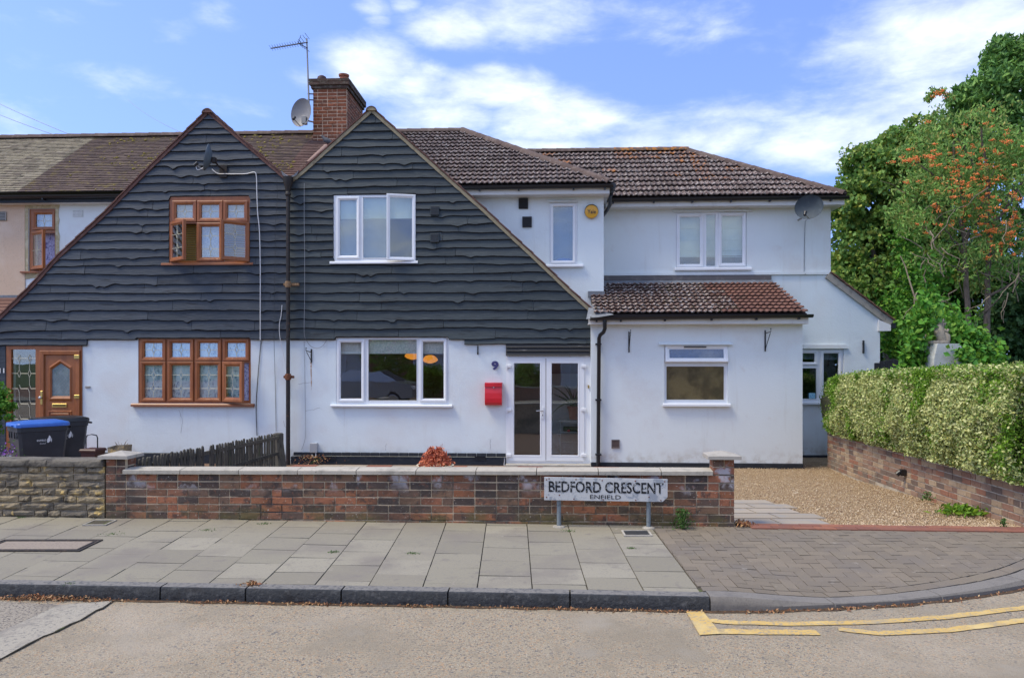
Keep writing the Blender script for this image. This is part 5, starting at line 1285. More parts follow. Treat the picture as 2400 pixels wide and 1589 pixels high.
H11.part('soffit', mb1('soffit').box(uM, uG, .9, 1.099, gz_-.13, gz_-.11)); H13.part('soffit', mb1('soffit').box(uM-4, uM-.001, .9, 1.079, gz_-.13, gz_-.11))
# low red porch roof of the far-left house
a = HF.at(62, 697, 1.0); b = HF.at(-5, 752, .15); uu = HF.u(75, 1.0)
mb = mb1('pantred'); roof_z0, roof_z1 = b[1]-.02, a[1]
for k in range(7):
    t0, t1 = k/7, (k+1)/7; mb.add([(uM-3, .1+.95*t0, roof_z0+(roof_z1-roof_z0)*t0+.02), (uu, .1+.95*t0, roof_z0+(roof_z1-roof_z0)*t0+.02), (uu, .1+.95*t1, roof_z0+(roof_z1-roof_z0)*t1), (uM-3, .1+.95*t1, roof_z0+(roof_z1-roof_z0)*t1), (uM-3, .1+.95*t0, roof_z0+(roof_z1-roof_z0)*t0), (uu, .1+.95*t0, roof_z0+(roof_z1-roof_z0)*t0)], [(0,1,2,3),(0,4,5,1)])
H13.part('porch_roof', mb); H13.part('porch_flashing', mb1('lead').box(uM-3, uu-.1, 1.04, 1.075, roof_z1-.01, roof_z1+.05)); H13.part('porch_wall', mb1('beige').box(uM-3, L11[0][0]-.01, .15, .3, GZ, roof_z0-.03))
# stop the far-left porch short of number 11

def crack(T, pts, w=0.0):
    P = []; rr = random.Random(int(pts[0][0]))
    for a, b in zip(pts, pts[1:]):
        for k in range(6):
            t = k/6; u, z = HF.at(a[0]+(b[0]-a[0])*t+rr.uniform(-1.3,1.3), a[1]+(b[1]-a[1])*t+rr.uniform(-1.2,1.2), w); P.append((u, w-.0008, z))
    T.part('hairline_crack', mb1('ventgrey').tube(P, .0022, 4))
crack(H9, [(716,962),(735,960),(752,953)]); crack(H9, [(700,900),(716,897),(735,898)]); crack(H11, [(664,985),(668,1000),(676,1004)]); crack(H9, [(905,1040),(902,1058)]); crack(H9, [(1150,1030),(1148,1058)]); crack(H11, [(420,960),(428,990),(424,1020)])
# ---------------------------------------------------------------- the tiled wings of number 9
BW1 = .67; BW2 = 1.6; EW = -.12
# block 1: narrow bay with the alarm box
b1w = window(H9, (1288,475.6,1353.5,619.5), [dict(p=(1296.6,484,1342.6,611), k='sash', s=6, g='glass')], w=BW1, rec=.02, sill=(1280,620,1367,626.5), lintel=(1283,468,1354.4,474.5), inner=[((1290,478,1351,618),'blindgrey',.2)], label='tall narrow white window')
zt1 = HF.z(1300, 446, BW1); uA, uB = HF.u(1040, BW1), HF.u(1415, BW1)
H9.part('bay_wall', mb1('render').prism([(uA,2.3),(uB,2.3),(uB,zt1+.08),(uA,zt1+.08)], BW1, BW1+.22, [rp(b1w)]))
H9.part('bay_side_wall', mb1('render').box(uB-.2, uB, BW1+.222, BW2-.002, 2.3, zt1+.08))
c = HF.at(1322, 622, BW1+.15); H9.part('blue_basin', mb1('bluegl').lathe([(.2,0),(.19,.06),(.12,.105),(0,.12)], 16, T=Matrix.Translation((c[0]-.0, BW1+.17, c[1]+.03)) @ Matrix.Scale(.45, 4, (0,1,0))), smooth=True)
for px, py in ((1226.8,478),(1235.4,521)):
    q = RH(px-11.2,py-12.3,px+11,py+12.3,BW1); v = H9.part('louvre_vent', mb1('vent').bbox(q[0],q[2],BW1-.04,BW1-.0005,q[1],q[3],.006)); mb = mb1('black')
    for k in range(6):
        z = q[1]+(q[3]-q[1])*(k+.6)/6.6; mb.add([(q[0]+.015,BW1-.05,z-.012),(q[2]-.015,BW1-.05,z-.012),(q[2]-.015,BW1-.038,z+.01),(q[0]+.015,BW1-.038,z+.01)], [(0,1,2,3)])
    H9.part('louvre', mb, v)
# block 2
b2w = window(H9, (1583.8,497.4,1750,628.7), [dict(p=(1593.5,508.6,1641,619), s=8), dict(p=(1656,503.8,1677,623), k='fixed'), dict(p=(1692,506.6,1740.5,616.7), s=8)], w=BW2, rec=.02, sill=(1580,627,1760,634), lintel=(1576.8,487,1762.6,497), inner=[((1586,500,1645,600),'blindmint',.14),((1652,500,1680,598),'blindmint',.14),((1688,500,1746,597),'blindmint',.14)], label='three light white window with pale blinds', room=('room',2.2))
for (a, b) in ((1593,1641),(1656,1677),(1692,1741)):   # folds of the roman blinds
    mb = mb1('blindmint')
    for py in (531, 558, 582, 598): q = RH(a-3,py,b+3,py+2,BW2); mb.tube([(q[0],BW2+.155,q[1]),(q[2],BW2+.155,q[1]+.0)], .008, 5)
    H9.part('blind_fold', mb)
zt2 = HF.z(1700, 470, BW2); uC = HF.u(1947, BW2); zb2 = HF.z(1800, 642, BW2)
H9.part('upper_wing_wall', mb1('render_soft').prism([(uB,2.6),(uC,zb2),(uC,zt2+.1),(uB,zt2+.1)][0:0]+[(uB-.1,zb2),(uC,zb2),(uC,zt2+.1),(uB-.1,zt2+.1)], BW2, BW2+.22, [rp(b2w)]))
bead = HF.z(1800, 640, BW2); H9.part('render_stop_bead', mb1('render_soft').prism([(uB+.001,zb2-.02),(uC+.03,zb2-.02),(uC+.012,zb2+.035),(uB+.001,zb2+.035)], BW2-.03, BW2-.0005))
H9.part('upper_wing_end_wall', mb1('render_soft').box(uC-.2, uC, BW2+.222, BW2+4, zb2-.3, zt2+.1))
# lower wing with its side catslide
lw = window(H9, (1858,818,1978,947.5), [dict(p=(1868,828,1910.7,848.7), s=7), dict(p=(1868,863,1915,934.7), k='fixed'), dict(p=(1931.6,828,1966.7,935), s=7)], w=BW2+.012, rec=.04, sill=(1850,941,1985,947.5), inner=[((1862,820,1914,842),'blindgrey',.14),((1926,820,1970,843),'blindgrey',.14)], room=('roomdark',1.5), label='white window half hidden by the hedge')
LWp = [HF.at(1947,642,BW2), HF.at(1975,668,BW2), HF.at(2063,748,BW2)]
uD = HF.u(2063, BW2); zend = HF.z(2063, 748, BW2)
H9.part('lower_wing_wall', mb1('render').prism([(uB-.1,GZ-.1),(uD,GZ-.1),(uD,zend),(LWp[1][0],LWp[1][1]),(uC-.004,zb2-.002),(uB-.1,zb2-.002)], BW2+.012, BW2+.23, [rp(lw)]))
H9.part('lower_wing_end_wall', mb1('render').box(uD-.2, uD, BW2+.232, BW2+4, GZ-.1, zend))
q = RH(1881,808,1988,817,BW2+.012); H9.part('drip_lintel', mb1('render_soft').prism([(q[0],q[1]),(q[2],q[1]),(q[2]-.06,q[3])  ,(q[0],q[3])], BW2-.03, BW2+.0115))
q = RH(1870,1064,1950,1072,BW2); H9.part('plinth', mb1('blackpaint').bbox(q[0]-.2,uD,BW2-.02,BW2+.011,GZ-.05,q[3]-.02,.01))
q = RH(1897,921,1912,934,BW2); H9.part('window_sticker', mb1('sticker').box(q[0],q[2],BW2+.028,BW2+.031,q[1],q[3]))
q = RH(2021,798,2024,828,BW2+.012); H9.part('iron_bar', mb1('black').bbox(q[0],q[2],BW2-.035,BW2+.0115,q[1],q[3],.004))
# catslide verge of the lower wing
e0 = HF.at(1943, 640, BW2); e1 = HF.at(2092, 752, BW2)
vd = Vector((e1[0]-e0[0], e1[1]-e0[1])); mbv = mb1('vergeC')
for i in range(9):
    a = Vector(e0)+vd*(i/9); b = Vector(e0)+vd*((i+1)/9); n_ = Vector((-vd.y, vd.x)).normalized()
    if n_.y < 0: n_ = -n_
    H9.part('verge_strip', mb1('vergegrey').prism([tuple(a-n_*.13), tuple(b-n_*.13), tuple(b), tuple(a)], BW2-.05, BW2+.011))
    H9.part('verge_tile', mb1('pantred').prism([tuple(a+n_*.002), tuple(b+n_*.012), tuple(b+n_*.038), tuple(a+n_*.026)], BW2-.09, BW2+.2))
roofslab(H9, 'catslide_roof', [(e0[0],BW2,e0[1]-.03),(e1[0],BW2,e1[1]-.03),(e1[0],BW2+4,e1[1]-.2),(e0[0],BW2+4,e0[1]-.2)], 'pantred', .04)
H9.part('boxed_eaves_end', mb1('white').prism([HF.at(2057,750,BW2), HF.at(2057,776,BW2), HF.at(2085,776,BW2), HF.at(2085,762,BW2)], BW2-.06, BW2+.3))
H9.part('eaves_gutter_end', mb1('black').box(HF.u(2086,BW2), HF.u(2093,BW2)+.05, BW2-.02, BW2+3.9, HF.z(2090,769,BW2), HF.z(2090,757,BW2)))
# front extension
ew = window(H9, (1557,808,1706,947), [dict(p=(1565,818,1698,845), k='top', ang=13, s=9, o=(1562,812,1703,847), g='glass'), dict(p=(1563,859,1698,937), k='fixed', g='glass_o')], w=EW, rec=.04, sill=(1553,944.5,1710.5,952), lintel=(1543.8,801,1716.6,808.5), inner=[((1560,812,1704,945),'obscure',.035)], label='white window with its top light tilted open and obscured glass below')
q = RH(1603,812,1655,814.5,EW); H9.part('trickle_vent', mb1('vent').box(q[0],q[2],EW-.02,EW-.003,q[1],q[3]))
uE0, uE1 = HF.u(1384.8, EW), HF.u(1881, EW); ztE = HF.z(1640, 752, EW)
H9.part('extension_wall', mb1('render_soft').prism([(uE0,GZ-.1),(uE1,GZ-.1),(uE1,ztE),(uE0,ztE)], EW, EW+.22, [rp(ew)]))
H9.part('extension_side_wall', mb1('render_soft').box(uE1-.22, uE1, EW+.222, BW2+.01, GZ-.1, ztE+.0)); H9.part('extension_side_wall', mb1('render_soft').box(uE0, uE0+.2, EW+.222, .3, GZ-.1, ztE))
q = RH(1388,1087,1884,1099,EW); mbp = mb1(mat('chipped_black_plinth', (.018,.022,.03), .7, [(16,(.4,.38,.33),.7,.74,4),(6,(.035,.04,.045),.5,.7)], (25,.5,.015))); mbp.bbox(uE0,uE1+.01,EW-.02,EW-.0005,GZ-.05,q[3]+.02,.008); H9.part('plinth', mbp)
# extension roof: lean-to
we, ze = -.36, HF.z(1640, 735, -.36); wr, zr = BW2-.02, HF.z(1640, 664, BW2)
uT0 = HF.u(1392, -.36); uT1 = HF.u(1893, -.36); uTr = HF.u(1812, BW2)
def pickE(u, t):
    b = HF.u(1640,0)+t*.5*0+(1-t)*0; e = HF.u(1735-75*t, (we+(wr-we)*t)); n = mnoise.noise(Vector((u*2, t*6, 0)))*.35+R.uniform(-.17,.17)
    return 'pantm' if u+n < e-.1 else ('pantmix' if u+n < e+.12 else 'pantred')
pantiles(H9, uT0, uT1, we, ze, wr, zr, .215, .33, 3, pickE, hipR=(uT1, uTr), cutL=lambda t: uT0-.02)
# left part of the lean-to in front of block 1
fw = HF.z(1415, 690, BW1)
H9.part('lead_apron', mb1('lead').prism([HF.at(1378,683,BW1), HF.at(1378,697,BW1), HF.at(1417,697,BW1), HF.at(1417,683,BW1)], BW1-.035, BW1-.001))
q = RH(1417,646,1807,657,BW2); H9.part('painted_apron', mb1('leadbr').bbox(uB+.001,q[2],BW2-.03,BW2-.001,q[1],q[3]-.005,.004)); q = RH(1417,657,1812,667,BW2-.05); H9.part('lead_apron', mb1('lead').add([(uB,BW2-.03,q[3]+.002),(q[2]-.02,BW2-.03,q[3]+.002),(q[2]+.0,BW2-.16,q[1]-.015),(uB,BW2-.16,q[1]-.015)], [(0,1,2,3)]))
H9.part('lead_soaker', mb1('lead').add([(uB-.004,BW1,fw-.04),(uB-.004,BW2-.04,HF.z(1417,648,BW2)),(uB+.15,BW2-.04,HF.z(1417,668,BW2)),(uB+.15,BW1,fw-.02)], [(0,1,2,3)]))
H9.part('lead_valley', mb1('lead').add([(uE0-.04,-.1,HF.z(1384,722,0)),(uE0-.1,-.44,ze-.1),(uT0+.35,-.44,ze-.02),(uT0+.05,.3,ze+.26)], [(0,1,2,3)]))
# fascia, gutter, downpipe
q = RH(1379,746,1894,758.5,-.30); H9.part('fascia', mb1('soffit').bbox(q[0],q[2],-.32,-.295,q[1]-.01,q[3]+.03,.004)); H9.part('soffit', mb1('soffit').box(q[0],q[2],-.294,EW-.001,q[1]-.01,q[1]+.01))
gz1 = HF.z(1640, 738, -.38)
gutter(H9, (HF.u(1383,-.38), -.38, HF.z(1400,744,-.38)), (HF.u(1905,-.38), -.38, HF.z(1890,737,-.38)), .058, brackets=(.03,.14,.34,.55,.75,.94))
dpx = lambda px, w: HF.u(px, w)
a = HF.at(1417,748,-.33); b = HF.at(1417,775,-.33); c = HF.at(1404,785,-.2); d = HF.at(1402,1094,-.2)
dp = H9.part('downpipe', mb1('black').tube([(a[0],-.38,a[1]),(b[0],-.38,b[1]+.03),(b[0]-.02,-.34,b[1]-.03),(c[0]+.02,-.24,c[1]+.0),(c[0],-.2,c[1]-.06),(d[0],-.19,d[1])], .036, 10), smooth=True)
for py in (806.5, 937, 1065):
    p = HF.at(1402.5, py, -.2); H9.part('pipe_clip', mb1('black').bbox(p[0]-.055,p[0]+.055,-.24,-.12,p[1]-.014,p[1]+.014,.004), dp)
q = RH(1433,1030,1452,1050,EW); v = H9.part('flue_vent', mb1(mat('brown_vent_frame',(.16,.14,.13),.6)).prism(rp(q), EW-.025, EW-.0005, [rp((q[0]+.014,q[1]+.014,q[2]-.014,q[3]-.014))], back=False)); mb = mb1('ventbrown')
for k in range(5): z = q[1]+.015+(q[3]-q[1]-.03)*(k+.5)/5; mb.add([(q[0]+.012,EW-.022,z-.012),(q[2]-.012,EW-.022,z-.012),(q[2]-.012,EW-.004,z+.012),(q[0]+.012,EW-.004,z+.012)], [(0,1,2,3)])
H9.part('louvre', mb, v)
p = HF.at(1379, 906); H9.part('door_bell', mb1('brass').bbox(p[0]-.012,p[0]+.012,-.035,-.001,p[1]-.03,p[1]+.03,.003))
# roofs over blocks 1 and 2
def pickO(u, t):
    xo = HF.u(1618, 3.0)+ (1-t)*.25; n = mnoise.noise(Vector((u*2.2, t*9, 2)))
    if abs(u-xo) < .28+.1*n and t > .25: return 'pantor'
    if t > .72 and HF.u(1450,3) < u < xo+.4 and n > -.25: return 'pantor'
    return 'pantor' if n > .42 and t > .3 else 'pant'
e1w = BW1-.32; z1 = HF.z(1260, 432, e1w); uh = HF.u(1437, e1w); ur = HF.u(1085, 3.6)
pantiles(H9, HF.u(850, 1.0), uh, e1w, z1, 3.6, 7.06, .26, .33, 3, lambda u, t: 'pant', hipR=(uh, ur))
roofslab(H9, 'hip_slope', [(uh,e1w,z1),(uh+.0,3.6+3.2,z1),(ur,3.6,7.06)], 'underlay', .03)
roofslab(H9, 'rear_slope', [(ur,3.6,7.06),(uh,6.8,z1),(HF.u(905,1),6.8,z1),(HF.u(905,1),3.6,7.06)], 'underlay', .03)
halfround(H9, (ur,3.6,7.07), (uh-.05,e1w+.05,z1+.015), 'ridge', r=.115)
e2w = BW2-.33; z2 = HF.z(1700, 460, e2w); uh2 = HF.u(1983, e2w); wr2 = 3.45; zr2 = HF.z(1420, 357, wr2); ur2 = HF.u(1612, wr2)
uS = HF.u(1195, 1.6)
pantiles(H9, uS, uh2, e2w, z2, wr2, zr2, .262, .33, 3, pickO, hipR=(uh2, ur2), cutL=lambda t: HF.u(1150+20*t, 2)+0)
roofslab(H9, 'hip_slope', [(uh2,e2w,z2),(uh2,2*wr2-e2w,z2),(ur2,wr2,zr2)], 'underlay', .03)
roofslab(H9, 'rear_slope', [(ur2,wr2,zr2),(uh2,2*wr2-e2w,z2),(uS,2*wr2-e2w,z2),(uS,wr2,zr2)], 'underlay', .03)
halfround(H9, (uS,wr2,zr2+.01), (HF.u(1440,wr2),wr2,zr2+.01), 'ridge', r=.115); halfround(H9, (HF.u(1440,wr2),wr2,zr2+.01), (ur2,wr2,zr2+.01), 'ridgeor', r=.115)
halfround(H9, (ur2,wr2,zr2-.02), (uh2-.03,e2w+.03,z2+.01), 'ridge', r=.115)
# eaves of both
for (x0, x1, w_, z_, ww, nb_) in ((1070, 1444, e1w, z1, BW1, (.15,.4,.75,.95)), (1420, 1995, e2w, z2, BW2, (.03,.2,.36,.52,.68,.84,.93))):
    ua, ub = HF.u(x0, w_), HF.u(x1, w_)
    gutter(H9, (ua, w_-.03, z_-.045), (ub-.06, w_-.03, z_-.035), .06, brackets=nb_)
    uend = ub-.14
    H9.part('fascia', mb1('soffit').bbox(ua, uend, w_+.03, w_+.055, z_-.19, z_-.01, .004)); H9.part('soffit', mb1('soffit').box(ua, uend, w_+.056, ww-.001, z_-.19, z_-.17))
    H9.part('side_fascia', mb1('soffit').box(uend+.001, uend+.02, w_+.03, ww+1.2, z_-.19, z_-.01)); H9.part('side_soffit', mb1('soffit').box(uB if x0 < 1200 else uC, uend, ww, ww+1.2, z_-.19, z_-.172))
    if x0 < 1200: H9.part('side_gutter', mb1('black').tube([(ub-.05,w_-.03,z_-.05),(ub-.05,w_+1.2,z_-.05)], .055, 8))
p0 = HF.at(1437, 440, e1w+.1); p1 = HF.at(1433, 478, .9); p2 = HF.at(1419, 489, 1.1)
H9.part('downpipe', mb1('black').tube([(p0[0]-.03,e1w+.25,p0[1]-.1),(p0[0]-.04,e1w+.3,p1[1]+.1),(p1[0]-.03,.9,p1[1]-.02),(p2[0]+.05,1.2,p2[1]),(uB+.03,1.5,p2[1]-.08)], .036, 10), smooth=True)
# ---------------------------------------------------------------- chimney
CW = 3.15; ca, cb = HF.u(733, CW), HF.u(813, CW); cz0 = 6.1; cz1 = HF.z(773, 209, CW); cdp = 1.5
ch = Thing('chimney', 'orange brick chimney stack with two clay pots between the gables', 'chimney', ((ca+cb)/2, CW+cdp/2, cz0), HF)
ch.part('mortar_core', mb1('mortarC').box(ca+.008, cb-.008, CW+.008, CW+cdp-.008, cz0, cz1)); chh = .082; nr = int((cz1-cz0)/chh); zz0 = cz1-nr*chh
lay(ch, 'brickC', ca, cb, CW, zz0, nr, chh, .228, halfp=.35, jt=.019)
T = Matrix.Translation((cb, CW, 0)) @ Matrix.Rotation(math.pi/2, 4, 'Z'); lay(ch, 'brickC', .06, cdp, 0, zz0, nr, chh, .228, T=T, halfp=.3, jt=.018)
def collar(z0, z1, e, m='brickCap'):
    L = cb-ca+2*e; n = 4
    for i in range(n): ch.part('brick', mb1(m).bbox(ca-e+L*i/n+.004, ca-e+L*(i+1)/n-.004, CW-e, CW+.1, z0+.004, z1-.004, .004))
    D = cdp+2*e; n = 7
    for i in range(n): ch.part('brick', mb1(m).bbox(cb-.1, cb+e, CW-e+(0.1 if i == 0 else 0)+D*i/n+.004, CW-e+D*(i+1)/n-.004, z0+.004, z1-.004, .003))
    ch.part('collar_core', mb1('brickCap').box(ca-e+.012, cb+e-.012, CW-e+.012, CW+cdp+e-.012, z0, z1-.001))
zc = cz1; collar(zc, zc+.075, .035); collar(zc+.075, zc+.15, .07); collar(zc+.15, zc+.225, .07)
ch.part('flaunching', mb1('brickCap').add([(ca-.05,CW-.05,zc+.226),(cb+.05,CW-.05,zc+.226),(cb+.05,CW+cdp+.05,zc+.226),(ca-.05,CW+cdp+.05,zc+.226),(ca+.1,CW+.15,zc+.29),(cb-.1,CW+.15,zc+.29),(cb-.1,CW+cdp-.15,zc+.29),(ca+.1,CW+cdp-.15,zc+.29)], [(0,1,5,4),(1,2,6,5),(2,3,7,6),(3,0,4,7),(4,5,6,7)]))
for (px, py, wq, m, rr, lb) in ((754.5, 178.5, CW+.3, 'terradark', .115, 'dark domed clay chimney pot'), (806, 176.5, CW+.45, 'terra', .12, 'red clay chimney pot with a flared rim')):
    u, z = HF.at(px, py, wq)
    pr = [(rr*.8,zc+.2),(rr*.8,z-.05),(rr*1.0,z-.04),(rr*1.05,z),(rr*.85,z),(rr*.7,z-.1)] if m == 'terra' else [(rr,zc+.2),(rr,z-.09),(rr*.85,z-.03),(rr*.45,z),(0,z+.005)]
    ch.part('chimney_pot', mb1(m).lathe(pr, 16, T=Matrix.Translation((u, wq, 0))), smooth=True, label=lb)
p = HF.at(735, 349, 2.9); q2 = RH(728, 333, 770, 346, 2.9)
ch.part('lead_flashing', mb1('lead').add([(ca-.06,CW-.02,q2[1]-.1),(cb+.02,CW-.02,q2[1]-.1),(cb+.02,CW-.02,q2[3]+.03),(ca-.06,CW-.02,q2[3]+.03),(ca-.1,CW-.28,q2[1]-.18),(cb+.02,CW-.28,q2[1]-.18)], [(0,1,2,3),(4,5,1,0)]))
# mortared tile where the gable roof meets the main slope
a = HF.at(765, 337, 1.6); b = HF.at(732, 380, 1.2)
H9.part('valley_bonnet', mb1(mat('pinkish_mortar', (.3,.2,.16), .9, [(9,(.2,.14,.11),.5,.7)], (30,.4,.01))).tube([(a[0],1.6,a[1]-.08),(b[0],.9,b[1]-.1)], [.07,.04], 10), smooth=True)
# lead at the valley mouth and rainwater hopper
u0_, z0_ = HF.at(681, 418); mb = mb1('lead'); mb.add([(HF.u(662),-.09,HF.z(662,402)),(HF.u(672),-.10,HF.z(672,414)),(u0_,-.11,z0_+.0),(HF.u(692),-.10,HF.z(692,414)),(HF.u(704),-.09,HF.z(704,402)),(HF.u(704),.1,HF.z(704,404)),(u0_,.1,z0_+.03),(HF.u(662),.1,HF.z(662,404)),(HF.u(666),-.09,HF.z(666,413)),(u0_,-.12,z0_-.05),(HF.u(700),-.09,HF.z(700,413))], [(0,1,2,6,7),(2,3,4,5,6),(8,1,0),(8,9,2,1),(2,9,10,3),(3,10,4)]); H11.part('valley_lead', mb)
RP = Thing('rainwater_pipe', 'rusty black cast iron rainwater pipe running down the middle between the two gables', 'drainpipe', (HF.u(682), -.16, GZ), HF)
ux = HF.u(682); zt_ = HF.z(682, 462)
RP.part('pipe', mb1('iron').tube([(ux,-.16,GZ),(ux,-.16,HF.z(682,885))], .040, 12), smooth=True)
RP.part('pipe', mb1('iron').tube([(ux,-.16,HF.z(682,885)),(ux,-.16,zt_)], .036, 12), smooth=True)
RP.part('hopper', mb1('iron').lathe([(.036,zt_-.02),(.055,zt_),(.055,zt_+.04),(.042,zt_+.06),(.06,zt_+.14),(.09,zt_+.26),(.095,zt_+.34),(.08,zt_+.34),(.05,zt_+.1)], 16, T=Matrix.Translation((ux,-.16,0))), smooth=True)
for py, m in ((883,'rust'),(669,'rustpipe')):
    z = HF.z(682, py); RP.part('socket_collar', mb1(m).lathe([(.04,z-.06),(.056,z-.05),(.06,z+.03),(.05,z+.06),(.04,z+.06)], 14, T=Matrix.Translation((ux,-.16,0))), smooth=True)
    RP.part('fixing_ears', mb1(m).bbox(ux-.09, ux+(.2 if py == 669 else .1), -.16, -.1, z-.025, z+.025, .008))
# ================================================================ OBJECTS
# picket fence between the two front gardens
fx0, fy0 = -4.10, 8.28
fb = Thing('picket_fence', 'low weathered black picket fence running back from the garden wall to the house', 'fence', (-4.15, 11, GZ))
y = fy0; k = 0
while y < 13.35:
    t = (y-fy0)/5.1; X = -4.1-.06*t; z1 = .585-.2*t+R.uniform(-.012,.012)
    if k == 21: y += .16
    w = .058+.012*t; th = .018; lean = R.uniform(-.012,.012)
    pk = (k, w)
    mb = mb1('wood'); vs = []
    pr = [(-w/2,GZ+.02),(w/2,GZ+.02),(w/2,z1-.05),(w*.33,z1-.012),(0,z1),(-w*.33,z1-.012),(-w/2,z1-.05)]
    vs = [(X-th/2+R.uniform(-.003,.003)+lean*(zz-GZ), y+yy, zz) for yy, zz in pr]+[(X+th/2+lean*(zz-GZ), y+yy, zz) for yy, zz in pr]; n = 7
    mb.add(vs, [tuple(range(n)), tuple(range(2*n-1,n-1,-1))]+[(i,(i+1)%n,n+(i+1)%n,n+i) for i in range(n)]); fb.part('picket', mb)
    y += .083+.055*t; k += 1
for dz in (.12, -.16): fb.part('rail', mb1('wood').add([(-4.15+p,yy,z) for yy, z0 in ((8.2,.33+dz),(13.5,.16+dz)) for p, z in ((0,z0),(.03,z0),(.03,z0+.05),(0,z0+.05))], [(0,1,5,4),(1,2,6,5),(2,3,7,6),(3,0,4,7)]))
fb.part('post', mb1('wood').bbox(-4.27,-4.12,13.5,13.68,GZ,.37,.02)); fb.part('post', mb1('wood').tube([(-4.1,13.45,GZ),(-4.17,13.5,.36)], [.11,.085], 8)); fb.part('post', mb1('wood').bbox(-4.19,-4.13,10.72,10.79,GZ,.4,.01))
# street sign
a = GF.at(1275.4, 1117.8, -.14); b_ = GF.at(1564.4, 1123, -.14); c = GF.at(1564.4, 1175.7, -.14); d = GF.at(1275.4, 1171.3, -.14)
sg = Thing('street_sign', 'worn white BEDFORD CRESCENT street name sign on two grey posts before the brick wall', 'street sign', ((a[0]+b_[0])/2, -.14, 0), GF)
mb = mb1('signw'); P4 = [d, c, b_, a]; mb.prism([d, (c[0]-.05, c[1]), (c[0], c[1]+.045), b_, a], -.145, -.125); plate = sg.part('plate', mb)
mb = mb1('signk'); tl = (b_[1]-a[1])/(b_[0]-a[0])
x0, zt_ = GF.at(1286, 1126.5, -.146); x1, _ = GF.at(1555, 1126.5, -.146); zb_ = GF.z(1286, 1152.5, -.146)
text_mb(mb, 'BEDFORD CRESCENT', x1-x0, zt_-zb_+.0, x0, -.1475, zb_, tilt=tl, bold=.02); sg.part('lettering', mb, plate, recalc=False)
x0, zt_ = GF.at(1383, 1159, -.146); x1, _ = GF.at(1455, 1159, -.146); zb_ = GF.z(1383, 1168.5, -.146)
mb = mb1('signk2'); text_mb(mb, 'ENFIELD', x1-x0, zt_-zb_, x0, -.1475, zb_, tilt=tl, bold=.006); sg.part('lettering', mb, plate, recalc=False)
mb = mb1('rust')
for (px, py) in ((1281,1124),(1287,1121.5),(1350,1123.5),(1411.5,1126),(1489,1127),(1558,1128.5),(1311,1160),(1521,1164.5),(1281,1165),(1345,1169),(1414,1170.5),(1490,1172),(1549,1172.5)):
    q = GF.at(px, py, -.146); mb.lathe([(0,.004),(.006,.003),(.007,0)], 7, T=Matrix.Translation((q[0],-.1455,q[1])) @ Matrix.Rotation(math.pi/2, 4, 'X'))
sg.part('screw', mb, plate)
for px in (1310, 1520):
    u = GF.u(px, -.1); z1 = GF.z(px, 1128, -.1); sg.part('post', mb1('post').tube([(u,-.1,-.25),(u,-.1,z1)], .0215, 12), smooth=True)
    q = GF.at(px, 1236, -.1); mb = mb1('concrete'); mb.lathe([(.07,-.03),(.06,-.008),(.024,0)], 10, T=Matrix.Translation((u,-.1,.012))); sg.part('footing', mb)
# red mailbox
q = RH(1137.5,897,1177,949); MBX = Thing('mailbox', 'bright red metal mailbox with a curved lower front beside the french doors', 'mailbox', ((q[0]+q[2])/2, -.06, q[1]), HF)
H_ = q[3]-q[1]; mb = mb1('red'); pr = [(0,0),(-.085,.0),(-.105,H_*.03),(-.125,H_*.12),(-.128,H_*.3),(-.118,H_*.55),(-.10,H_*.82),(-.10,H_),(0,H_)]
vs = [(u, y, q[1]+z) for u in (q[0], q[2]) for y, z in pr]; n = len(pr)
mb.add(vs, [tuple(range(n)), tuple(range(2*n-1,n-1,-1))]+[(i,(i+1)%n,n+(i+1)%n,n+i) for i in range(n)]); MBX.part('body', mb)
mb = mb1('red'); z0 = q[3]-H_*.17; mb.add([(u, y, z) for u in (q[0]-.004, q[2]+.004) for y, z in ((-.0,q[3]+.006),(-.112,q[3]-.003),(-.116,z0),(-.1,z0))], [(0,1,5,4),(1,2,6,5),(2,3,7,6),(0,3,2,1),(4,5,6,7),(0,4,7,3)]); MBX.part('lid', mb)
c = HF.at(1157, 908, -.1); MBX.part('lock', mb1('chrome').lathe([(0,.008),(.012,.006),(.013,-.01)], 12, T=Matrix.Translation((c[0],-.118,c[1])) @ Matrix.Rotation(math.pi/2,4,'X')))
# number 9, number 11
q = RH(1152.5,846.5,1168.5,867.5); N9 = Thing('house_number', 'dark blue glazed number 9 on the white wall above the mailbox', 'house number', ((q[0]+q[2])/2,-.02,q[1]), HF)
mb = mb1('numblue'); text_mb(mb, '9', q[2]-q[0], q[3]-q[1], q[0], -.034, q[1], bold=.05); N9.part('figure_face', mb, recalc=False)
mb = mb1(mat('pale_number_edge', (.25,.23,.36), .5)); text_mb(mb, '9', q[2]-q[0]+.012, q[3]-q[1]+.012, q[0]-.006, -.02, q[1]-.006, bold=.06)
n0 = len(mb.v); N9.part('figure_edge', mb, recalc=False)
q = RH(2.5,863,14,874); N11 = Thing('house_number', 'small cream number 11 on the black boarding beside the brown door', 'house number', ((q[0]+q[2])/2,-.04,q[1]), HF)
mb = mb1('white'); text_mb(mb, '11', q[2]-q[0], q[3]-q[1], q[0], -.045, q[1], bold=.02); N11.part('figures', mb, recalc=False)
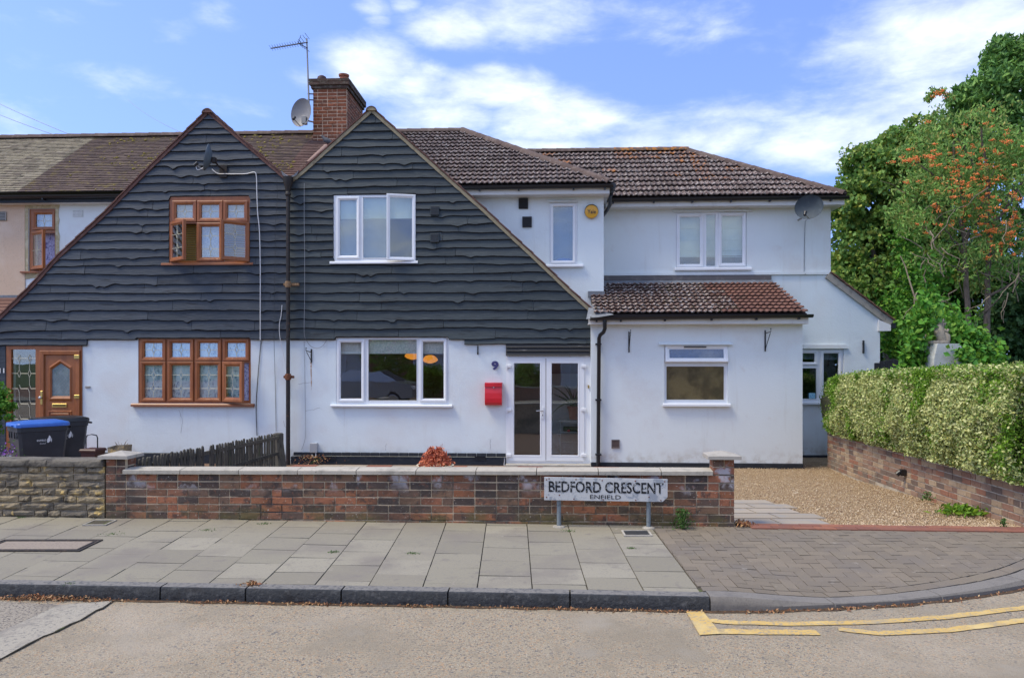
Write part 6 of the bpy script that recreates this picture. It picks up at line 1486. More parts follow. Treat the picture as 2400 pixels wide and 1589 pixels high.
# alarm box
c = HF.at(1386, 498, BW1); AL = Thing('alarm_box', 'round yellow alarm box marked Yale high on the white bay wall', 'alarm box', (c[0],BW1-.03,c[1]), HF)
Tm = Matrix.Translation((c[0],BW1-.001,c[1])) @ Matrix.Rotation(math.pi/2,4,'X')
AL.part('back_rim', mb1('black').lathe([(.135,0),(.135,.045),(.12,.055)], 28, T=Tm @ Matrix.Translation((0,.014,0))), smooth=True)
AL.part('cover', mb1('yale').lathe([(.128,.02),(.13,.06),(.122,.078),(.10,.085),(0,.09)], 28, T=Tm), smooth=True)
mb = mb1('black'); text_mb(mb, 'Yale', .16, .075, c[0]-.08, BW1-.095, c[1]-.043, bold=.01); AL.part('lettering', mb, recalc=False)
# satellite dishes
def dishshape(T, centre, rx, rz, aim, mat_, arm=True, lnb=None, scale=1):
    """shallow offset dish, aim = direction it faces"""
    z = Vector(aim).normalized(); x = z.cross(Vector((0,0,1))).normalized(); y = x.cross(z)
    Mx = Matrix.Translation(centre) @ Matrix((x, y, z)).transposed().to_4x4()
    mb = mb1(mat_); prf = [(0,0),(.25,.006),(.5,.022),(.75,.05),(.93,.08),(1,.096),(1.0,.088),(.9,.068),(.5,.012),(0,-.01)]
    n = 28; vs = [(rx*r*math.cos(2*math.pi*i/n), rz*r*math.sin(2*math.pi*i/n), h) for r, h in prf for i in range(n)]
    mb.add(vs, [(a*n+i, a*n+(i+1)%n, (a+1)*n+(i+1)%n, (a+1)*n+i) for a in range(len(prf)-1) for i in range(n)], Mx); T.part('reflector', mb, smooth=True)
    mb = mb1('ventgrey'); foot = Vector((0,-rz*.95,.09)); tip = Vector((0,-rz*.75,rx*1.25))
    mb.tube([foot, tip], .011, 6, T=Mx); T.part('feed_arm', mb)
    mb = mb1('black'); mb.tube([tip+Vector((0,-.02,.02)), tip+Vector((0,.05,-.03))], [.028,.034], 10, T=Mx); T.part('feed_horn', mb, smooth=True)
    return Mx
c = HF.at(496, 372, -.42); D1 = Thing('satellite_dish', 'grey satellite dish seen edge-on near the top of the left black gable', 'satellite dish', (c[0],-.3,c[1]-.2), HF)
dishshape(D1, Vector((c[0],-.42,c[1])), .2, .25, (-.93,-.30,.18), 'dish')
d2 = HF.at(516, 392); D1.part('bracket', mb1('iron').tube([(d2[0]+.1,-.04,d2[1]-.08),(d2[0]+.05,-.2,d2[1]-.03),(c[0]+.04,-.4,c[1]-.03)], .016, 8)); D1.part('wall_plate', mb1('iron').bbox(d2[0]+.02,d2[0]+.16,-.075,-.05,d2[1]-.22,d2[1]+.02)); D1.part('clamp', mb1('iron').bbox(c[0]+.01,c[0]+.08,-.46,-.38,c[1]-.09,c[1]+.02,.01))
c = HF.at(713, 268, CW-.1); D2 = Thing('satellite_dish', 'pale grey round satellite dish fixed to the left side of the chimney', 'satellite dish', (c[0]+.1,CW-.1,c[1]-.2), HF)
dishshape(D2, Vector((c[0]-.02,CW-.1,c[1])), .27, .34, (-.28,-.93,.1), 'dishpale')
e = HF.at(722, 292, CW-.1); D2.part('bracket', mb1('ventgrey').tube([(c[0]+.06,CW-.05,c[1]-.14),(ca,CW+.05,c[1]-.14)], .02, 8)); D2.part('clamp', mb1('ventgrey').bbox(c[0]-.02,c[0]+.08,CW-.24,CW-.1,c[1]-.26,c[1]-.08,.01))
c = HF.at(1899, 487, BW2-.66); D3 = Thing('satellite_dish', 'tilted grey satellite dish under the eaves at the right end of the house', 'satellite dish', (c[0],BW2-.2,c[1]-.2), HF)
dishshape(D3, Vector((c[0],BW2-.66,c[1])), .275, .235, (-.55,-.8,-.02), 'dish3')
D3.part('bracket', mb1('ventgrey').tube([(c[0]+.02,BW2-.62,c[1]-.03),(c[0]-.02,BW2-.2,c[1]-.12),(c[0]-.02,BW2,c[1]-.12)], .018, 8))
w0 = HF.at(1886, 520, BW2); w1 = HF.at(1885, 560, BW2); w2 = HF.at(1884, 641, BW2); cbl = Thing('cable', 'thin grey cable hanging from the right hand satellite dish down the white wall', 'cable', (w2[0],BW2-.02,w2[1]), HF); cbl.part('wire', mb1('cableg').tube([(c[0],BW2-.5,c[1]-.2),(w0[0],BW2-.03,w0[1]),(w1[0],BW2-.012,w1[1]),(w2[0],BW2-.012,w2[1]),(w2[0]+.02,BW2-.04,w2[1]-.02)], .006, 5))
# aerial
AE = Thing('tv_aerial', 'television aerial on a tall thin pole clamped to the chimney', 'aerial', (HF.u(724,CW-.05),CW-.05,HF.z(724,245,CW)), HF)
aw = CW-.04; p0 = HF.at(724, 243, aw); p1 = HF.at(719, 91, aw)
AE.part('pole', mb1('ventgrey').tube([(p0[0],aw,p0[1]),(p1[0],aw,p1[1])], [.022,.017], 8))
b0 = Vector((*HF.at(722, 101, aw),0)); b1 = Vector((*HF.at(640, 118.5, aw+.0),0)); B0 = Vector((b0[0],aw-.02,b0[1])); B1 = Vector((b1[0],aw-.1,b1[1])); AE.part('boom', mb1('iron').tube([B0, B1], .012, 6))
mb = mb1('iron')
for i in range(13):
    p = B0.lerp(B1, .16+.84*i/12); l = .055; mb.tube([p+Vector((-.04,-l,.05)), p+Vector((.04,l,-.05)) if False else p+Vector((.02,l,-.035))], .005, 4); mb.tube([p+Vector((-.02,-l*.6,-.03)), p+Vector((.02,l*.6,.05))], .004, 4)
for s in (1,-1):
    for k in range(4): p = B0.lerp(B1, .02+.06*k)+Vector((0,0,s*(.03+.04*(3-k)))); mb.tube([p+Vector((0,-.16,0)), p+Vector((0,.16,0))], .006, 4)
mb.tube([B0+Vector((.0,0,-.13)), B0.lerp(B1,.25)], .006, 4); mb.tube([B0+Vector((-.16,0,.17)), B0.lerp(B1,.28)], .006, 4); AE.part('elements', mb)
for py in (222, 236): q = HF.at(727, py, CW); AE.part('wall_clamp', mb1('iron').tube([(p0[0]-.03,aw,q[1]),(ca+.02,aw+.02,q[1])], .014, 6))
# pigeon on the roof
c = HF.at(764, 327, 2.2); pg = Thing('pigeon', 'dark grey pigeon perched on the roof at the foot of the chimney', 'pigeon', (c[0],2.2,c[1]-.12), HF)
mb = mb1(mat('pigeon_grey', (.07,.075,.085), .7)); cx, cy, cz = c[0], 2.2, c[1]
mb.tube([(cx-.10,cy,cz+.08),(cx-.085,cy,cz+.07),(cx-.05,cy,cz+.03),(cx,cy,cz-.02),(cx+.06,cy,cz-.05),(cx+.13,cy,cz-.08),(cx+.2,cy,cz-.11)], [.012,.032,.034,.062,.06,.032,.016], 10); pg.part('body', mb, smooth=True)
pg.part('beak', mb1('black').tube([(cx-.11,cy,cz+.075),(cx-.14,cy,cz+.068)], [.009,.003], 6)); 
for dy in (-.02,.02): pg.part('leg', mb1(mat('pink_leg',(.4,.15,.12),.7)).tube([(cx+.02,cy+dy,cz-.06),(cx+.02,cy+dy,cz-.13)], .006, 5))
# cables on the front
def cable(label, pts, m='cablew', r=.008, w=-.085):
    P = [(HF.at(x, y, w)[0], w+(dw[0] if dw else 0), HF.at(x, y, w)[1]) for x, y, *dw in pts]; Q = []
    for i in range(len(P)-1):   # light smoothing
        a = P[max(i-1,0)]; b = P[i]; c_ = P[i+1]; d_ = P[min(i+2,len(P)-1)]
        for k in range(6):
            t = k/6; Q.append(tuple(.5*((2*b[j])+(-a[j]+c_[j])*t+(2*a[j]-5*b[j]+4*c_[j]-d_[j])*t*t+(-a[j]+3*b[j]-3*c_[j]+d_[j])*t**3) for j in range(3)))
    Q.append(P[-1]); t = Thing('cable', label, 'cable', P[-1], HF); t.part('wire', mb1(m).tube(Q, r, 5), smooth=True)
cable('white cable running from the left dish down past the brown upper window', [(497,397),(510,407),(530,408),(575,408),(596,404),(601,415),(602,450),(604,500),(608,540),(610,620),(610,700),(610,797)])
cable('loose loop of white cable hanging from the left gable dish', [(459,385),(462,398),(474,395),(480,388)], w=-.5, r=.006)
cable('black cable running down the white wall beside the brown ground floor window', [(609,797,.07),(604,850,.07),(600,900,.07),(597,950,.07),(598,1000,.07),(599,1022,.07)], 'black', .007)
cable('short white cable dangling left of the rainwater pipe', [(661,715),(659,738),(655,760),(656,790),(662,830,.05),(670,880,.06),(676,930,.06)], 'cablew', .006)
cable('thin grey wire crossing the black boards between the brown window and pipe', [(648,425),(650,460),(646,520),(645,600),(643,700),(642,780),(642,900,.07),(644,1012,.07)], 'black', .004)
cable('thin pale wire down the black gable right of the pipe ending in a loop', [(713,430),(713,520),(714,600),(714,700),(713,780),(718,800,.05),(728,812,.04),(742,816,.04),(755,810,.04),(765,796,.04)], 'cableg', .0045)
cable('white cable curling out of the wall by the left edge of the french doors', [(1181,1062,.06),(1182,1080,.05),(1182,1092,.03),(1195,1096,-.05),(1240,1097,-.12)], 'cablew', .006)
cable('white cable kinked on the ground beside the fence post', [(672,1040,.04),(673,1070,0),(671,1094,0),(660,1085,-.1),(647,1074,-.2)], 'cablew', .008)
cable('fine grey wire stapled down the white wall left of the middle window', [(710,800,.07),(712,900,.07),(713,1000,.07),(712,1030,.07),(704,1055,.07)], 'cableg', .0035)
# hanging basket brackets
def bracket(label, px, py, w, h, out, sway, m='black', stain=False):
    """wall bar, brace and curled arm standing out from the wall"""
    u, z = HF.at(px, py, w); t = Thing('basket_bracket', label, 'bracket', (u, w, z-h), HF, 'hanging basket brackets on the white walls')
    t.part('wall_bar', mb1(m).bbox(u-.011,u+.011,w-.018,w-.001,z-h,z,.003))
    e = (u+sway, w-out, z-.03); t.part('arm', mb1(m).tube([(u,w-.01,z-.06),(u+sway*.5,w-out*.5,z-.05),(u+sway*.9,w-out*.95,z-.04),e,(e[0],e[1]-.01,e[2]+.05),(e[0]-sway*.12,e[1]+.02,e[2]+.04)], .008, 6), smooth=True)
    t.part('brace', mb1(m).tube([(u,w-.01,z-h+.03),(u+sway*.45,w-out*.4,z-h*.6),(u+sway*.92,w-out*.9,z-.06)], .007, 6), smooth=True)
bracket('rusty basket bracket beside the rainwater pipe, rust streak running below it', 730, 818, 0, .26, .26, -.02, 'iron')
bracket('basket bracket seen almost end-on, above the number 9', 1120, 811, 0, .16, .3, .03)
bracket('basket bracket left of the tilted window on the front extension', 1474, 777, EW, .385, .3, .0)
bracket('basket bracket right of the tilted window on the front extension', 1793, 774, EW, .385, .3, .02)
a = HF.at(729, 848); st = [(a[0]-.012,a[1]),(a[0]+.012,a[1]),(a[0]+.009,a[1]-.2),(a[0]+.014,a[1]-.38),(a[0]+.004,a[1]-.55),(a[0]-.004,a[1]-.3)]; H9.part('rust_streak', mb1(mat('rust_streak', (.42,.2,.06), .9, [(14,(.72,.72,.74),.42,.6,6)])).prism(list(reversed(st)), -.003, -.0005))
# grey utility box, small wall box on 11
q = RH(730,1037,746,1060); UB = Thing('utility_box', 'small pale grey utility box low on the white wall beside the pipe', 'utility box', ((q[0]+q[2])/2,-.05,q[1]), HF); UB.part('box', mb1(mat('pale_grey_plastic',(.36,.38,.4),.5)).bbox(q[0],q[2],-.09,-.001,q[1],q[3],.01)); UB.part('conduit', mb1('cablew').tube([(q[2]-.03,-.06,q[1]),(q[2]-.02,-.08,q[1]-.06),(q[2]-.07,-.08,q[1]-.09),(q[2]-.1,-.07,q[1]-.03)], .008, 6))
q = RH(201,904.5,212,909.5); UB2 = Thing('bell_push', 'tiny grey bell push on the white wall right of the brown door', 'doorbell', ((q[0]+q[2])/2,-.02,q[1]), HF); UB2.part('box', mb1('ventgrey').bbox(q[0],q[2],-.02,-.001,q[1],q[3],.004))
# planter with the orange plant
y0 = 12.0; u = (1020-CX)/F*y0; zt_ = CZ-(1089-HZ)/F*y0; PT = Thing('planter', 'round cream ribbed pot of drooping orange red foliage behind the garden wall', 'potted plant', (u,y0,GZ))
PT.part('pot', mb1('creampot').lathe([(.2,GZ),(.24,GZ+.1),(.265,zt_-.1),(.27,zt_-.06),(.29,zt_-.055),(.27,zt_-.045),(.275,zt_-.03),(.3,zt_-.02),(.3,zt_),(.27,zt_),(.26,zt_-.04),(0,zt_-.04)], 28, T=Matrix.Translation((u,y0,0))), smooth=True)
P_ = []
for i in range(80):
    a = R.uniform(0, 6.283); l = R.uniform(.1,.34); top = R.uniform(.12,.3); 
    for k in range(22):
        t = k/21; rr_ = l*t; P_.append((u+rr_*math.cos(a)+R.gauss(0,.015), y0+rr_*math.sin(a)*.8+R.gauss(0,.015), zt_+.02+top*(1-1.15*t*t)*(.35+.65*min(1,t*3))+R.gauss(0,.012)))
leafpart(PT, 'leaves', P_, .06, ['plantred'], aspect=.35, droop=1.2)
mb = mb1('terra')
for i in range(9): a = R.uniform(0,6.28); mb.tube([(u,y0,zt_-.04),(u+.12*math.cos(a),y0+.1*math.sin(a),zt_+R.uniform(.2,.36))], [.006,.002], 4)
PT.part('stems', mb)
# wheelie bins
def bin_(label, X, Y, ang, lidm, z0=GZ, ht=1.07, txt=True):
    t = Thing('wheelie_bin', label, 'wheelie bin', (X,Y,z0)); W_, D_ = .58, .70
    Tm = Matrix.Translation((X,Y,z0)) @ Matrix.Rotation(ang, 4, 'Z')
    b = .86; mb = mb1('binbody'); vs = []
    for z, k in ((.04,.80),(.12,.82),(ht-.17,1),(ht-.165,1.03),(ht-.09,1.04)):
        w2, d2 = W_/2*k, D_/2*k; c = .04
        for (x, y) in ((-w2+c,-d2),(w2-c,-d2),(w2,-d2+c),(w2,d2-c),(w2-c,d2),(-w2+c,d2),(-w2,d2-c),(-w2,-d2+c)): vs.append((x,y,z))
    mb.add(vs, [(a*8+i, a*8+(i+1)%8, (a+1)*8+(i+1)%8, (a+1)*8+i) for a in range(4) for i in range(8)]+[tuple(range(7,-1,-1))], Tm); t.part('body', mb)
    w2, d2 = W_/2*1.08, D_/2*1.08; mb = mb1(lidm); c = .05; zz = ht-.09; vs = []
    for z, k, dy in ((zz,1,0),(zz+.045,1,0),(zz+.06,.97,0),(zz+.085,.6,.06),(zz+.09,.2,.1)):
        for (x, y) in ((-w2+c,-d2),(w2-c,-d2),(w2,-d2+c),(w2,d2-c),(w2-c,d2),(-w2+c,d2),(-w2,d2-c),(-w2,-d2+c)): vs.append((x*k,y*k+dy,z))
    mb.add(vs, [(a*8+i, a*8+(i+1)%8, (a+1)*8+(i+1)%8, (a+1)*8+i) for a in range(4) for i in range(8)]+[tuple(range(32,40))], Tm); lid = t.part('lid', mb, smooth=True)
    mb = mb1(lidm); mb.bbox(-.12,.12,-d2-.03,-d2+.01,zz+.01,zz+.035,.006,Tm); t.part('lid_grip', mb, lid)
    mb = mb1('black'); mb.tube([(-w2+.05,d2+.03,ht-.12),(w2-.05,d2+.03,ht-.12)], .017, 8, T=Tm); t.part('handle', mb)
    for sx in (-1,1): mb = mb1('tyre'); mb.lathe([(0,-.03),(.09,-.03),(.1,-.02),(.1,.02),(.09,.03),(0,.03)], 16, T=Tm @ Matrix.Translation((sx*(W_/2-.02),D_/2-.02,.1)) @ Matrix.Rotation(math.pi/2,4,'Y')); t.part('wheel', mb, smooth=True)
    mb = mb1('binbody')
    for x in (-.2,-.08,.08,.2): mb.box(x-.004,x+.004,-D_/2*1.0-.008,-D_/2*.98,ht-.27,ht-.17,Tm)
    t.part('rib', mb)
    if txt:   # white council print on the side that faces the street
        Ts = Tm @ Matrix.Translation((-W_/2*.985,0,.62)) @ Matrix.Rotation(-math.pi/2,4,'Z') if txt == 'left' else Tm @ Matrix.Translation((W_/2*.975+.004,0,.68)) @ Matrix.Rotation(math.pi/2,4,'Z') @ Matrix.Rotation(math.radians(-3.6),4,'X')
        mb = mb1('white'); text_mb(mb, 'ENFIELD', .13, .028, -.1, -.004, 0, T=Ts, bold=.01); text_mb(mb, 'Council', .08, .022, -.06, -.004, -.045, T=Ts)
        mb.add([(.04,-.004,-.02),(.06,-.004,-.03),(.09,-.004,0),(.095,-.004,.06),(.075,-.004,.09),(.06,-.004,.05),(.045,-.004,.03)], [(0,1,2,3,4,5,6)], Ts); mb.add([(.1,-.004,-.03),(.11,-.004,.0),(.108,-.004,.05),(.1,-.004,.02)], [(0,1,2,3)], Ts); t.part('print', mb, recalc=False)
    return t
bin_('wheelie bin with a bright blue lid behind the stone wall', -7.62, 12.2, math.radians(-42), 'binlid', ht=1.0)
bin_('wheelie bin with a black lid, behind the blue lidded bin', -7.72, 12.95, math.radians(-42), 'black', ht=1.01)
# brown food caddy
y0 = 11.5; u = (218-CX)/F*y0; z1 = CZ-(1049-HZ)/F*y0; CD = Thing('food_caddy', 'small dark brown food caddy with raised handle and number 11 behind the pillar', 'food caddy', (u,y0,z1-.4))
CD.part('body', mb1('leafcover').lathe([(.1,z1-.4),(.13,z1-.38),(.165,z1-.06),(.17,z1-.05)], 4, T=Matrix.Translation((u,y0,0)) @ Matrix.Rotation(math.radians(38),4,'Z')))
CD.part('lid', mb1('leafcover').lathe([(.185,z1-.055),(.19,z1-.03),(.17,z1-.01),(.08,z1),(0,z1+.002)], 4, T=Matrix.Translation((u,y0,0)) @ Matrix.Rotation(math.radians(38),4,'Z')))
CD.part('handle', mb1('black').tube([(u-.09,y0-.03,z1-.07),(u-.09,y0-.03,z1+.15),(u-.07,y0-.03,z1+.19),(u,y0-.03,z1+.205),(u+.07,y0-.03,z1+.19),(u+.085,y0-.03,z1+.15),(u+.085,y0-.03,z1-.05)], .009, 6), smooth=True)
mb = mb1('white'); text_mb(mb, '11', .05, .06, u+.085, y0-.19, z1-.18, T=Matrix.Translation((0,0,0)), bold=.03); CD.part('number', mb, recalc=False)
CD.part('stand', mb1('terra').bbox(u-.25,u+.25,y0-.2,y0+.2,GZ,z1-.4,.01))
# square stone planter behind the left pillar
y0 = 10.6; u = (281-CX)/F*y0; z1 = CZ-(1045-HZ)/F*y0; SP = Thing('stone_urn', 'square pale stone planter with dry twigs just above the left pillar cap', 'planter', (u,y0,GZ))
mb = mb1('stone'); s = .115; mb.add([(u-s*.8,y0-s,z1-.22),(u+s*.8,y0-s,z1-.22),(u+s*.8,y0+s,z1-.22),(u-s*.8,y0+s,z1-.22),(u-s,y0-s,z1-.01),(u+s,y0-s,z1+.02),(u+s,y0+s,z1+.01),(u-s,y0+s,z1),(u-s*.2,y0-s,z1-.04),(u,y0-s,z1-.012)], [(0,1,5,9,8,4),(1,2,6,5),(2,3,7,6),(3,0,4,7),(0,3,2,1)]); SP.part('bowl', mb); SP.part('pedestal', mb1('stone').bbox(u-.08,u+.08,y0-.08,y0+.08,GZ,z1-.22,.01))
mb = mb1('barkpale')
for i in range(14): a = R.uniform(0,6.28); mb.tube([(u+.02,y0,z1-.06),(u+.02+.09*math.cos(a),y0+.07*math.sin(a),z1+R.uniform(.0,.09))], [.004,.002], 4)
SP.part('dry_twigs', mb)
# purple flowers in a trough
y0 = 11.0; u = (14-CX)/F*y0; z1 = CZ-(1072-HZ)/F*y0; PF = Thing('flower_trough', 'terracotta trough of purple flowers at the far left edge', 'potted plant', (u-.1,y0,GZ))
PF.part('trough', mb1('terra').bbox(u-.5,u+.14,y0-.12,y0+.12,GZ,z1,.01)); n = 420
P_ = np.stack([rng.uniform(u-.45,u+.15,n), rng.normal(y0,.08,n), z1+abs(rng.normal(.07,.05,n))], axis=1); leafpart(PF, 'foliage', P_[:250], .035, ['weed']); leafpart(PF, 'blossom', P_[250:], .032, ['purple'], aspect=.9)
# overhead wires
def wire(label, a, b, Ya, Yb, r=.008, sag=.1):
    A = Vector(((a[0]-CX)/F*Ya, Ya, CZ+(HZ-a[1])/F*Ya)); B = Vector(((b[0]-CX)/F*Yb, Yb, CZ+(HZ-b[1])/F*Yb)); P = [A.lerp(B, i/10)-Vector((0,0,sag*4*(i/10)*(1-i/10))) for i in range(11)]
    t = Thing('overhead_wire', label, 'overhead wire', B, WF); t.part('wire', mb1('cableg').tube(P, r, 4))
wire('upper of the two wires crossing the sky at the far left', (-150,165), (182,323), 26, 18.4); wire('lower of the two wires crossing the sky at the far left', (-150,200), (150,324), 26, 18.4)
wire('faint single wire in the sky left of the left gable', (300,235), (428,312), 30, 18.4, .006)
# pedestal with stone animal, dark gate
y0 = 12.6; xs = lambda px: (px-CX)/F*y0; zs = lambda py: CZ-(py-HZ)/F*y0
PD = Thing('gate_pillar', 'broad white rendered pillar half covered by creeper, carrying a stone statue', 'pillar', (xs(2212),y0,0))
mb = mb1(mat('weathered_pillar_render', (.5,.51,.5), .9, [(5,(.36,.36,.34),.48,.7,7)], (30,.4,.01))); mb.prism([(xs(2168),.2),(xs(2262),.2),(xs(2256),zs(860)),(xs(2242),zs(822)),(xs(2232),zs(806)),(xs(2182),zs(806)),(xs(2174),zs(840))], y0-.2, y0+.2); PD.part('shaft', mb)
c = (xs(2204), zs(806)); SC = Thing('stone_statue', 'small weathered stone animal statue sitting on top of the white pillar', 'statue', (c[0],y0,c[1]))
SC.part('base', mb1('statue').lathe([(0,0),(.17,0),(.18,.02),(.17,.05),(.14,.055),(0,.055)], 16, T=Matrix.Translation((c[0]-.03,y0,c[1])) @ Matrix.Scale(.7,4,(0,1,0))), smooth=True)
mb = mb1('statue'); x_, z_ = c[0], c[1]+.05
mb.tube([(x_+.02,y0,z_),(x_+.0,y0,z_+.07),(x_-.02,y0,z_+.16),(x_-.0,y0,z_+.24),(x_+.035,y0-.01,z_+.285),(x_+.07,y0-.02,z_+.27)], [.085,.10,.082,.062,.055,.03], 12)
mb.tube([(x_+.09,y0-.03,z_),(x_+.08,y0-.04,z_+.08),(x_+.05,y0-.04,z_+.14)], [.055,.06,.03], 10); mb.tube([(x_+.03,y0-.05,z_+.18),(x_+.08,y0-.06,z_+.15),(x_+.1,y0-.05,z_+.19)], [.03,.022,.02], 8)
for s in (-1,1): mb.tube([(x_+.03,y0+s*.03,z_+.32),(x_+.035,y0+s*.035,z_+.37)], [.02,.006], 6)
SC.part('animal', mb, smooth=True)
y0 = 14.6; GT = Thing('timber_gate', 'dark stained arched timber gate between the house and the creeper', 'gate', ((2110-CX)/F*y0,y0,GZ)); x0, x1 = (2050-CX)/F*y0, (2150-CX)/F*y0; n = 8
for i in range(n):
    a = x0+(x1-x0)*i/n; b = x0+(x1-x0)*(i+1)/n; t = ((a+b)/2-x0)/(x1-x0); z = CZ-((862-20*math.sin(math.pi*(.15+.7*t)))-HZ)/F*y0; GT.part('gate_board', mb1('wooddark').bbox(a+.003,b-.003,y0,y0+.03,GZ,z,.004))
# weeds in the paving joints
wd = [(488,1242,.05,'in the second row of slabs below the brick wall'),(268,1250,.07,'on the slab joint nearest the manhole cover'),(618,1229,.04,'at the wall end of a joint below the picket fence'),(783,1289,.03,'mid pavement, left of two others in the same row of slabs'),(966,1292,.035,'mid pavement below the orange potted plant'),(1333,1245,.05,'beside the left post of the street sign'),(1480,1282,.025,'just below the small dark drain cover'),(163,1356,.03,'by the kerb at the far left'),(60,1212,.035,'at the foot of the stone wall')]
for i, (px, py, s, lb) in enumerate(wd):
    X, Y = gp(px, py, -.01); Y = min(Y, 7.66-.0624*X); t = Thing('weed', 'small green weed '+lb, 'weed', (X,Y,pz(X,Y)), group='weeds in the pavement joints')
    n = 60; leafpart(t, 'leaves', np.stack([rng.normal(X,s*.8,n), rng.normal(Y,s*.6,n), pz(X,Y)+abs(rng.normal(.003,.004,n))], axis=1), .013, ['weed'])
def tuft(label, px, py, z, h, n, s, m='weed', sz=.035, name='weed', cat='weed'):
    X, Y = gp(px, py, z); t = Thing(name, label, cat, (X,Y,z)); a = rng.uniform(0,1,n); leafpart(t, 'leaves', np.stack([rng.normal(X,s*(1-.6*a),n), rng.normal(Y,s*.6,n), z+a*h], axis=1), sz, [m], aspect=.4); mb = mb1('weed')
    for k in range(5): mb.tube([(X,Y,z),(X+R.uniform(-s,s),Y+R.uniform(-s,s)*.5,z+h*R.uniform(.6,1.05))], [.004,.0015], 4)
    t.part('stems', mb)
tuft('upright weed at the foot of the brick wall right of the street sign', 1598, 1238, 0, .19, 260, .06)
tuft('spreading green dandelion beside the retaining wall', 2255, 1202, -.02, .07, 260, .16, 'privetg', .08); tuft('small green weed at the drive corner against the retaining wall', 2352, 1236, 0, .09, 60, .02)
tuft('dry pale plant beside the retaining wall behind the dandelion', 2172, 1172, -.06, .1, 90, .05); tuft('straw coloured tuft growing from a kerb joint', 590, 1374, -.06, .035, 130, .05, 'litter', .03, 'dry_tuft'); tuft('dead leaves and twigs lying at the foot of the right pillar', 1738, 1232, 0, .05, 160, .07, 'litter', .04, 'dry_tuft')
# things inside the porch
f = HF.world(HF.u(1345,.9), .9, 0); PW = .9
CR = Thing('wire_trolley', 'white wire trolley standing inside the right french door', 'trolley', (HF.u(1345,PW),PW,GZ), HF); q = RH(1313,988,1372,1085,PW); mb = mb1('lattice')
for x in (q[0], q[2]):
    for y in (PW, PW+.3): mb.tube([(x,y,GZ),(x,y,q[3])], .012, 5)
for k in range(4):
    z = q[3]-(q[3]-q[1])*(.02+k*.24)
    for y in (PW, PW+.3): mb.tube([(q[0],y,z),(q[2],y,z)], .008, 4)
    for j in range(7): x = q[0]+(q[2]-q[0])*j/6; mb.tube([(x,PW,z),(x,PW+.3,z)], .004, 3)
CR.part('frame', mb); CR.part('top', mb1('blind').bbox(q[0]-.05,q[2]+.02,PW-.02,PW+.32,q[3],q[3]+.02,.004)); q = RH(1318,1000,1366,1012,PW); CR.part('contents', mb1('darkleaf').bbox(q[0]+.02,q[2],PW+.05,PW+.25,q[1],q[3]-.01,.02)); c = HF.at(1333,1010,PW); CR.part('red_ball', mb1('redcloth').lathe([(0,-.03),(.025,-.02),(.03,0),(.02,.025),(0,.03)], 10, T=Matrix.Translation((c[0],PW+.02,c[1]))))
z0 = HF.z(1345, 985, PW); u = HF.u(1344,PW+.12)+.01; AP = Thing('aloe_plant', 'spiky aloe in a terracotta pot on the trolley behind the right glass door', 'potted plant', (u,PW+.15,z0), HF)
AP.part('pot', mb1('terra').lathe([(.09,z0+.01),(.12,z0+.22),(.135,z0+.22),(.135,z0+.27),(.11,z0+.27),(.1,z0+.24),(0,z0+.24)], 16, T=Matrix.Translation((u,PW+.15,0))), smooth=True)
mb = mb1(mat('aloe_green', (.1,.2,.12), .5, [(9,(.16,.28,.18),.5,.7)]))
for i in range(15):
    a = R.uniform(0,6.28); l = R.uniform(.3,.62); o = R.uniform(.1,.34); dr_ = -.25 if i > 11 else 0
    pts = [(u+o*math.cos(a)*t*(1+.6*t), PW+.15+o*math.sin(a)*t*.5, z0+.25+l*t*(1-.25*t)+dr_*t*t*2) for t in (0,.25,.5,.75,1)]; mb.tube(pts, [.026,.024,.018,.01,.002], 6)
AP.part('leaves', mb, smooth=True)
# ================================================================ VEGETATION
def limb(mb, a, b, r0, r1, n=6, bend=.12):
    a, b = Vector(a), Vector(b); L = (b-a).length; P = []; 
    for i in range(n+1):
        t = i/n; P.append(a.lerp(b, t)+Vector((mnoise.noise(Vector((a.x+t*2, a.y, i*.7)))*bend*L, mnoise.noise(Vector((a.y+t*2, a.x, i*.6)))*bend*L*.6, 0))*math.sin(math.pi*t))
    mb.tube(P, [r0+(r1-r0)*i/n for i in range(n+1)], 7); return P
def vat(px, py, Y): return np.array([(px-CX)/F*Y, Y, CZ+(HZ-py)/F*Y])
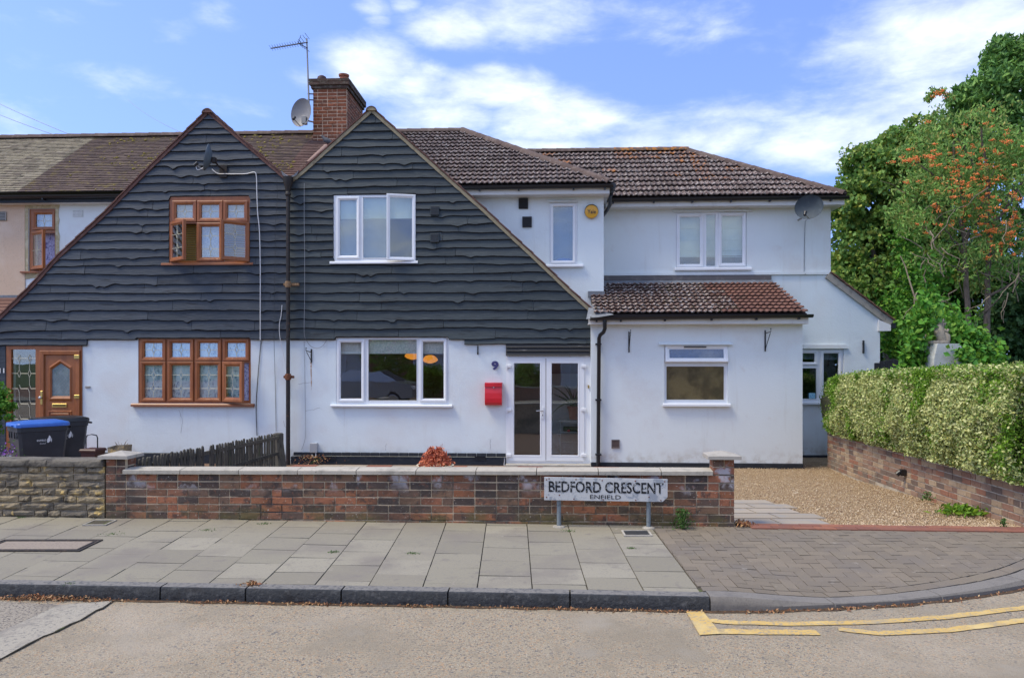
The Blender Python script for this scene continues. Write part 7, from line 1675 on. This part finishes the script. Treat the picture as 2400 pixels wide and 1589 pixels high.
# hedge on the retaining wall
HG = Thing('hedge', 'trimmed variegated cream and green hedge growing along the brick retaining wall', 'hedge', (*RF.world(3.3,.5).xy, .4))
def hedge_pts(n):
    u = -.10+(6.78)*rng.uniform(0,1,n)**.8; 
    face = rng.uniform(size=n)
    ztop = np.interp(u, [-.1,0,.25,1,3,5,6.8], [1.02,1.24,1.34,1.40,1.47,1.53,1.56]); zbot = np.interp(u, [-.1,.3,6.8], [.42,.36,.44])
    nz_ = np.array([mnoise.noise(Vector((a*1.7, 0, 4))) for a in u])
    w = np.empty(n); z = np.empty(n); nb_ = np.zeros((n,3))
    fr = face < .72; tp = face >= .72
    z[fr] = zbot[fr]+(ztop[fr]-zbot[fr])*rng.uniform(0,1,fr.sum()); bulge = .16*np.sin(np.clip((z-zbot)/(ztop-zbot),0,1)*np.pi)*np.clip(u/1.3,.0,1)
    lump = np.array([mnoise.noise(Vector((a*2.6, b*2.8, 1)))*.09+mnoise.noise(Vector((a*9, b*9, 1)))*.035 for a, b in zip(u, z)])
    w[fr] = -.03-.03*np.clip(u[fr],0,1)-bulge[fr]-lump[fr]+rng.normal(0,.028,fr.sum()); nb_[fr] = (-.9,0,.25)
    w[tp] = rng.uniform(-.03,1.0,tp.sum())-.12*np.clip(u[tp],0,1); z[tp] = ztop[tp]+.03*np.sin(w[tp]*6)+lump[tp]*.6+rng.normal(0,.022,tp.sum()); nb_[tp] = (0,0,.8)
    e = rng.uniform(size=n) < .10; u[e] = -.1-.06*rng.uniform(size=e.sum()); w[e] = rng.uniform(-.02,.9,e.sum()); z[e] = .42+.85*rng.uniform(size=e.sum()); nb_[e] = (0,.9,0)
    e = rng.uniform(size=n) < .07; u[e] = 6.56+.10*rng.uniform(size=e.sum()); w[e] = rng.uniform(-.2,1.05,e.sum()); z[e] = .44+1.08*rng.uniform(size=e.sum()); nb_[e] = (0,-.9,0)
    e = rng.uniform(size=n) < .07; w[e] = 1.0+.08*rng.uniform(size=e.sum()); z[e] = .42+1.0*rng.uniform(size=e.sum()); nb_[e] = (.9,0,0)
    X = RF.o[0]+u*RF.c+w*RF.s; Y = RF.o[1]-u*RF.s+w*RF.c
    return np.stack([X,Y,z],axis=1), nb_, u, z
Pn, Nb, uu_, zz_ = hedge_pts(115000)
gm = np.array([mnoise.noise(Vector((a*1.15+.4, b*.75, 7)))*1.1+mnoise.noise(Vector((a*3.6, b*2.4, 2)))*.5 for a, b in zip(uu_, zz_)])
mi = np.where(gm+rng.normal(0,.10,len(gm)) > .24, 0, 1); mi = np.where((uu_ < .75) & (rng.uniform(size=len(uu_)) < .75), 0, mi); mi = np.where((zz_ > 1.42) & (rng.uniform(size=len(uu_)) < .35), 0, mi)
leafpart(HG, 'leaves', Pn, .037, ['privetg','privetv'], nbias=Nb, matp=mi, aspect=.6, kind='stuff')
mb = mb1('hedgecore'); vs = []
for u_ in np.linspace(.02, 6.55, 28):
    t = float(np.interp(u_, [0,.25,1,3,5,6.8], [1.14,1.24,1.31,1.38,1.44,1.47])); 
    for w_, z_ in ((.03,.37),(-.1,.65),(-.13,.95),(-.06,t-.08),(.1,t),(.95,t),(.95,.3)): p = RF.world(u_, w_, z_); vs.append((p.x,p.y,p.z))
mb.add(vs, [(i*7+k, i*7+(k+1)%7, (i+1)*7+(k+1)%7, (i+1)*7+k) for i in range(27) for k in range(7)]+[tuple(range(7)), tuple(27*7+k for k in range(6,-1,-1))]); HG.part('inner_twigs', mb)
# raised garden behind the hedge
mb = mb1('grassg'); p = [RF.world(.05,.2).xy, RF.world(6.38,.2).xy]; mb.slab([(p[0].x,p[0].y,.28),(p[1].x,p[1].y,.36),(30,7.66,.36),(40,40,.28),(7.8,40,.28),(7.8,14.1,.28)], .6); struct('raised_garden', mb)
mb = mb1('grassg'); mb.slab([(-40,19,-.32),(6.6,19,-.32),(6.6,60,-.32),(-40,60,-.32)], .3); struct('back_garden', mb)
def twigs(mb, ctr, rad, n, m_len, r=.012):
    for i in range(n):
        v = rng.normal(size=3); v /= np.linalg.norm(v); a = np.array(ctr)+v*np.array(rad)*rng.uniform(.1,.6); b = np.array(ctr)+v*np.array(rad)*rng.uniform(.7,1.02); limb(mb, a, b, r, r*.3, 4)
# broad maple beside the house end
TA = Thing('maple_tree', 'broad dense green maple rising just behind the right end of the house', 'tree', (9.6,19.5,0)); Y = 19.5
mb = mb1('bark'); limb(mb, (9.9,19.6,0), (9.7,19.5,3.5), .2,.12); limb(mb, (9.7,19.5,3.2), (8.8,19.3,5.8), .1,.03); limb(mb, (9.7,19.5,3.2), (10.6,19.6,6.3), .1,.03); TA.part('trunk', mb, smooth=True)
Pl = [clumps(150, 100, vat(2075,470,Y), (1.35,1.3,1.45), .34), clumps(150, 100, vat(2170,400,Y), (1.35,1.3,1.5), .34), clumps(130, 100, vat(2060,640,Y), (1.35,1.2,1.5), .34), clumps(100, 100, vat(2180,620,Y), (1.5,1.2,1.7), .36), clumps(26, 90, vat(1985,480,Y), (.38,.6,.8), .24), clumps(20, 80, vat(2110,345,Y), (.95,.6,.45), .22), clumps(14, 80, vat(2022,385,Y), (.4,.5,.45), .22)]
leafpart(TA, 'crown', np.concatenate(Pl), .105, ['maple'], aspect=.85)
# tall ash at the right edge
TB = Thing('ash_tree', 'tallest tree, rising at the right edge of the picture above the berry tree', 'tree', (12.4,17.5,0)); Y = 17.5
mb = mb1('bark'); limb(mb, (12.6,17.6,0), (12.4,17.5,4.5), .22,.14); limb(mb, (12.4,17.5,4.2), (11.2,17.3,7.0), .11,.03); limb(mb, (12.4,17.5,4.2), (12.9,17.5,8.6), .12,.03); TB.part('trunk', mb, smooth=True)
Pl = [clumps(90, 80, vat(2440,250,Y), (1.5,1.2,1.6), .4), clumps(50, 75, vat(2320,225,Y), (.75,.8,.75), .3), clumps(22, 90, vat(2375,125,Y), (.5,.6,.42), .24), clumps(95, 75, vat(2400,420,Y), (1.6,1.2,1.4), .4), clumps(12, 80, vat(2340,150,Y), (.3,.3,.3), .2), clumps(60, 80, vat(2480,640,Y), (1.6,1.2,1.8), .4)]
leafpart(TB, 'crown', np.concatenate(Pl), .16, ['ash'], aspect=.38, droop=.5)
# rowan with berries, in front
TC = Thing('rowan_tree', 'slender rowan tree covered in orange berry clusters, two grey stems showing', 'tree', (8.6,14.2,.3)); Y = 14.2
mb = mb1('bark'); base1 = vat(2268,800,Y); base2 = vat(2308,800,Y)
A1 = limb(mb, vat(2275,860,Y), vat(2262,560,Y), .06,.04, 8, .04); A2 = limb(mb, vat(2306,860,Y), vat(2322,540,Y), .065,.042, 8, .04)
for a, b, r in (((2262,560),(2235,330),.05),((2262,575),(2330,400),.035),((2322,540),(2300,300),.05),((2322,540),(2400,420),.045),((2310,700),(2410,640),.03),((2306,735),(2350,690),.02),((2262,640),(2180,600),.022),((2235,450),(2150,380),.03),((2300,420),(2230,300),.03),((2322,600),(2395,560),.028),((2262,600),(2200,520),.025)):
    limb(mb, vat(*a,Y), vat(*b,Y-.3), r, r*.3, 6)
TC.part('trunk', mb, smooth=True)
mb = mb1('barkpale')
for i in range(60):
    a = vat(rng.uniform(2150,2390), rng.uniform(420,720), Y+rng.uniform(-.9,.6)); limb(mb, a, a+np.array([rng.normal(0,.3), rng.normal(0,.2), rng.choice([-1,1])*rng.uniform(.2,.7)]), .011, .004, 4, .3)
TC.part('bare_twigs', mb, smooth=True, kind='stuff')
Pl = [clumps(75, 50, vat(2260,360,Y), (1.15,.9,.95), .26), clumps(62, 50, vat(2350,480,Y), (.95,.9,1.25), .28), clumps(55, 55, vat(2190,480,Y), (.8,.8,.85), .26), clumps(26, 50, vat(2260,620,Y), (1.1,.8,.45), .24), clumps(6, 50, vat(2200,228,Y), (.2,.2,.14), .12), clumps(26, 55, vat(2370,330,Y), (.6,.6,.7), .26)]
RW = np.concatenate(Pl); leafpart(TC, 'crown', RW, .09, ['rowan'], aspect=.33, droop=.9)
bc = clumps(165, 1, vat(2280,420,Y-.6), (1.4,.6,1.3), .05, shell=.15); bc2 = clumps(46, 1, vat(2350,540,Y-.5), (.75,.5,.75), .05, shell=.15); bc = np.concatenate([bc, bc2, clumps(7,1,vat(2205,225,Y-.2),(.15,.1,.1),.03), clumps(14,1,vat(2150,370,Y-.4),(.5,.3,.12),.03)])
m2 = mb1('berry')
for c in bc:
    k = int(rng.integers(6, 22)); rr_ = rng.uniform(.03,.06)
    for j in range(k):
        o = rng.normal(size=3)*np.array([1,.8,.5])*rr_*.6; p = c+o; s = .012*rng.uniform(.8,1.2)
        m2.add([(p[0]+s,p[1],p[2]),(p[0]-s,p[1],p[2]),(p[0],p[1]+s,p[2]),(p[0],p[1]-s,p[2]),(p[0],p[1],p[2]+s),(p[0],p[1],p[2]-s)], [(0,2,4),(2,1,4),(1,3,4),(3,0,4),(2,0,5),(1,2,5),(3,1,5),(0,3,5)])
TC.part('berries', m2, recalc=False, kind='stuff')
# dark evergreen mass behind
for i, (lb, px, py, Y, r) in enumerate((('dark evergreen shrub behind the gate and left of the creeper', 2010, 740, 21, (1.5,1,2.0)), ('dark shadowy shrub directly behind the white pillar', 2170, 700, 20.5, (1.7,1,2.6)), ('dark glossy shrub behind the two grey rowan stems', 2320, 720, 19.5, (1.7,1,2.4)), ('dark blue green bush at the right edge above the hedge', 2420, 780, 15.6, (1.1,.9,1.25)))):
    c = vat(px, py, Y); t = Thing('evergreen_shrub', lb, 'shrub', (c[0],c[1],.2)); leafpart(t, 'foliage', clumps(130, 100, c, r, .33, shell=.3), .12, ['darkleaf'], aspect=.7); mb = mb1('bark'); limb(mb, (c[0],c[1],.2), tuple(c), .07, .03); t.part('stem', mb)
# creeper over the pillar and up the stems
CRP = Thing('creeper', 'bright green creeper climbing over the white pillar and up beside the house', 'climbing plant', (8.0,12.9,.3)); Y = 13.0
Pl = []
def strand(pts, Y, n, sp, per=60):
    for a, b in zip(pts, pts[1:]):
        for k in range(n):
            t = k/n; c = vat(a[0]+(b[0]-a[0])*t, a[1]+(b[1]-a[1])*t, Y+rng.normal(0,.1)); Pl.append(c+rng.normal(size=(per,3))*np.array([sp,sp*.7,sp*.9])*.5)
strand([(2180,700),(2150,770),(2143,840),(2130,880)], 12.75, 7, .22); strand([(2225,800),(2262,780),(2290,820),(2300,880)], 12.75, 7, .26, 70); strand([(2262,800),(2330,830),(2320,880)], 12.6, 5, .25); strand([(2262,825),(2272,850),(2274,880)], 12.3, 5, .14, 50)
strand([(2215,770),(2180,740),(2150,700),(2128,640),(2125,560),(2130,510)], 16.6, 7, .36, 60); strand([(2085,700),(2095,800),(2125,830)], 17.2, 6, .42, 70); strand([(2200,720),(2195,640),(2215,600)], 14.5, 5, .3, 50); strand([(2120,760),(2190,780)], 16.0, 6, .4, 90); strand([(2095,770),(2100,830)], 17.5, 5, .4, 70)
strand([(2215,745),(2250,760)], 13.4, 3, .3, 60); strand([(2100,720),(2160,740),(2240,760)], 17.5, 7, .5, 70)
Pc = np.concatenate(Pl); leafpart(CRP, 'leaves', Pc, .105, ['creeper'], aspect=.6, nbias=np.array([0,-.6,.5])); mb = mb1('barkpale')
for a, b in (((2180,860),(2165,740)),((2165,740),(2110,600)),((2290,860),(2262,790))): limb(mb, vat(*a,13.1), vat(*b,13.4), .018, .008)
CRP.part('stems', mb, smooth=True)
# climbing bush left edge
CB = Thing('climbing_bush', 'glossy green bush at the far left edge in front of the brown door frame', 'shrub', (-8.7,13.2,GZ)); c = vat(-8,960,13.2); leafpart(CB, 'foliage', clumps(40, 80, c, (.3,.25,.75), .14, shell=.2), .055, ['creeper']); mb = mb1('bark'); limb(mb, (c[0],13.2,GZ), tuple(c), .02,.01); CB.part('stem', mb)
# low plants at the foot of the middle wall
tuft('low dry weeds in the corner by the foot of the rainwater pipe', 730, 1086, GZ+.03, .16, 240, .22, 'litter', .04, 'dry_tuft')
# ================================================================ ACROSS THE STREET (seen only in the windows)
mb = mb1('slab'); mb.slab([(-30,-5.6,-.05),(30,-5.6,-.05),(30,-3.4,-.07),(-30,-3.4,-.07)], .2); struct('far_pavement', mb)
mb = mb1('soil'); mb.slab([(-40,-60,-.2),(40,-60,-.2),(40,-5.6,-.2),(-40,-5.6,-.2)], .1); struct('far_garden', mb)
OF = Frame(0, -12.5, math.pi)   # faces the street
bw = mat('distant_red_brick', (.34,.16,.1), .9, [(30,(.08,.04,.035),.5,.65,3)])
for i, (x, nm) in enumerate(((-9.5,'brick house across the road facing the brown front door'),(.5,'brick house across the road facing the white french doors'),(10.5,'brick house across the road facing the gravel drive'))):
    t = Thing('opposite_house', nm, 'house', (x,-12.5,-.2)); wr = [(-3.6,.9,-1.4,2.2),(1.4,.9,3.6,2.2),(-3.6,3.4,-1.6,4.6),(1.6,3.4,3.6,4.6),(-.5,-.1,.5,2.0)]
    mb = mb1(bw); mb.prism([(x-4.9,-.3),(x+4.9,-.3),(x+4.9,5.2),(x-4.9,5.2)], -12.7, -12.5, [[(x+a,b),(x+c_,b),(x+c_,d_),(x+a,d_)] for a, b, c_, d_ in wr]); t.part('wall', mb)
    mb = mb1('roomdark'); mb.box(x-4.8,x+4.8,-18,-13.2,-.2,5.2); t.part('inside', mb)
    for a, b, c_, d_ in wr:
        mb = mb1('upvc'); mb.ring((x+a,b,x+c_,d_), [(0,-12.55),(0,-12.48),(.07,-12.48),(.07,-12.6)]); mb.box(x+(a+c_)/2-.03,x+(a+c_)/2+.03,-12.56,-12.5,b,d_); wn = t.part('window', mb); t.part('pane', mb1('blind').box(x+a,x+c_,-12.62,-12.6,b,d_), wn)
    mb = mb1('underlay'); mb.add([(x-5,-12.1,5.1),(x+5,-12.1,5.1),(x+5,-15.8,7.4),(x-5,-15.8,7.4),(x-5,-19.4,5.1),(x+5,-19.4,5.1)], [(0,1,2,3),(3,2,5,4),(0,3,4),(1,5,2)]); t.part('roof', mb)
def bush(label, x, y, z, r, m, n=90, sz=.12, name='opposite_shrub', cat='shrub'):
    t = Thing(name, label, cat, (x,y,-.2)); leafpart(t, 'foliage', clumps(n, 60, (x,y,z), r, .3, shell=.4), sz, [m]); mb = mb1('bark'); limb(mb, (x,y,-.2), (x,y,z), .06,.03); t.part('stem', mb); return t
bush('yellow green bush across the road, mirrored in the middle window', -6.1, -6.8, .85, (1.0,.8,1.0), 'privetg'); bush('yellow green bush across the road, mirrored in the glass door', -1.4, -6.8, .85, (.9,.8,1.0), 'privetg')
bush('dark conifer in a garden across the road', -8.2, -7.6, 1.9, (1.2,1.0,2.6), 'maple', 130)
bush('large dark tree across the road beyond the drive', 8.5, -9.5, 4.2, (2.2,2.0,2.6), 'darkleaf', 150)
t = Thing('opposite_wall', 'low brick garden wall across the road', 'garden wall', (8,-5.8,-.1)); t.part('wall', mb1(bw).box(-3,22,-5.95,-5.75,-.2,.5)); t.part('coping', mb1('coping').box(-3,22,-6,-5.7,.501,.56))
# parked silver car across the road
def car(label, X, Y, m):
    t = Thing('parked_car', label, 'car', (X,Y,ROADZ)); z = ROADZ; L = 4.2; Wd = .86
    prof = [(-2.1,.35),(-2.1,.75),(-1.95,.92),(-1.2,1.0),(-.55,1.42),(.7,1.46),(1.45,1.02),(2.0,.92),(2.1,.7),(2.1,.35)]
    secs = []
    for k, (dy, tz) in enumerate(((-Wd,0),(-Wd*.98,1),(Wd*.98,1),(Wd,0))): pass
    mb = mb1(m); vs = []
    for side in (-1, 1):
        for x, h in prof: vs.append((X+x, Y+side*(Wd if h < 1.05 else Wd*.72), z+h))
    n = len(prof); mb.add(vs, [tuple(range(n)), tuple(range(2*n-1,n-1,-1))]+[(i,(i+1)%n,n+(i+1)%n,n+i) for i in range(n)]); t.part('body', mb)
    for side in (-1, 1):
        gm_ = mb1('black'); y1, y2 = Y+side*(Wd*.965), Y+side*(Wd*.745); gm_.add([(X-1.05,y1,z+1.03),(X+1.25,y1,z+1.03),(X+.66,y2,z+1.4),(X-.5,y2,z+1.38)], [(0,1,2,3)]); t.part('side_window', gm_)
    gm_ = mb1('black'); gm_.add([(X+.76,Y-.55,z+1.445),(X+.76,Y+.55,z+1.445),(X+1.42,Y+.72,z+1.06),(X+1.42,Y-.72,z+1.06)], [(0,1,2,3)]); t.part('windscreen', gm_)
    for sx in (-1.3,1.3):
        for sy in (-1,1):
            Tm = Matrix.Translation((X+sx,Y+sy*(Wd-.08),z+.31)) @ Matrix.Rotation(math.pi/2,4,'X'); w = t.part('wheel', mb1('tyre').lathe([(0,-.1),(.28,-.1),(.31,-.07),(.31,.07),(.28,.1),(0,.1)], 20, T=Tm), smooth=True); t.part('rim', mb1('chrome').lathe([(0,-.105),(.18,-.11),(.2,-.1)] if sy > 0 else [(0,.105),(.18,.11),(.2,.1)], 14, T=Tm), w)
    for sy in (-1,1): t.part('headlight', mb1('white').bbox(X+2.02,X+2.115,Y+sy*.62-.16,Y+sy*.62+.16,z+.68,z+.82,.02)); t.part('tail_light', mb1('red').bbox(X-2.115,X-2.05,Y+sy*.66-.12,Y+sy*.66+.12,z+.75,z+.9,.02))
car('silver hatchback parked against the far kerb, mirrored in the middle window', -7.7, -2.4, 'silver')
# nothing in the setting outside carries more than it shows
bpy.context.view_layer.update()
